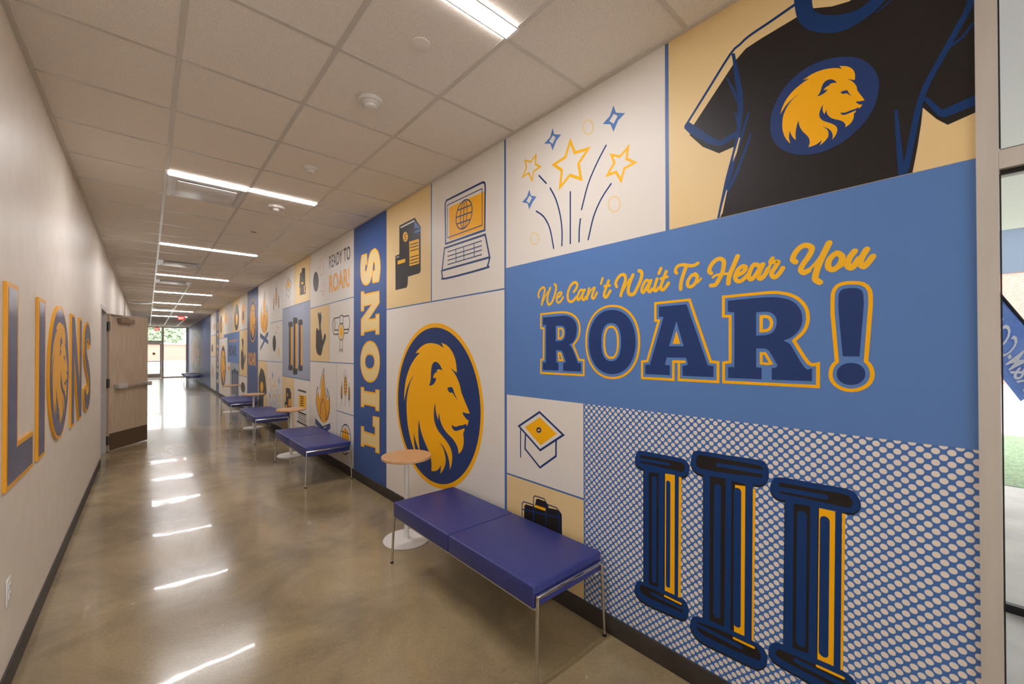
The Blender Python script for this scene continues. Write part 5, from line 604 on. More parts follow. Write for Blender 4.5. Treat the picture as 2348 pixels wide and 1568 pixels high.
["f","sand",1,0,[(.6882,2.1861),(.6049,2.1818),(.5973,2.1471),(.1786,2.138),(.174,2.0108),(.4698,1.8405),(.2686,1.8398),(.2686,1.8824),(.1782,1.8827),(.1778,1.6638),(.2682,1.665),(.2728,1.7152),(.5987,1.7029),(.5986,1.668),(.6868,1.6668),(.6873,1.8536),(.376,2.01),(.6044,2.0122),(.6043,1.9573),(.6876,1.9607)]],
["s","gold",2,.018,1,[(.6882,2.1861),(.6049,2.1818),(.5973,2.1471),(.1786,2.138),(.174,2.0108),(.4698,1.8405),(.2686,1.8398),(.2686,1.8824),(.1782,1.8827),(.1778,1.6638),(.2682,1.665),(.2728,1.7152),(.5987,1.7029),(.5986,1.668),(.6868,1.6668),(.6873,1.8536),(.376,2.01),(.6044,2.0122),(.6043,1.9573),(.6876,1.9607)]],
]],
["letter_o",[
["f","sand",1,0,[(.1643,1.3536),(.1666,1.3185),(.1737,1.2861),(.1854,1.2556),(.2017,1.2272),(.2223,1.2011),(.2469,1.1779),(.2752,1.1577),(.3069,1.1411),(.3417,1.1283),(.3793,1.1196),(.4208,1.115),(.463,1.115),(.5021,1.1197),(.5391,1.1291),(.5737,1.143),(.6052,1.1613),(.6331,1.1836),(.6569,1.2096),(.6759,1.239),(.6898,1.2712),(.6984,1.3059),(.7013,1.344),(.6986,1.3822),(.6902,1.4173),(.6765,1.45),(.6576,1.48),(.634,1.507),(.6061,1.5303),(.5747,1.5497),(.5401,1.5649),(.5031,1.5756),(.464,1.5817),(.4218,1.5832),(.3802,1.5801),(.3426,1.5727),(.3077,1.5611),(.2759,1.5456),(.2475,1.5265),(.2228,1.504),
(.2021,1.4787),(.1858,1.4508),(.1739,1.4207),(.1667,1.3886)]],
["s","gold",2,.018,1,[(.1643,1.3536),(.1666,1.3185),(.1737,1.2861),(.1854,1.2556),(.2017,1.2272),(.2223,1.2011),(.2469,1.1779),(.2752,1.1577),(.3069,1.1411),(.3417,1.1283),(.3793,1.1196),(.4208,1.115),(.463,1.115),(.5021,1.1197),(.5391,1.1291),(.5737,1.143),(.6052,1.1613),(.6331,1.1836),(.6569,1.2096),(.6759,1.239),(.6898,1.2712),(.6984,1.3059),(.7013,1.344),(.6986,1.3822),(.6902,1.4173),(.6765,1.45),(.6576,1.48),(.634,1.507),(.6061,1.5303),(.5747,1.5497),(.5401,1.5649),(.5031,1.5756),(.464,1.5817),(.4218,1.5832),(.3802,1.5801),(.3426,1.5727),(.3077,1.5611),(.2759,1.5456),(.2475,1.5265),(.2228,1.504),
(.2021,1.4787),(.1858,1.4508),(.1739,1.4207),(.1667,1.3886)]],
["f","banner",3,0,[(.2991,1.3521),(.3013,1.3315),(.3077,1.3149),(.3182,1.3004),(.3327,1.288),(.351,1.2779),(.3728,1.2702),(.3983,1.2651),(.4306,1.2626),(.4632,1.2631),(.4894,1.2666),(.5123,1.2732),(.5316,1.2825),(.5472,1.2945),(.5587,1.309),(.5657,1.3259),(.5681,1.3474),(.5658,1.3689),(.5589,1.3861),(.5475,1.401),(.5319,1.4136),(.5126,1.4236),(.4898,1.4309),(.4636,1.4354),(.4309,1.437),(.3986,1.4357),(.3731,1.4315),(.3513,1.4245),(.333,1.415),(.3184,1.4031),(.3078,1.389),(.3013,1.3727)]],
["s","gold",4,.018,1,[(.2991,1.3521),(.3013,1.3315),(.3077,1.3149),(.3182,1.3004),(.3327,1.288),(.351,1.2779),(.3728,1.2702),(.3983,1.2651),(.4306,1.2626),(.4632,1.2631),(.4894,1.2666),(.5123,1.2732),(.5316,1.2825),(.5472,1.2945),(.5587,1.309),(.5657,1.3259),(.5681,1.3474),(.5658,1.3689),(.5589,1.3861),(.5475,1.401),(.5319,1.4136),(.5126,1.4236),(.4898,1.4309),(.4636,1.4354),(.4309,1.437),(.3986,1.4357),(.3731,1.4315),(.3513,1.4245),(.333,1.415),(.3184,1.4031),(.3078,1.389),(.3013,1.3727)]],
]],
["letter_i",[
["f","sand",1,0,[(.6851,1.031),(.602,1.0335),(.5969,.9921),(.2715,.994),(.2671,1.0302),(.1767,1.0328),(.1764,.8091),(.2666,.8041),(.2712,.8451),(.5965,.8422),(.6014,.81),(.6845,.8066)]],
["s","gold",2,.018,1,[(.6851,1.031),(.602,1.0335),(.5969,.9921),(.2715,.994),(.2671,1.0302),(.1767,1.0328),(.1764,.8091),(.2666,.8041),(.2712,.8451),(.5965,.8422),(.6014,.81),(.6845,.8066)]],
]],
["letter_l",[
["f","sand",1,0,[(.3389,.7211),(.1762,.7275),(.1756,.3374),(.2702,.3329),(.2703,.3837),(.5954,.3663),(.6002,.3377),(.6833,.3333),(.6839,.5603),(.6008,.5668),(.5957,.5129),(.284,.52),(.2842,.6153),(.3432,.6167)]],
["s","gold",2,.018,1,[(.3389,.7211),(.1762,.7275),(.1756,.3374),(.2702,.3329),(.2703,.3837),(.5954,.3663),(.6002,.3377),(.6833,.3333),(.6839,.5603),(.6008,.5668),(.5957,.5129),(.284,.52),(.2842,.6153),(.3432,.6167)]],
]],
]},
{"label":"white mural panel reading READY TO ROAR! in sans-serif letters","mat":"white","r":(5.1022,6.9118,2.2645,3.108),"parts":[
["arrow_artwork",[
["f","charcoal",1,0,[(1.3905,.3681),(1.392,.3446),(1.3967,.322),(1.4045,.301),(1.4153,.282),(1.4287,.2654),(1.4445,.2517),(1.4624,.2413),(1.4818,.2343),(1.5024,.231),(1.5237,.2314),(1.545,.2357),(1.566,.2437),(1.5861,.2553),(1.6047,.2702),(1.6214,.288),(1.6357,.3083),(1.6474,.3306),(1.6559,.3543),(1.6612,.3789),(1.6631,.4036),(1.6615,.4279),(1.6565,.4511),(1.6482,.4726),(1.6369,.492),(1.6228,.5086),(1.6062,.5221),(1.5878,.5321),(1.5678,.5385),(1.5469,.541),(1.5255,.5398),(1.5043,.5347),(1.4836,.526),(1.464,.5139),(1.446,.4988),(1.43,.4809),(1.4163,.4608),(1.4053,.439),(1.3973,.4159),(1.3923,.3921)]],
["s","pinkl",1,.014,0,[(1.4929,.5759),(1.3117,.5781),(1.3435,.64),(1.3228,.6968),(1.24,.6892),(1.1482,.5556),(1.1677,.4603),(1.311,.4545),(1.353,.4672)]],
["s","pinkl",2,.014,0,[(1.3,.3397),(1.3201,.2154),(1.2067,.1961),(1.1861,.1281),(1.0967,.2227),(1.1771,.3305),(1.197,.2805)]],
]],
["ready_to_lettering",["text","READY TO","charcoal",(.1167,.9202,.4892,.6684)]],
["roar_lettering",["text","ROAR!","orange",(.139,.9202,.14,.3993)]],
]},
{"label":"tan mural panel with a dark raised hand, below READY TO ROAR!","mat":"tan","r":(6.0132,6.9118,1.428,2.2525),"parts":[
["hand_artwork",[
["f","charcoal",1,1,[(.528,.7118),(.502,.6628),(.4803,.6009),(.4588,.546),(.45,.492),(.4689,.4592),(.5009,.4773),(.544,.5096),(.5873,.4911),(.6045,.444),(.6085,.3759),(.6081,.3076),(.6121,.2394),(.5964,.1778),(.5417,.1167),(.4774,.0967),(.3933,.0872),(.3417,.1106),(.3012,.1699),(.2711,.2222),(.2212,.2672),(.172,.3182),(.1428,.3562),(.1528,.3952),(.1922,.4127),(.2219,.3909),(.2517,.3527),(.2959,.3111),(.3124,.3477),(.329,.4009),(.3498,.4479),(.3749,.502),(.3752,.5551),(.3548,.6071),(.3448,.666),(.3762,.7345),(.4073,.7335),(.4218,.6978),(.443,.726),(.5024,.7404)]],
]],
]},
{"label":"white mural panel with a rolled diploma and gold seal","mat":"white","r":(5.1022,6.0042,1.428,2.2525),"parts":[
["diploma_artwork",[
["s","charcoal",1,.016,1,[(.7184,.6062),(.1707,.6094),(.1322,.53),(.1396,.4734),(.1778,.4323),(.6998,.4419)]],
["s","charcoal",2,.016,0,[(.7184,.6062),(.7776,.5414),(.7772,.4543),(.7174,.384),(.5511,.3816)]],
["s","charcoal",3,.01,0,[(.6774,.6006),(.6471,.5345),(.6643,.4496)]],
["s","charcoal",2,.014,0,[(.3192,.3874),(.2086,.3847),(.1547,.4285)]],
["f","white",4,0,[(.4843,.6275),(.3718,.6259),(.3714,.5199),(.4839,.5229)]],
["s","charcoal",5,.014,1,[(.4843,.6275),(.3718,.6259),(.3714,.5199),(.4839,.5229)]],
["f","tan",6,0,[(.3289,.4064),(.3324,.3785),(.3429,.3527),(.3598,.3307),(.382,.314),(.4081,.3037),(.4363,.3006),(.4647,.305),(.4914,.3167),(.5146,.3349),(.5325,.3584),(.5439,.3856),(.5478,.4146),(.5441,.4434),(.533,.4698),(.5152,.492),(.4922,.5085),(.4656,.5181),(.4371,.5204),(.4089,.5152),(.3827,.5029),(.3604,.4845),(.3433,.4612),(.3326,.4346)]],
["s","charcoal",7,.012,1,[(.3289,.4064),(.3324,.3785),(.3429,.3527),(.3598,.3307),(.382,.314),(.4081,.3037),(.4363,.3006),(.4647,.305),(.4914,.3167),(.5146,.3349),(.5325,.3584),(.5439,.3856),(.5478,.4146),(.5441,.4434),(.533,.4698),(.5152,.492),(.4922,.5085),(.4656,.5181),(.4371,.5204),(.4089,.5152),(.3827,.5029),(.3604,.4845),(.3433,.4612),(.3326,.4346)]],
["f","gold",8,0,[(.371,.408),(.3738,.3903),(.382,.3745),(.395,.3621),(.4115,.3544),(.4298,.3521),(.4483,.3555),(.4651,.3643),(.4785,.3776),(.4871,.3943),(.4902,.4125),(.4873,.4305),(.4787,.4465),(.4654,.4588),(.4487,.4664),(.4303,.4684),(.4119,.4647),(.3954,.4558),(.3823,.4424),(.3739,.426)]],
["s","charcoal",6,.012,0,[(.4796,.3016),(.4958,.1433),(.4408,.1849),(.383,.1433),(.3803,.3023)]],
]],
]},
{"label":"large white mural panel with an orange campfire, behind the second bench","mat":"white","r":(5.7118,6.9118,.1075,1.416),"parts":[
["campfire_artwork",[
["f","flame",1,0,[(.5363,1.168),(.5843,1.122),(.6358,1.0407),(.6754,.9392),(.6811,.8394),(.7057,.7777),(.7592,.7833),(.8073,.8297),(.8462,.8673),(.8878,.7624),(.8774,.6615),(.8218,.5658),(.7576,.5026),(.6788,.4423),(.5564,.4236),(.4378,.4438),(.3371,.5044),(.2726,.5973),(.2618,.6927),(.2819,.7946),(.3246,.8479),(.3442,.7892),(.3958,.7655),(.4397,.8098),(.4753,.8747),(.4995,.9895),(.515,1.1054)]],
["s","navyd",2,.016,0,[(.7189,.9114),(.6975,.9976),(.6361,1.1),(.5366,1.2217),(.5209,1.0857),(.4994,.97),(.4546,.8569),(.4047,.8031)]],
["s","navyd",3,.016,0,[(.4047,.8031),(.3702,.8442),(.382,.8912),(.4054,.9423),(.339,.8943),(.2905,.8222),(.2732,.7198),(.3008,.6225),(.3658,.5295),(.4438,.4768)]],
["s","navyd",4,.016,0,[(.7592,.7883),(.8075,.86),(.824,.9347),(.8787,.865),(.8977,.7616),(.8872,.6605),(.838,.5741),(.7576,.5126),(.6542,.4702)]],
["s","navyd",5,.016,0,[(.6639,.5384),(.6953,.5994),(.6647,.682),(.5825,.7783),(.4981,.7078),(.4445,.6165),(.4325,.5504),(.4526,.4805)]],
["f","blued",2,0,[(.9351,.4254),(.8631,.4343),(.2376,.2822),(.2595,.213),(.9347,.3589)]],
["f","blued",3,0,[(.3084,.437),(.2439,.4314),(.2436,.3845),(.9002,.0983),(.9335,.1543)]],
["s","navyd",4,.018,0,[(.9187,.4407),(.6014,.3538),(.2662,.4454)]],
]],
]},
{"label":"white mural panel with three wheat stalks, directly left of the LIONS banner","mat":"white","r":(5.1022,5.7028,.7762,1.416),"parts":[
["wheat_artwork",[
["s","charcoal",1,.01,0,[(.2854,.5659),(.2836,.0873)]],
["f","flame",2,0,[(.2326,.3472),(.236,.3023),(.246,.2637),(.2613,.2372),(.2794,.2268),(.2977,.2343),(.3133,.2586),(.3239,.2962),(.3277,.3411),(.3242,.3866),(.3139,.4255),(.2985,.4518),(.2803,.4616),(.2621,.4535),(.2466,.4289),(.2363,.3916)]],
["s","charcoal",3,.009,1,[(.2279,.3475),(.2316,.3016),(.2427,.2621),(.2595,.2349),(.2794,.2242),(.2995,.2317),(.3167,.2565),(.3283,.2949),(.3325,.3408),(.3287,.3873),(.3173,.4271),(.3003,.4541),(.2803,.4642),(.2603,.456),(.2433,.4309),(.232,.3928)]],
["s","charcoal",4,.009,0,[(.3428,.4982),(.3089,.4559),(.2801,.4312),(.2518,.4586),(.219,.4947)]],
["s","charcoal",5,.009,0,[(.3232,.4158),(.28,.3964),(.2375,.416)]],
["s","charcoal",5,.009,0,[(.323,.3721),(.2799,.3529),(.2374,.3728)]],
["s","charcoal",5,.009,0,[(.3228,.3283),(.2797,.3094),(.2372,.3296)]],
["s","charcoal",5,.009,0,[(.3227,.2846),(.2795,.2659),(.2371,.2864)]],
["s","charcoal",1,.009,0,[(.4183,.3975),(.4171,.0917)]],
["f","charcoal",2,0,[(.3833,.2604),(.3865,.218),(.3959,.1835),(.4097,.1635),(.4251,.1621),(.4391,.1798),(.4489,.213),(.4525,.2553),(.4492,.298),(.4397,.3327),(.4258,.3525),(.4104,.3534),(.3965,.3355),(.3869,.3023)]],
["f","flame",3,0,[(.403,.2722),(.4048,.2367),(.4101,.2103),(.4175,.2002),(.425,.2091),(.4305,.2347),(.4327,.2701),(.4308,.3057),(.4255,.3321),(.4181,.3421),(.4106,.333),(.4051,.3075)]],
["s","charcoal",1,.009,0,[(.1515,.395),(.1505,.092)]],
["f","charcoal",2,0,[(.1191,.2587),(.1221,.2179),(.1309,.1846),(.1436,.1654),(.1579,.1641),(.1709,.1811),(.1799,.2131),(.1833,.2538),(.1802,.2949),(.1714,.3284),(.1585,.3474),(.1442,.3483),(.1314,.331),(.1224,.2991)]],
["f","flame",3,0,[(.1374,.2701),(.1391,.2359),(.144,.2105),(.1509,.2008),(.1578,.2094),(.1629,.234),(.1649,.268),(.1631,.3024),(.1582,.3278),(.1513,.3374),(.1444,.3287),(.1393,.3041)]],
]],
]},
{"label":"white mural panel with an orange basketball, at the second bench's near end","mat":"white","r":(5.1022,5.7028,.1075,.7642),"parts":[
["basketball_artwork",[
["f","gold",1,0,[(.4083,.3942),(.3546,.4504),(.2826,.4692),(.2119,.4577),(.1654,.4131),(.1422,.3399),(.1648,.2509),(.2578,.1742),(.3537,.2093),(.4079,.297)]],
["s","navyd",2,.016,1,[(.0968,.3515),(.1011,.3085),(.114,.266),(.135,.2261),(.1632,.1907),(.1972,.1614),(.2356,.14),(.2766,.1274),(.318,.1245),(.3579,.1316),(.3941,.1485),(.4246,.1744),(.4479,.2082),(.4624,.248),(.4675,.2918),(.4628,.3371),(.4485,.3816),(.4256,.4229),(.3953,.4587),(.3593,.4872),(.3195,.5072),(.278,.5177),(.237,.5183),(.1985,.5091),(.1642,.4909),(.1358,.4646),(.1146,.4314),(.1014,.3931)]],
["s","navyd",3,.01,0,[(.453,.4098),(.1151,.4164)]],
["s","navyd",4,.01,0,[(.3546,.4284),(.3784,.2929),(.3415,.1764)]],
["s","navyd",5,.01,0,[(.2071,.4326),(.1766,.3173),(.2109,.1913)]],
["s","navyd",6,.01,0,[(.2779,.5003),(.2719,.1369)]],
]],
]},
{"label":"white mural panel with a small graduation cap, left of the small dark backpack panel","mat":"white","r":(7.8536,8.6762,2.3946,3.108),"parts":[
["graduation_cap_artwork",[
["s","navy",1,.0138,1,[(.5813,.4138),(.3912,.5345),(.1974,.4136),(.3867,.2813)]],
["f","gold",2,0,[(.5238,.4144),(.3876,.5005),(.2481,.412),(.3844,.3145)]],
["s","navy",3,.0118,1,[(.3811,.4165),(.3819,.4124),(.3843,.4086),(.3879,.4052),(.3925,.4027),(.3976,.4013),(.4027,.4011),(.4074,.4022),(.411,.4044),(.4134,.4076),(.4142,.4114),(.4134,.4155),(.411,.4194),(.4073,.4227),(.4027,.4252),(.3976,.4266),(.3925,.4268),(.3879,.4257),(.3842,.4234),(.3819,.4202)]],
["s","navy",1,.0098,0,[(.5648,.3963),(.5653,.2)]],
["s","navy",2,.0128,0,[(.5191,.3602),(.5226,.2654),(.3886,.1657),(.2555,.2691),(.2538,.3686)]],
]],
]},
{"label":"tan mural panel with a small dark backpack, left of the READY TO ROAR! panel","mat":"tan","r":(6.9208,7.8446,2.3946,3.108),"parts":[
["backpack_artwork",[
["f","charcoal",1,0,[(.5826,.5119),(.4872,.5142),(.45,.5785),(.2843,.558),(.2642,.2659),(.2281,.2301),(.2453,.1273),(.5797,.1362),(.6193,.2441)]],
["f","goldl",2,0,[(.4972,.3464),(.3739,.3347),(.3737,.306),(.497,.3161)]],
["f","orange",2,0,[(.6194,.2659),(.5614,.2645),(.5606,.1504),(.6107,.1471)]],
["f","orange",2,0,[(.3477,.2709),(.2894,.269),(.2813,.147),(.3395,.1481)]],
]],
]},
{"label":"grey blue mural panel with three slim dark columns","mat":"greyblue","r":(6.9208,8.6762,1.1166,2.3826),"parts":[
["column_artwork",[
["f","charcoal",1,0,[(1.0229,.9397),(1.0269,.913),(1.0397,.9016),(1.0619,.8949),(1.0963,.8919),(1.1747,.8939),(1.2544,.8991),(1.2902,.9053),(1.3137,.9144),(1.3275,.9274),(1.3322,.9553),(1.328,.9829),(1.3144,.9944),(1.2911,1.0012),(1.2553,1.0038),(1.1756,1.0008),(1.0972,.9949),(1.0627,.9885),(1.0404,.9794),(1.0274,.9668)]],
["f","charcoal",1,0,[(1.0164,.177),(1.0204,.15),(1.0331,.1377),(1.0553,.1292),(1.0896,.1235),(1.1678,.1193),(1.2473,.1181),(1.283,.1216),(1.3065,.1288),(1.3203,.1406),(1.325,.1681),(1.3208,.1959),(1.3072,.2086),(1.2839,.2171),(1.2482,.2226),(1.1687,.2259),(1.0905,.2262),(1.0561,.2225),(1.0338,.2153),(1.0208,.2037)]],
["f","charcoal",2,0,[(1.2896,.9734),(1.1605,.9666),(1.1533,.1532),(1.2821,.1492)]],
["f","orange",2,0,[(1.1599,.9036),(1.0631,.8991),(1.0572,.2183),(1.1538,.216)]],
["f","charcoal",1,0,[(.7196,.9888),(.7234,.9584),(.7358,.9455),(.7572,.9378),(.7904,.9343),(.8661,.9365),(.943,.9421),(.9776,.9492),(1.0003,.9595),(1.0136,.9742),(1.0183,1.006),(1.0142,1.0373),(1.0011,1.0505),(.9785,1.0582),(.944,1.0613),(.8671,1.0581),(.7913,1.0515),(.7581,1.0443),(.7365,1.034),(.7239,1.0197)]],
["f","charcoal",1,0,[(.7127,.1213),(.7165,.0906),(.7288,.0766),(.7502,.0668),(.7833,.0603),(.8588,.0555),(.9355,.054),(.97,.0578),(.9927,.066),(1.006,.0794),(1.0106,.1107),(1.0065,.1423),(.9935,.1567),(.9709,.1665),(.9365,.1727),(.8598,.1767),(.7842,.1772),(.751,.173),(.7295,.1648),(.717,.1516)]],
["f","charcoal",2,0,[(.9772,1.0306),(.8525,1.023),(.8448,.0901),(.9691,.0853)]],
["f","orange",2,0,[(.8518,.9475),(.7583,.9426),(.7521,.1682),(.8454,.1654)]],
["f","charcoal",1,0,[(.4121,.9436),(.4156,.9171),(.4266,.9058),(.4458,.899),(.4755,.896),(.5431,.8978),(.6117,.9026),(.6426,.9087),(.6628,.9177),(.6747,.9305),(.6788,.9582),(.6751,.9855),(.6634,.997),(.6433,1.0037),(.6125,1.0065),(.5439,1.0038),(.4762,.9983),(.4465,.992),(.4272,.9831),(.416,.9706)]],
["f","charcoal",1,0,[(.4065,.1861),(.4099,.1594),(.421,.1472),(.4401,.1388),(.4697,.1333),(.5372,.1294),(.6057,.1285),(.6365,.132),(.6567,.1392),(.6685,.151),(.6726,.1783),(.6689,.2058),(.6573,.2183),(.6372,.2267),(.6065,.232),(.538,.2351),(.4705,.2352),(.4408,.2315),(.4215,.2242),(.4103,.2127)]],
["f","charcoal",2,0,[(.6421,.9775),(.5308,.9712),(.5247,.1616),(.6357,.1581)]],
["f","orange",2,0,[(.5304,.9074),(.4468,.9032),(.4417,.2273),(.5251,.2252)]],
]],
]},
{"label":"tan mural panel with a dark pencil case icon, behind the second side table","mat":"tan","r":(7.8536,8.6762,.1075,1.1046),"parts":[
["icon_artwork",[
["f","charcoal",1,0,[(.5596,.793),(.2934,.8015),(.1901,.7186),(.1866,.324),(.4281,.2039),(.6101,.3307),(.6489,.5238),(.5573,.5508)]],
["f","orange",2,0,[(.4863,.696),(.4151,.7107),(.3968,.6478),(.4678,.6328)]],
["f","flame",2,0,[(.3788,.6035),(.2062,.6229),(.205,.4837),(.3951,.4646)]],
["f","goldl",2,0,[(.5931,.4728),(.4664,.4852),(.466,.4437),(.5927,.4261)]],
]],
]},
{"label":"white mural panel with a gold printed notice, behind the second side table","mat":"white","r":(6.9208,7.8446,.1075,1.1046),"parts":[
["notice_artwork",[
["s","charcoal",1,.03,0,[(.6782,.8126),(.2184,.808)]],
["f","gold",1,0,[(.6407,.7341),(.2041,.7481),(.2082,.5444),(.6329,.5173)]],
["s","charcoal",2,.018,0,[(.5348,.7129),(.3591,.7173)]],
["s","charcoal",2,.018,0,[(.5346,.6791),(.3589,.6842)]],
["s","charcoal",2,.018,0,[(.5343,.6412),(.3586,.647)]],
["s","charcoal",2,.018,0,[(.534,.6033),(.3583,.6098)]],
["s","charcoal",2,.018,0,[(.5337,.5653),(.358,.5726)]],
["s","charcoal",1,.03,0,[(.6629,.4415),(.2158,.4378)]],
["s","charcoal",1,.012,0,[(.6626,.4031),(.2155,.4012)]],
["s","charcoal",1,.012,0,[(.6624,.3689),(.2153,.3687)]],
["s","charcoal",1,.012,0,[(.6621,.3347),(.215,.3362)]],
["s","charcoal",1,.012,0,[(.6618,.3006),(.2148,.3037)]],
["s","charcoal",1,.03,0,[(.7296,.2706),(.173,.2646)]],
]],
]},
{"label":"white mural panel with an orange campfire, right of the narrow lion banner","mat":"white","r":(9.716,10.9652,1.3783,3.108),"parts":[
["campfire_artwork",[
["f","flame",1,0,[(.536,1.4712),(.5946,1.4173),(.6574,1.3222),(.7057,1.2035),(.7126,1.0867),(.7426,1.0145),(.8079,1.021),(.8666,1.0754),(.914,1.1193),(.9649,.9965),(.9522,.8784),(.8843,.7664),(.806,.6925),(.7099,.622),(.5605,.6),(.4158,.6237),(.293,.6947),(.2142,.8033),(.2011,.915),(.2257,1.0342),(.2777,1.0966),(.3016,1.0279),(.3646,1.0002),(.4181,1.052),(.4615,1.1279),(.4912,1.2623),(.5101,1.398)]],
["s","navyd",2,.0191,0,[(.7588,1.171),(.7327,1.2718),(.6578,1.3916),(.5364,1.534),(.5172,1.3749),(.491,1.2395),(.4363,1.1071),(.3754,1.0442)]],
["s","navyd",3,.0191,0,[(.3754,1.0442),(.3334,1.0923),(.3477,1.1472),(.3763,1.207),(.2953,1.1509),(.2361,1.0665),(.215,.9468),(.2487,.8328),(.328,.724),(.4231,.6623)]],
["s","navyd",4,.0191,0,[(.808,1.0268),(.8668,1.1108),(.887,1.1982),(.9537,1.1166),(.9769,.9956),(.9641,.8773),(.904,.7762),(.806,.7042),(.6799,.6546)]],
["s","navyd",5,.0191,0,[(.6916,.7344),(.73,.8059),(.6926,.9025),(.5923,1.0152),(.4894,.9327),(.424,.8258),(.4093,.7485),(.4339,.6667)]],
["f","blued",2,0,[(1.0226,.6021),(.9346,.6126),(.1716,.4346),(.1983,.3536),(1.0221,.5243)]],
["f","blued",3,0,[(.2579,.6157),(.1792,.6092),(.1789,.5543),(.98,.2194),(1.0205,.2849)]],
["s","navyd",4,.0215,0,[(1.0025,.6201),(.6155,.5184),(.2065,.6256)]],
]],
]},
{"label":"white mural panel with three wheat stalks, right of the tall upper campfire panel","mat":"white","r":(8.6852,9.707,2.1823,3.108),"parts":[
["wheat_artwork",[
["s","charcoal",1,.0147,0,[(.5076,.7981),(.5049,.1308)]],
["f","flame",2,0,[(.4258,.4932),(.4311,.4306),(.4467,.3768),(.4703,.3398),(.4983,.3253),(.5266,.3358),(.5508,.3697),(.5672,.4221),(.5731,.4848),(.5677,.5481),(.5518,.6023),(.5278,.6391),(.4996,.6527),(.4715,.6415),(.4476,.6072),(.4316,.5551)]],
["s","charcoal",3,.0132,1,[(.4186,.4936),(.4244,.4297),(.4415,.3746),(.4674,.3366),(.4983,.3217),(.5294,.3322),(.5561,.3668),(.574,.4202),(.5806,.4843),(.5746,.5492),(.557,.6047),(.5307,.6423),(.4997,.6564),(.4687,.645),(.4425,.61),(.4249,.5569)]],
["s","charcoal",4,.0132,0,[(.5965,.7038),(.544,.6448),(.4995,.6103),(.4556,.6486),(.4049,.6988)]],
["s","charcoal",5,.0132,0,[(.5661,.5889),(.4993,.5618),(.4335,.5892)]],
["s","charcoal",5,.0132,0,[(.5658,.5279),(.499,.5011),(.4332,.5289)]],
["s","charcoal",5,.0132,0,[(.5656,.4669),(.4988,.4405),(.433,.4687)]],
["s","charcoal",5,.0132,0,[(.5653,.4059),(.4985,.3799),(.4328,.4084)]],
["s","charcoal",1,.0132,0,[(.7133,.5633),(.7114,.137)]],
["f","charcoal",2,0,[(.6591,.3722),(.6641,.3131),(.6787,.2649),(.7,.237),(.7238,.2352),(.7455,.2598),(.7607,.3062),(.7663,.365),(.7612,.4246),(.7464,.473),(.725,.5005),(.7011,.5019),(.6796,.4768),(.6646,.4306)]],
["f","flame",3,0,[(.6896,.3887),(.6925,.3391),(.7007,.3024),(.7121,.2883),(.7236,.3007),(.7322,.3363),(.7355,.3857),(.7327,.4354),(.7244,.4722),(.713,.4861),(.7014,.4735),(.6929,.4378)]],
["s","charcoal",1,.0132,0,[(.3004,.5599),(.2988,.1374)]],
["f","charcoal",2,0,[(.2502,.3699),(.2549,.313),(.2684,.2665),(.2881,.2397),(.3102,.2379),(.3303,.2616),(.3444,.3063),(.3496,.363),(.3448,.4204),(.3311,.4669),(.3112,.4935),(.2891,.4947),(.2692,.4707),(.2553,.4261)]],
["f","flame",3,0,[(.2785,.3857),(.2812,.338),(.2888,.3026),(.2994,.2891),(.3101,.301),(.318,.3354),(.3211,.3828),(.3184,.4307),(.3107,.4661),(.3001,.4795),(.2894,.4674),(.2815,.4331)]],
]],
]},
{"label":"white mural panel with a dark football, below the upper wheat panel","mat":"white","r":(8.6852,9.707,1.3783,2.1703),"parts":[
["football_artwork",[
["f","charcoal",1,0,[(.5113,.3649),(.5128,.3392),(.5179,.3141),(.5264,.2904),(.5382,.2684),(.5529,.2488),(.5703,.232),(.59,.2185),(.6114,.2086),(.6341,.2025),(.6574,.2005),(.681,.2026),(.7041,.2087),(.7262,.2189),(.7467,.2327),(.7651,.2499),(.781,.2701),(.7938,.2928),(.8033,.3174),(.8093,.3433),(.8115,.3698),(.8099,.3962),(.8045,.4219),(.7956,.4462),(.7832,.4685),(.7679,.4882),(.7498,.5049),(.7296,.5181),(.7077,.5275),(.6847,.5329),(.6612,.5342),(.6378,.5315),(.6149,.5247),(.5933,.514),(.5733,.4999),(.5555,.4825),(.5403,.4624),(.528,.4401),(.519,.416),(.5133,.3907)]],
["s","pinkl",1,.02,0,[(.6063,.5676),(.417,.5738),(.4451,.7027),(.2607,.6562)]],
["f","tan",1,0,[(.4127,.1786),(.2829,.3046),(.1538,.2037),(.2805,.0781)]],
]],
]},
{"label":"tan mural panel with a black arched bell icon, below the tall upper campfire panel","mat":"tan","r":(10.0065,10.9652,.1075,1.3663),"parts":[
["bell_artwork",[
["f","charcoal",1,0,[(.6088,1.1076),(.3693,1.0531),(.2654,.9904),(.1628,.8958),(.0858,.7363),(.0441,.5655),(.3357,.4767),(.3584,.2302),(.9289,.1835),(.8757,.4325),(.882,.8732),(.7169,1.0299)]],
["f","gold",2,0,[(.3748,.6851),(.3861,.6375),(.4196,.5953),(.4704,.5649),(.5313,.5509),(.593,.5559),(.6461,.5791),(.6821,.6173),(.6953,.6645),(.6834,.7134),(.6485,.7562),(.5962,.7862),(.5347,.7991),(.4735,.793),(.4219,.7691),(.3874,.7313)]],
]],
]},
{"label":"white mural panel with small fireworks and stars, behind the third bench","mat":"white","r":(8.6852,9.9975,.1075,1.3663),"parts":[
["star",[
["s","goldl",1,.0158,1,[(.9806,.9221),(.987,.8424),(.9347,.7981),(1.0082,.7822),(1.0247,.7075),(1.0625,.7895),(1.1313,.7821),(1.088,.8534),(1.1047,.9217),(1.0368,.8823)]],
]],
["star",[
["s","goldl",1,.0228,1,[(.6323,.8934),(.5895,.7788),(.4712,.7604),(.5575,.6752),(.5351,.5453),(.6363,.6123),(.7302,.5453),(.7125,.6818),(.7927,.7612),(.6778,.7785)]],
]],
["star",[
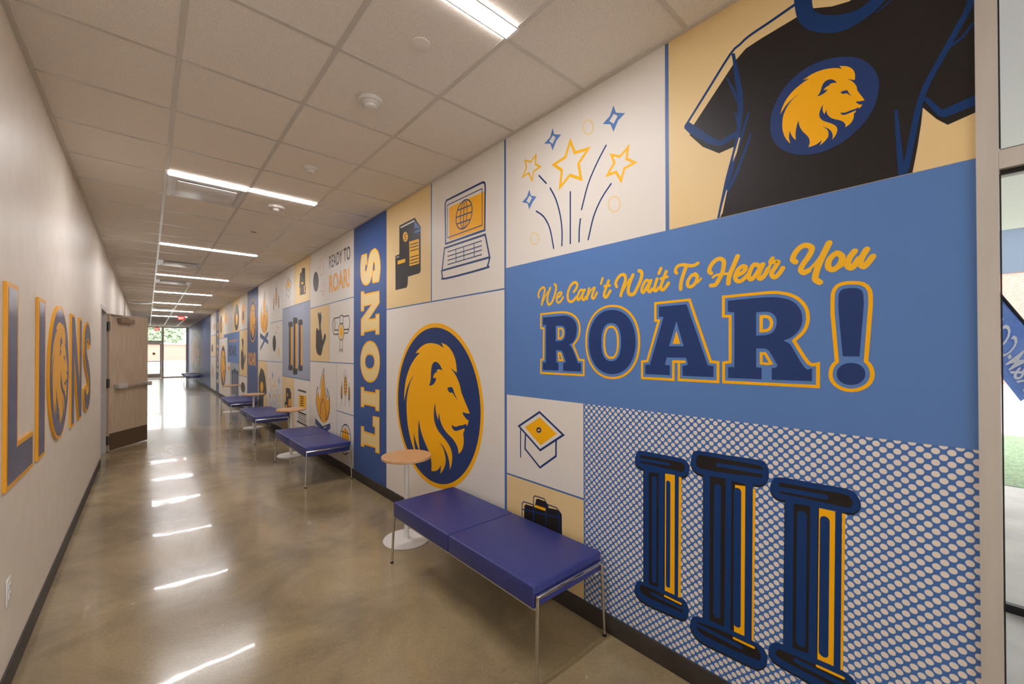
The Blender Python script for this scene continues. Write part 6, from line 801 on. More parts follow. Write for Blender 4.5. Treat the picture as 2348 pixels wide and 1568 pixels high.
["s","goldl",1,.019,1,[(.1577,.6391),(.1685,.5585),(.1091,.5065),(.185,.4958),(.21,.4151),(.2474,.4924),(.3146,.4932),(.2598,.5662),(.2827,.634),(.2176,.5948)]],
]],
["sparkle",[
["f","blue",1,0,[(.8031,1.0813),(.7864,1.0189),(.718,.9859),(.7642,.9565),(.8037,.8875),(.8262,.9549),(.89,.9847),(.8283,1.0139)]],
["f","white",2,0,[(.801,1.016),(.7719,.9866),(.8035,.945),(.8376,.9812)]],
]],
["sparkle",[
["f","blue",1,0,[(.265,.9985),(.2457,.9344),(.1778,.8963),(.2291,.8682),(.2658,.8007),(.2888,.8677),(.3504,.8996),(.2929,.9328)]],
["f","white",2,0,[(.2627,.9346),(.2332,.9033),(.2647,.8604),(.2974,.8971)]],
]],
["sparkle",[
["f","blue",1,0,[(1.0565,.6375),(1.0376,.5753),(.9755,.545),(1.0189,.5086),(1.057,.4544),(1.076,.5163),(1.1411,.5469),(1.0823,.5797)]],
["f","white",2,0,[(1.0541,.5807),(1.0251,.551),(1.0568,.5103),(1.0888,.5408)]],
]],
["ring",[
["s","cream",1,.0127,1,[(.4281,.9123),(.4296,.8983),(.4339,.8866),(.4406,.8779),(.4494,.8729),(.4597,.8719),(.4708,.875),(.482,.8821),(.4924,.8926),(.5014,.9059),(.5083,.9211),(.5126,.9371),(.5141,.9528),(.5125,.9671),(.5081,.979),(.5011,.9877),(.4921,.9925),(.4816,.9932),(.4704,.9897),(.4593,.9824),(.4491,.9717),(.4403,.9584),(.4337,.9434),(.4295,.9277)]],
]],
["ring",[
["s","cream",1,.0127,1,[(.2173,.2434),(.2188,.2294),(.2232,.2172),(.2301,.2077),(.2392,.2015),(.2498,.199),(.2612,.2004),(.2726,.2057),(.2834,.2146),(.2927,.2264),(.2998,.2403),(.3042,.2555),(.3057,.2708),(.3041,.2851),(.2996,.2975),(.2924,.307),(.283,.3131),(.2722,.3152),(.2607,.3134),(.2493,.3078),(.2388,.2988),(.2298,.2869),(.223,.2732),(.2187,.2583)]],
]],
["ring",[
["s","cream",1,.0127,1,[(.9545,.1626),(.9561,.1496),(.9605,.1382),(.9675,.1291),(.9766,.1229),(.9873,.1201),(.9988,.1209),(1.0104,.1253),(1.0212,.133),(1.0305,.1434),(1.0377,.156),(1.0422,.1697),(1.0437,.1837),(1.0421,.197),(1.0375,.2086),(1.0303,.2177),(1.0209,.2237),(1.0101,.2263),(.9985,.2252),(.987,.2205),(.9764,.2127),(.9673,.2022),(.9603,.1898),(.956,.1763)]],
]],
["streak",[
["s","navy",1,.0127,0,[(.9469,.7243),(.9213,.6921),(.8956,.6599),(.8699,.6276)]],
]],
["streak",[
["s","navy",1,.0127,0,[(.8296,.5719),(.8096,.5342),(.7896,.4966),(.7713,.4548),(.7546,.4052),(.7396,.3514),(.7277,.2997),(.7197,.2524),(.7148,.2072),(.7119,.1641),(.7114,.1239),(.7129,.0858),(.7144,.0476)]],
]],
["streak",[
["s","navy",1,.0127,0,[(.9783,.4159),(.9508,.3934),(.9233,.3709),(.8977,.3432),(.8744,.3092),(.8529,.27),(.8341,.2238),(.8192,.1677),(.807,.1047),(.7949,.0417)]],
]],
["streak",[
["s","navy",1,.0127,0,[(.6326,.473),(.633,.3314),(.6335,.1897),(.6339,.0481)]],
]],
["streak",[
["s","navy",1,.0127,0,[(.3243,.7233),(.3483,.6903),(.3724,.6574),(.3967,.6205),(.4223,.5789),(.4481,.5335),(.4721,.4827),(.493,.4245),(.512,.361),(.531,.2975)]],
]],
["streak",[
["s","navy",1,.0127,0,[(.5411,.2243),(.5448,.1973),(.5485,.1704),(.5513,.1417),(.5527,.1101),(.5531,.0767),(.5536,.0433)]],
]],
["streak",[
["s","navy",1,.0127,0,[(.2861,.4173),(.3116,.3903),(.3371,.3632),(.3614,.3325),(.3843,.2974),(.406,.2586),(.4259,.214),(.443,.1607),(.4583,.1016),(.4736,.0425)]],
]],
]},
{"label":"narrow blue mural banner with an oval gold lion emblem over the word ROAR","mat":"royal2","r":(10.9742,12.3184,.1075,3.108),"parts":[
["lion_emblem",[
["f","gold",1,0,[(1.1248,2.2325),(1.123,2.2782),(1.1175,2.3237),(1.1084,2.3684),(1.0958,2.4121),(1.0797,2.4544),(1.0603,2.4951),(1.0377,2.5337),(1.0121,2.5701),(.9837,2.6038),(.9527,2.6348),(.9194,2.6627),(.884,2.6873),(.8467,2.7085),(.8079,2.726),(.7678,2.7398),(.7268,2.7497),(.6851,2.7557),(.6431,2.7577),(.6011,2.7557),(.5595,2.7497),(.5184,2.7398),(.4783,2.726),(.4395,2.7085),(.4022,2.6873),(.3668,2.6627),(.3335,2.6348),(.3025,2.6038),(.2741,2.5701),(.2485,2.5337),(.2259,2.4951),(.2065,2.4544),(.1904,2.4121),(.1778,2.3684),(.1687,2.3237),(.1632,2.2782),(.1614,2.2325),(.1632,2.1867),(.1687,2.1413),(.1778,2.0965),
(.1904,2.0528),(.2065,2.0105),(.2259,1.9699),(.2485,1.9312),(.2741,1.8949),(.3025,1.8611),(.3335,1.8301),(.3668,1.8022),(.4022,1.7776),(.4395,1.7565),(.4783,1.7389),(.5184,1.7251),(.5595,1.7152),(.6011,1.7093),(.6431,1.7073),(.6851,1.7093),(.7268,1.7152),(.7678,1.7251),(.8079,1.7389),(.8467,1.7565),(.884,1.7776),(.9194,1.8022),(.9527,1.8301),(.9837,1.8611),(1.0121,1.8949),(1.0377,1.9312),(1.0603,1.9699),(1.0797,2.0105),(1.0958,2.0528),(1.1084,2.0965),(1.1175,2.1413),(1.123,2.1867)]],
["f","navy",2,0,[(1.0996,2.2325),(1.0979,2.2757),(1.0927,2.3187),(1.0841,2.361),(1.0721,2.4023),(1.0569,2.4423),(1.0385,2.4807),(1.0171,2.5172),(.9928,2.5516),(.9659,2.5835),(.9366,2.6128),(.905,2.6392),(.8714,2.6624),(.836,2.6824),(.7992,2.699),(.7613,2.712),(.7224,2.7214),(.6829,2.7271),(.6431,2.729),(.6033,2.7271),(.5638,2.7214),(.5249,2.712),(.487,2.699),(.4502,2.6824),(.4148,2.6624),(.3812,2.6392),(.3496,2.6128),(.3203,2.5835),(.2934,2.5516),(.2691,2.5172),(.2477,2.4807),(.2293,2.4423),(.2141,2.4023),(.2021,2.361),(.1935,2.3187),(.1883,2.2757),(.1866,2.2325),(.1883,2.1892),(.1935,2.1462),(.2021,2.104),
(.2141,2.0626),(.2293,2.0226),(.2477,1.9842),(.2691,1.9477),(.2934,1.9133),(.3203,1.8814),(.3496,1.8521),(.3812,1.8257),(.4148,1.8025),(.4502,1.7825),(.487,1.7659),(.5249,1.7529),(.5638,1.7435),(.6033,1.7378),(.6431,1.736),(.6829,1.7378),(.7224,1.7435),(.7613,1.7529),(.7992,1.7659),(.836,1.7825),(.8714,1.8025),(.905,1.8257),(.9366,1.8521),(.9659,1.8814),(.9928,1.9133),(1.0171,1.9477),(1.0385,1.9842),(1.0569,2.0226),(1.0721,2.0626),(1.0841,2.104),(1.0927,2.1462),(1.0979,2.1892)]],
["f","gold",3,1,[(.5579,2.6295),(.5351,2.6239),(.5051,2.615),(.4739,2.5981),(.4439,2.5719),(.4214,2.5403),(.4078,2.5056),(.4016,2.4729),(.3994,2.4495),(.4224,2.4573),(.4437,2.4675),(.4678,2.4764),(.4425,2.4609),(.416,2.4383),(.391,2.4079),(.3712,2.3753),(.3576,2.3375),(.332,2.297),(.3062,2.2601),(.2794,2.2198),(.3091,2.2179),(.3445,2.2213),(.3443,2.2143),(.3329,2.2001),(.3079,2.183),(.2902,2.1807),(.2957,2.1611),(.3071,2.144),(.3143,2.1566),(.324,2.153),(.3495,2.1427),(.3709,2.1393),(.4076,2.126),(.4302,2.1261),(.4529,2.132),(.4448,2.1132),(.4284,2.1015),(.403,2.1017),(.3663,2.1144),(.3456,2.1223),
(.3277,2.1293),(.3285,2.119),(.3341,2.1047),(.3397,2.0966),(.3347,2.0641),(.3371,2.0329),(.3481,2.0031),(.3688,1.9797),(.3847,1.9682),(.3862,1.9884),(.3974,2.0117),(.4184,2.0333),(.4508,2.0535),(.4948,2.0723),(.5279,2.0929),(.5574,2.1239),(.5741,2.1562),(.5815,2.189),(.5868,2.1697),(.5914,2.1398),(.6098,2.1742),(.6193,2.2054),(.6226,2.2485),(.6329,2.2228),(.6383,2.1871),(.638,2.1502),(.6285,2.1189),(.6077,2.0893),(.5792,2.0657),(.536,2.0419),(.4963,2.0182),(.4687,1.9954),(.4525,1.971),(.4451,1.9409),(.4489,1.9053),(.4582,1.8777),(.4725,1.8543),(.4707,1.8759),(.4782,1.9099),(.4936,1.9414),
(.516,1.967),(.5441,1.9899),(.5864,2.0081),(.5557,1.9882),(.5337,1.9662),(.5195,1.9383),(.512,1.9078),(.515,1.8826),(.5276,1.855),(.5442,1.8315),(.5707,1.8055),(.5645,1.827),(.5601,1.8649),(.5767,1.8436),(.603,1.8211),(.6374,1.8071),(.6676,1.8013),(.666,1.8261),(.6667,1.8564),(.6784,1.8921),(.6965,1.9212),(.7244,1.9521),(.7525,1.9831),(.7783,2.0178),(.8004,2.0597),(.8188,2.1163),(.824,2.0714),(.8236,2.0176),(.8179,1.9629),(.8036,1.8975),(.8286,1.9221),(.8557,1.961),(.8712,1.9906),(.8799,2.0191),(.8798,1.9725),(.8721,1.9247),(.8476,1.8651),(.8806,1.8986),(.9124,1.9424),(.9389,1.9935),
(.9594,2.0478),(.9714,2.1048),(.9788,2.1765),(.9748,2.2381),(.9609,2.2896),(.9375,2.3425),(.9059,2.3854),(.8672,2.4147),(.9043,2.3942),(.9405,2.3585),(.9725,2.3152),(.9962,2.2617),(1.0138,2.2206),(1.0112,2.2686),(1.0034,2.3177),(.9893,2.369),(.9649,2.4176),(.9339,2.4641),(.901,2.4981),(.8507,2.5386),(.8049,2.5643),(.8335,2.5656),(.8615,2.5622),(.8335,2.5827),(.7881,2.608),(.7416,2.6229),(.6942,2.6292),(.6462,2.6278),(.5978,2.6205),(.561,2.6091),(.53,2.5965),(.5449,2.6154)]],
["f","navy",4,1,[(.6936,2.3519),(.6799,2.3759),(.6736,2.4074),(.6713,2.4434),(.6651,2.4746),(.6488,2.4996),(.6239,2.5093),(.5965,2.5045),(.5698,2.4871),(.5439,2.4572),(.568,2.4617),(.5914,2.4617),(.613,2.4511),(.5951,2.4439),(.6225,2.439),(.6404,2.423),(.6491,2.4054),(.6113,2.4045),(.6236,2.3813),(.6444,2.3642),(.6667,2.3547)]],
["f","navy",4,1,[(.4962,2.3499),(.4681,2.3583),(.4442,2.357),(.4326,2.343),(.4206,2.3206),(.3916,2.2846),(.4222,2.3083),(.4422,2.3255),(.4618,2.3243),(.4798,2.3298)]],
]],
["roar_lettering",["text","ROAR","orange",(.2286,1.1722,1.1281,1.4506)]],
]},
{"label":"white mural panel with a small round stamp icon, left of the narrow lion banner","mat":"white","r":(12.3274,13.5127,2.1792,3.108),"parts":[
["stamp_artwork",[
["f","orange",1,0,[(.895,.4146),(.8854,.491),(.8571,.5622),(.8121,.6233),(.7535,.6702),(.6852,.6996),(.6119,.7097),(.5387,.6996),(.4704,.6702),(.4117,.6233),(.3668,.5622),(.3385,.491),(.3288,.4146),(.3385,.3383),(.3668,.2671),(.4117,.206),(.4704,.1591),(.5387,.1296),(.6119,.1196),(.6852,.1296),(.7535,.1591),(.8121,.206),(.8571,.2671),(.8854,.3383)]],
["f","charcoal",2,0,[(.7393,.3704),(.7331,.4114),(.715,.4484),(.6868,.4778),(.6513,.4967),(.6119,.5031),(.5726,.4967),(.537,.4778),(.5089,.4484),(.4908,.4114),(.4845,.3704),(.4908,.3293),(.5089,.2923),(.537,.263),(.5726,.2441),(.6119,.2376),(.6513,.2441),(.6868,.263),(.715,.2923),(.7331,.3293)]],
]],
]},
{"label":"tan mural panel with a dark hooded figure shape, far up the hallway","mat":"tan","r":(13.5217,14.6337,2.1545,3.108),"parts":[
["figure_artwork",[
["f","charcoal",1,0,[(.8955,.4196),(.8818,.5196),(.8415,.6127),(.7775,.6927),(.6941,.7541),(.5969,.7927),(.4926,.8059),(.3884,.7927),(.2912,.7541),(.2078,.6927),(.1437,.6127),(.1035,.5196),(.0898,.4196),(.1035,.3196),(.1437,.2265),(.2078,.1465),(.2912,.0851),(.3884,.0465),(.4926,.0333),(.5969,.0465),(.6941,.0851),(.7775,.1465),(.8415,.2265),(.8818,.3196)]],
["f","gold",2,0,[(.6739,.3617),(.6651,.4154),(.6393,.4638),(.5992,.5023),(.5487,.527),(.4926,.5355),(.4366,.527),(.3861,.5023),(.346,.4638),(.3202,.4154),(.3113,.3617),(.3202,.308),(.346,.2595),(.3861,.221),(.4366,.1963),(.4926,.1878),(.5487,.1963),(.5992,.221),(.6393,.2595),(.6651,.308)]],
]],
]},
{"label":"white mural panel with one faint orange icon, far up the hallway","mat":"white","r":(14.6427,16.6265,2.1545,3.108),"parts":[
["icon_artwork",[
["f","orange",1,0,[(1.8226,.5321),(1.8141,.5826),(1.7892,.6296),(1.7495,.67),(1.6978,.701),(1.6377,.7205),(1.5731,.7272),(1.5085,.7205),(1.4483,.701),(1.3966,.67),(1.357,.6296),(1.332,.5826),(1.3235,.5321),(1.332,.4816),(1.357,.4346),(1.3966,.3941),(1.4483,.3631),(1.5085,.3437),(1.5731,.337),(1.6377,.3437),(1.6978,.3631),(1.7495,.3941),(1.7892,.4346),(1.8141,.4816)]],
]],
]},
{"label":"tan mural panel with a slim dark pencil, far up the hallway","mat":"tan","r":(16.6465,17.8546,2.0525,3.108),"parts":[
["pencil_artwork",[
["f","charcoal",1,0,[(.9011,.4952),(.8925,.5785),(.8672,.656),(.8271,.7226),(.7748,.7738),(.7139,.8059),(.6486,.8169),(.5833,.8059),(.5224,.7738),(.4701,.7226),(.43,.656),(.4047,.5785),(.3961,.4952),(.4047,.412),(.43,.3344),(.4701,.2678),(.5224,.2167),(.5833,.1845),(.6486,.1736),(.7139,.1845),(.7748,.2167),(.8271,.2678),(.8672,.3344),(.8925,.412)]],
["f","orange",2,0,[(.7622,.447),(.7566,.4917),(.7405,.532),(.7154,.5641),(.6837,.5846),(.6486,.5917),(.6135,.5846),(.5818,.5641),(.5567,.532),(.5406,.4917),(.535,.447),(.5406,.4022),(.5567,.3619),(.5818,.3299),(.6135,.3093),(.6486,.3022),(.6837,.3093),(.7154,.3299),(.7405,.3619),(.7566,.4022)]],
]],
]},
{"label":"small blue mural panel with the word ROAR!, far up the hallway","mat":"blue","r":(13.5578,15.7892,1.2625,2.1385),"parts":[
["ready_lettering",["text","READY","orange",(.2575,1.8224,.6082,.6863)]],
["roar_lettering",["text","ROAR!","navyd",(.4852,1.9135,.1811,.5115)]],
]},
{"label":"tan mural panel with a dark raised hand, far up the hallway","mat":"tan","r":(12.3274,13.5127,.929,2.1632),"parts":[
["hand_artwork",[
["f","charcoal",1,1,[(.8188,.9783),(.7801,.9131),(.7479,.8306),(.716,.7576),(.7029,.6856),(.7309,.642),(.7785,.6661),(.8426,.7091),(.9069,.6844),(.9324,.6218),(.9383,.531),(.9377,.4401),(.9436,.3493),(.9203,.2674),(.8391,.1859),(.7436,.1594),(.6186,.1467),(.5421,.1779),(.4818,.2569),(.4371,.3265),(.363,.3864),(.2899,.4543),(.2465,.5049),(.2613,.5568),(.3199,.5801),(.364,.5511),(.4083,.5002),(.4739,.4449),(.4984,.4936),(.5231,.5644),(.554,.627),(.5912,.699),(.5917,.7697),(.5614,.8388),(.5466,.9173),(.5932,1.0085),(.6395,1.0071),(.661,.9596),(.6924,.9972),(.7808,1.0164)]],
]],
]},
{"label":"white mural panel with a plant sketch, behind the third side table","mat":"white","r":(12.3274,13.5488,.1075,.913),"parts":[
["plant_artwork",[
["f","charcoal",1,0,[(.9612,.5078),(.9498,.5443),(.9165,.5783),(.8636,.6075),(.7945,.6299),(.7142,.644),(.6279,.6488),(.5416,.644),(.4613,.6299),(.3922,.6075),(.3393,.5783),(.306,.5443),(.2946,.5078),(.306,.4713),(.3393,.4372),(.3922,.408),(.4613,.3856),(.5416,.3715),(.6279,.3667),(.7142,.3715),(.7945,.3856),(.8636,.408),(.9165,.4372),(.9498,.4713)]],
]],
]},
{"label":"white mural panel with a small oval gold lion emblem, far up the hallway","mat":"white","r":(15.7982,17.8546,.1075,2.0365),"parts":[
["lion_emblem",[
["f","gold",1,0,[(1.6515,.9726),(1.649,1.0359),(1.6414,1.0988),(1.6289,1.1607),(1.6115,1.2212),(1.5894,1.2798),(1.5627,1.336),(1.5316,1.3895),(1.4964,1.4398),(1.4573,1.4866),(1.4147,1.5294),(1.3688,1.5681),(1.32,1.6021),(1.2687,1.6314),(1.2153,1.6557),(1.1601,1.6747),(1.1037,1.6885),(1.0463,1.6968),(.9886,1.6995),(.9308,1.6968),(.8734,1.6885),(.817,1.6747),(.7618,1.6557),(.7084,1.6314),(.6571,1.6021),(.6083,1.5681),(.5624,1.5294),(.5198,1.4866),(.4807,1.4398),(.4455,1.3895),(.4144,1.336),(.3877,1.2798),(.3656,1.2212),(.3482,1.1607),(.3357,1.0988),(.3281,1.0359),(.3256,.9726),(.3281,.9092),(.3357,.8463),(.3482,.7844),
(.3656,.7239),(.3877,.6653),(.4144,.6091),(.4455,.5556),(.4807,.5053),(.5198,.4585),(.5624,.4157),(.6083,.3771),(.6571,.343),(.7084,.3137),(.7618,.2895),(.817,.2704),(.8734,.2567),(.9308,.2484),(.9886,.2456),(1.0463,.2484),(1.1037,.2567),(1.1601,.2704),(1.2153,.2895),(1.2687,.3137),(1.32,.343),(1.3688,.3771),(1.4147,.4157),(1.4573,.4585),(1.4964,.5053),(1.5316,.5556),(1.5627,.6091),(1.5894,.6653),(1.6115,.7239),(1.6289,.7844),(1.6414,.8463),(1.649,.9092)]],
["f","navy",2,0,[(1.6168,.9726),(1.6144,1.0325),(1.6073,1.0919),(1.5954,1.1504),(1.5789,1.2076),(1.558,1.263),(1.5327,1.3162),(1.5032,1.3667),(1.4698,1.4143),(1.4328,1.4585),(1.3924,1.499),(1.3489,1.5355),(1.3027,1.5677),(1.2541,1.5954),(1.2034,1.6183),(1.1512,1.6364),(1.0977,1.6493),(1.0433,1.6572),(.9886,1.6598),(.9338,1.6572),(.8794,1.6493),(.8259,1.6364),(.7737,1.6183),(.723,1.5954),(.6744,1.5677),(.6282,1.5355),(.5847,1.499),(.5443,1.4585),(.5073,1.4143),(.4739,1.3667),(.4444,1.3162),(.4191,1.263),(.3982,1.2076),(.3817,1.1504),(.3698,1.0919),(.3627,1.0325),(.3603,.9726),(.3627,.9127),(.3698,.8532),(.3817,.7947),
(.3982,.7375),(.4191,.6821),(.4444,.629),(.4739,.5784),(.5073,.5308),(.5443,.4866),(.5847,.4461),(.6282,.4096),(.6744,.3774),(.723,.3497),(.7737,.3268),(.8259,.3088),(.8794,.2958),(.9338,.288),(.9886,.2853),(1.0433,.288),(1.0977,.2958),(1.1512,.3088),(1.2034,.3268),(1.2541,.3497),(1.3027,.3774),(1.3489,.4096),(1.3924,.4461),(1.4328,.4866),(1.4698,.5308),(1.5032,.5784),(1.5327,.629),(1.558,.6821),(1.5789,.7375),(1.5954,.7947),(1.6073,.8532),(1.6144,.9127)]],
["f","gold",3,1,[(.8713,1.5221),(.8399,1.5144),(.7986,1.5021),(.7556,1.4787),(.7144,1.4424),(.6835,1.3987),(.6647,1.3506),(.6562,1.3053),(.6532,1.2729),(.6848,1.2838),(.7142,1.2979),(.7473,1.3102),(.7125,1.2888),(.6761,1.2575),(.6417,1.2153),(.6144,1.1703),(.5956,1.1179),(.5605,1.0619),(.5249,1.0109),(.488,.9551),(.5289,.9524),(.5776,.9572),(.5773,.9474),(.5616,.9277),(.5273,.9042),(.5029,.901),(.5105,.8738),(.5261,.8501),(.5361,.8675),(.5494,.8625),(.5845,.8483),(.614,.8436),(.6644,.8252),(.6955,.8254),(.7268,.8335),(.7157,.8076),(.6931,.7914),(.6581,.7916),(.6076,.8092),(.5792,.8201),
(.5546,.8298),(.5557,.8155),(.5633,.7957),(.571,.7846),(.5641,.7395),(.5674,.6963),(.5826,.6551),(.6111,.6228),(.6329,.6068),(.635,.6348),(.6504,.6671),(.6793,.6969),(.7239,.7248),(.7844,.7509),(.83,.7794),(.8705,.8223),(.8936,.8671),(.9038,.9125),(.9111,.8857),(.9173,.8444),(.9428,.8919),(.9558,.9351),(.9604,.9948),(.9744,.9592),(.9819,.9098),(.9815,.8588),(.9684,.8154),(.9399,.7744),(.9006,.7418),(.8412,.7089),(.7865,.6761),(.7485,.6444),(.7263,.6106),(.7161,.569),(.7212,.5197),(.7341,.4815),(.7537,.4491),(.7513,.4791),(.7617,.526),(.7827,.5697),
(.8137,.6051),(.8522,.6369),(.9106,.662),(.8682,.6345),(.8379,.604),(.8184,.5654),(.8081,.5232),(.8122,.4883),(.8296,.4501),(.8524,.4176),(.889,.3816),(.8803,.4113),(.8743,.4639),(.8972,.4343),(.9334,.4032),(.9808,.3838),(1.0223,.3758),(1.0201,.4101),(1.021,.4521),(1.0372,.5015),(1.062,.5418),(1.1004,.5845),(1.1391,.6274),(1.1746,.6754),(1.205,.7334),(1.2303,.8118),(1.2375,.7496),(1.237,.6752),(1.2291,.5994),(1.2095,.509),(1.2438,.5429),(1.2812,.5969),(1.3025,.6378),(1.3145,.6773),(1.3143,.6128),(1.3037,.5466),(1.27,.4641),(1.3154,.5105),(1.3592,.5711),(1.3957,.6419),
(1.4238,.717),(1.4404,.7958),(1.4506,.8951),(1.4451,.9803),(1.4259,1.0516),(1.3937,1.1249),(1.3503,1.1843),(1.2969,1.2248),(1.348,1.1964),(1.3978,1.147),(1.4418,1.087),(1.4745,1.0131),(1.4987,.9562),(1.4951,1.0226),(1.4844,1.0905),(1.465,1.1616),(1.4315,1.2289),(1.3888,1.2932),(1.3435,1.3403),(1.2742,1.3962),(1.2112,1.4319),(1.2506,1.4337),(1.2891,1.4289),(1.2506,1.4574),(1.1881,1.4924),(1.1241,1.513),(1.0589,1.5217),(.9928,1.5198),(.9262,1.5097),(.8755,1.4939),(.8328,1.4765),(.8534,1.5025)]],
["f","navy",4,1,[(1.0581,1.1378),(1.0391,1.1712),(1.0306,1.2148),(1.0274,1.2645),(1.0189,1.3078),(.9965,1.3424),(.9621,1.3557),(.9244,1.3492),(.8877,1.3251),(.8521,1.2837),(.8852,1.2898),(.9173,1.2899),(.9471,1.2752),(.9225,1.2653),(.9603,1.2584),(.9848,1.2363),(.9968,1.2119),(.9448,1.2107),(.9617,1.1786),(.9903,1.155),(1.0211,1.1417)]],
["f","navy",4,1,[(.7863,1.1351),(.7478,1.1467),(.7148,1.1449),(.6989,1.1256),(.6823,1.0946),(.6424,1.0448),(.6845,1.0776),(.7121,1.1014),(.739,1.0997),(.7639,1.1073)]],
]],
]},
{"label":"grey blue mural panel with three far dark columns, below the small blue ROAR! panel","mat":"greyblue","r":(13.5578,15.1917,.1075,1.2465),"parts":[
["column_artwork",[
["f","navyd",1,0,[(.2098,.2036),(.456,.2036),(.456,.823),(.2098,.823)]],
["f","navyd",2,0,[(.1401,.803),(.5258,.803),(.5258,.923),(.1401,.923)]],
["f","navyd",1,0,[(.6201,.2036),(.8663,.2036),(.8663,.873),(.6201,.873)]],
["f","navyd",2,0,[(.5504,.853),(.936,.853),(.936,.973),(.5504,.973)]],
["f","navyd",1,0,[(1.0304,.2036),(1.2765,.2036),(1.2765,.823),(1.0304,.823)]],
["f","navyd",2,0,[(.9606,.803),(1.3463,.803),(1.3463,.923),(.9606,.923)]],
]],
]},
{"label":"white mural strip with faint orange fireworks, behind the fourth side table","mat":"white","r":(15.2007,15.7892,.1075,1.2465),"parts":[
["fireworks_artwork",[
["f","orange",1,0,[(.4415,.951),(.4353,.9724),(.417,.9924),(.3879,1.0095),(.35,1.0226),(.3059,1.0309),(.2585,1.0337),(.2112,1.0309),(.1671,1.0226),(.1292,1.0095),(.1001,.9924),(.0818,.9724),(.0756,.951),(.0818,.9296),(.1001,.9097),(.1292,.8925),(.1671,.8794),(.2112,.8711),(.2585,.8683),(.3059,.8711),(.35,.8794),(.3879,.8925),(.417,.9097),(.4353,.9296)]],
]],
]},
{"label":"far narrow blue mural banner with LIONS in cream letters, before the dark blue wall","mat":"royal2","r":(17.8746,18.6608,.1075,3.108),"parts":[
["lions_lettering",["textv","LIONS","sand",(.1199,.5512,.327,2.5852)]],
]},
{"label":"far white mural panel with an orange icon, highest beside the dark blue wall","mat":"white","r":(18.6808,20.4342,2.2326,3.108),"parts":[
["icon_artwork",[
["f","pinkl",1,0,[(.8322,.3057),(.8229,.3385),(.7956,.369),(.7523,.3953),(.6958,.4154),(.63,.428),(.5594,.4324),(.4888,.428),(.423,.4154),(.3666,.3953),(.3232,.369),(.296,.3385),(.2867,.3057),(.296,.2729),(.3232,.2424),(.3666,.2162),(.423,.1961),(.4888,.1834),(.5594,.1791),(.63,.1834),(.6958,.1961),(.7523,.2162),(.7956,.2424),(.8229,.2729)]],
]],
]},
{"label":"far tan mural panel with a slim dark icon, beside the dark blue wall","mat":"tanl","r":(18.6808,20.4342,1.3994,2.2126),"parts":[
["icon_artwork",[
["f","charcoal",1,0,[(1.4537,.3175),(1.445,.3602),(1.4197,.4),(1.3794,.4342),(1.327,.4604),(1.2658,.4769),(1.2003,.4825),(1.1347,.4769),(1.0735,.4604),(1.0211,.4342),(.9808,.4),(.9555,.3602),(.9468,.3175),(.9555,.2748),(.9808,.235),(1.0211,.2008),(1.0735,.1746),(1.1347,.1581),(1.2003,.1525),(1.2658,.1581),(1.327,.1746),(1.3794,.2008),(1.4197,.235),(1.445,.2748)]],
]],
]},
{"label":"far white mural panel with an orange flame, lowest beside the dark blue wall","mat":"white","r":(18.6808,20.4342,.1075,1.3794),"parts":[
["flame_artwork",[
["f","pinkl",1,0,[(1.2779,.7215),(1.2694,.7838),(1.2445,.8418),(1.2048,.8917),(1.1532,.9299),(1.0931,.954),(1.0286,.9622),(.9641,.954),(.9039,.9299),(.8523,.8917),(.8127,.8418),(.7878,.7838),(.7793,.7215),(.7878,.6592),(.8127,.6011),(.8523,.5513),(.9039,.513),(.9641,.489),(1.0286,.4808),(1.0931,.489),(1.1532,.513),(1.2048,.5513),(1.2445,.6011),(1.2694,.6592)]],
]],
]},
{"label":"dark blue wall mural with a large gold lion emblem at the far end","mat":"duskblue","r":(20.4542,32.2,.1075,3.108),"parts":[
["lion_emblem",[
["f","dimgold",1,0,[(10.5677,1.4647),(10.5547,1.566),(10.5157,1.6666),(10.4511,1.7656),(10.3612,1.8623),(10.2469,1.956),(10.109,2.0459),(9.9485,2.1315),(9.7667,2.2119),(9.5649,2.2867),(9.3447,2.3552),(9.1078,2.4169),(8.8559,2.4714),(8.5909,2.5183),(8.315,2.5571),(8.0301,2.5876),(7.7385,2.6095),(7.4424,2.6228),(7.144,2.6272),(6.8456,2.6228),(6.5495,2.6095),(6.2579,2.5876),(5.973,2.5571),(5.6971,2.5183),(5.4321,2.4714),(5.1802,2.4169),(4.9433,2.3552),(4.723,2.2867),(4.5213,2.2119),(4.3394,2.1315),(4.1789,2.0459),(4.041,1.956),(3.9267,1.8623),(3.8369,1.7656),(3.7723,1.6666),(3.7333,1.566),(3.7203,1.4647),(3.7333,1.3634),(3.7723,1.2628),(3.8369,1.1638),
(3.9267,1.0671),(4.041,.9734),(4.1789,.8834),(4.3394,.7979),(4.5213,.7175),(4.723,.6427),(4.9433,.5742),(5.1802,.5124),(5.4321,.4579),(5.6971,.4111),(5.973,.3723),(6.2579,.3418),(6.5495,.3199),(6.8456,.3066),(7.144,.3022),(7.4424,.3066),(7.7385,.3199),(8.0301,.3418),(8.315,.3723),(8.5909,.4111),(8.8559,.4579),(9.1078,.5124),(9.3447,.5742),(9.5649,.6427),(9.7667,.7175),(9.9485,.7979),(10.109,.8834),(10.2469,.9734),(10.3612,1.0671),(10.4511,1.1638),(10.5157,1.2628),(10.5547,1.3634)]],
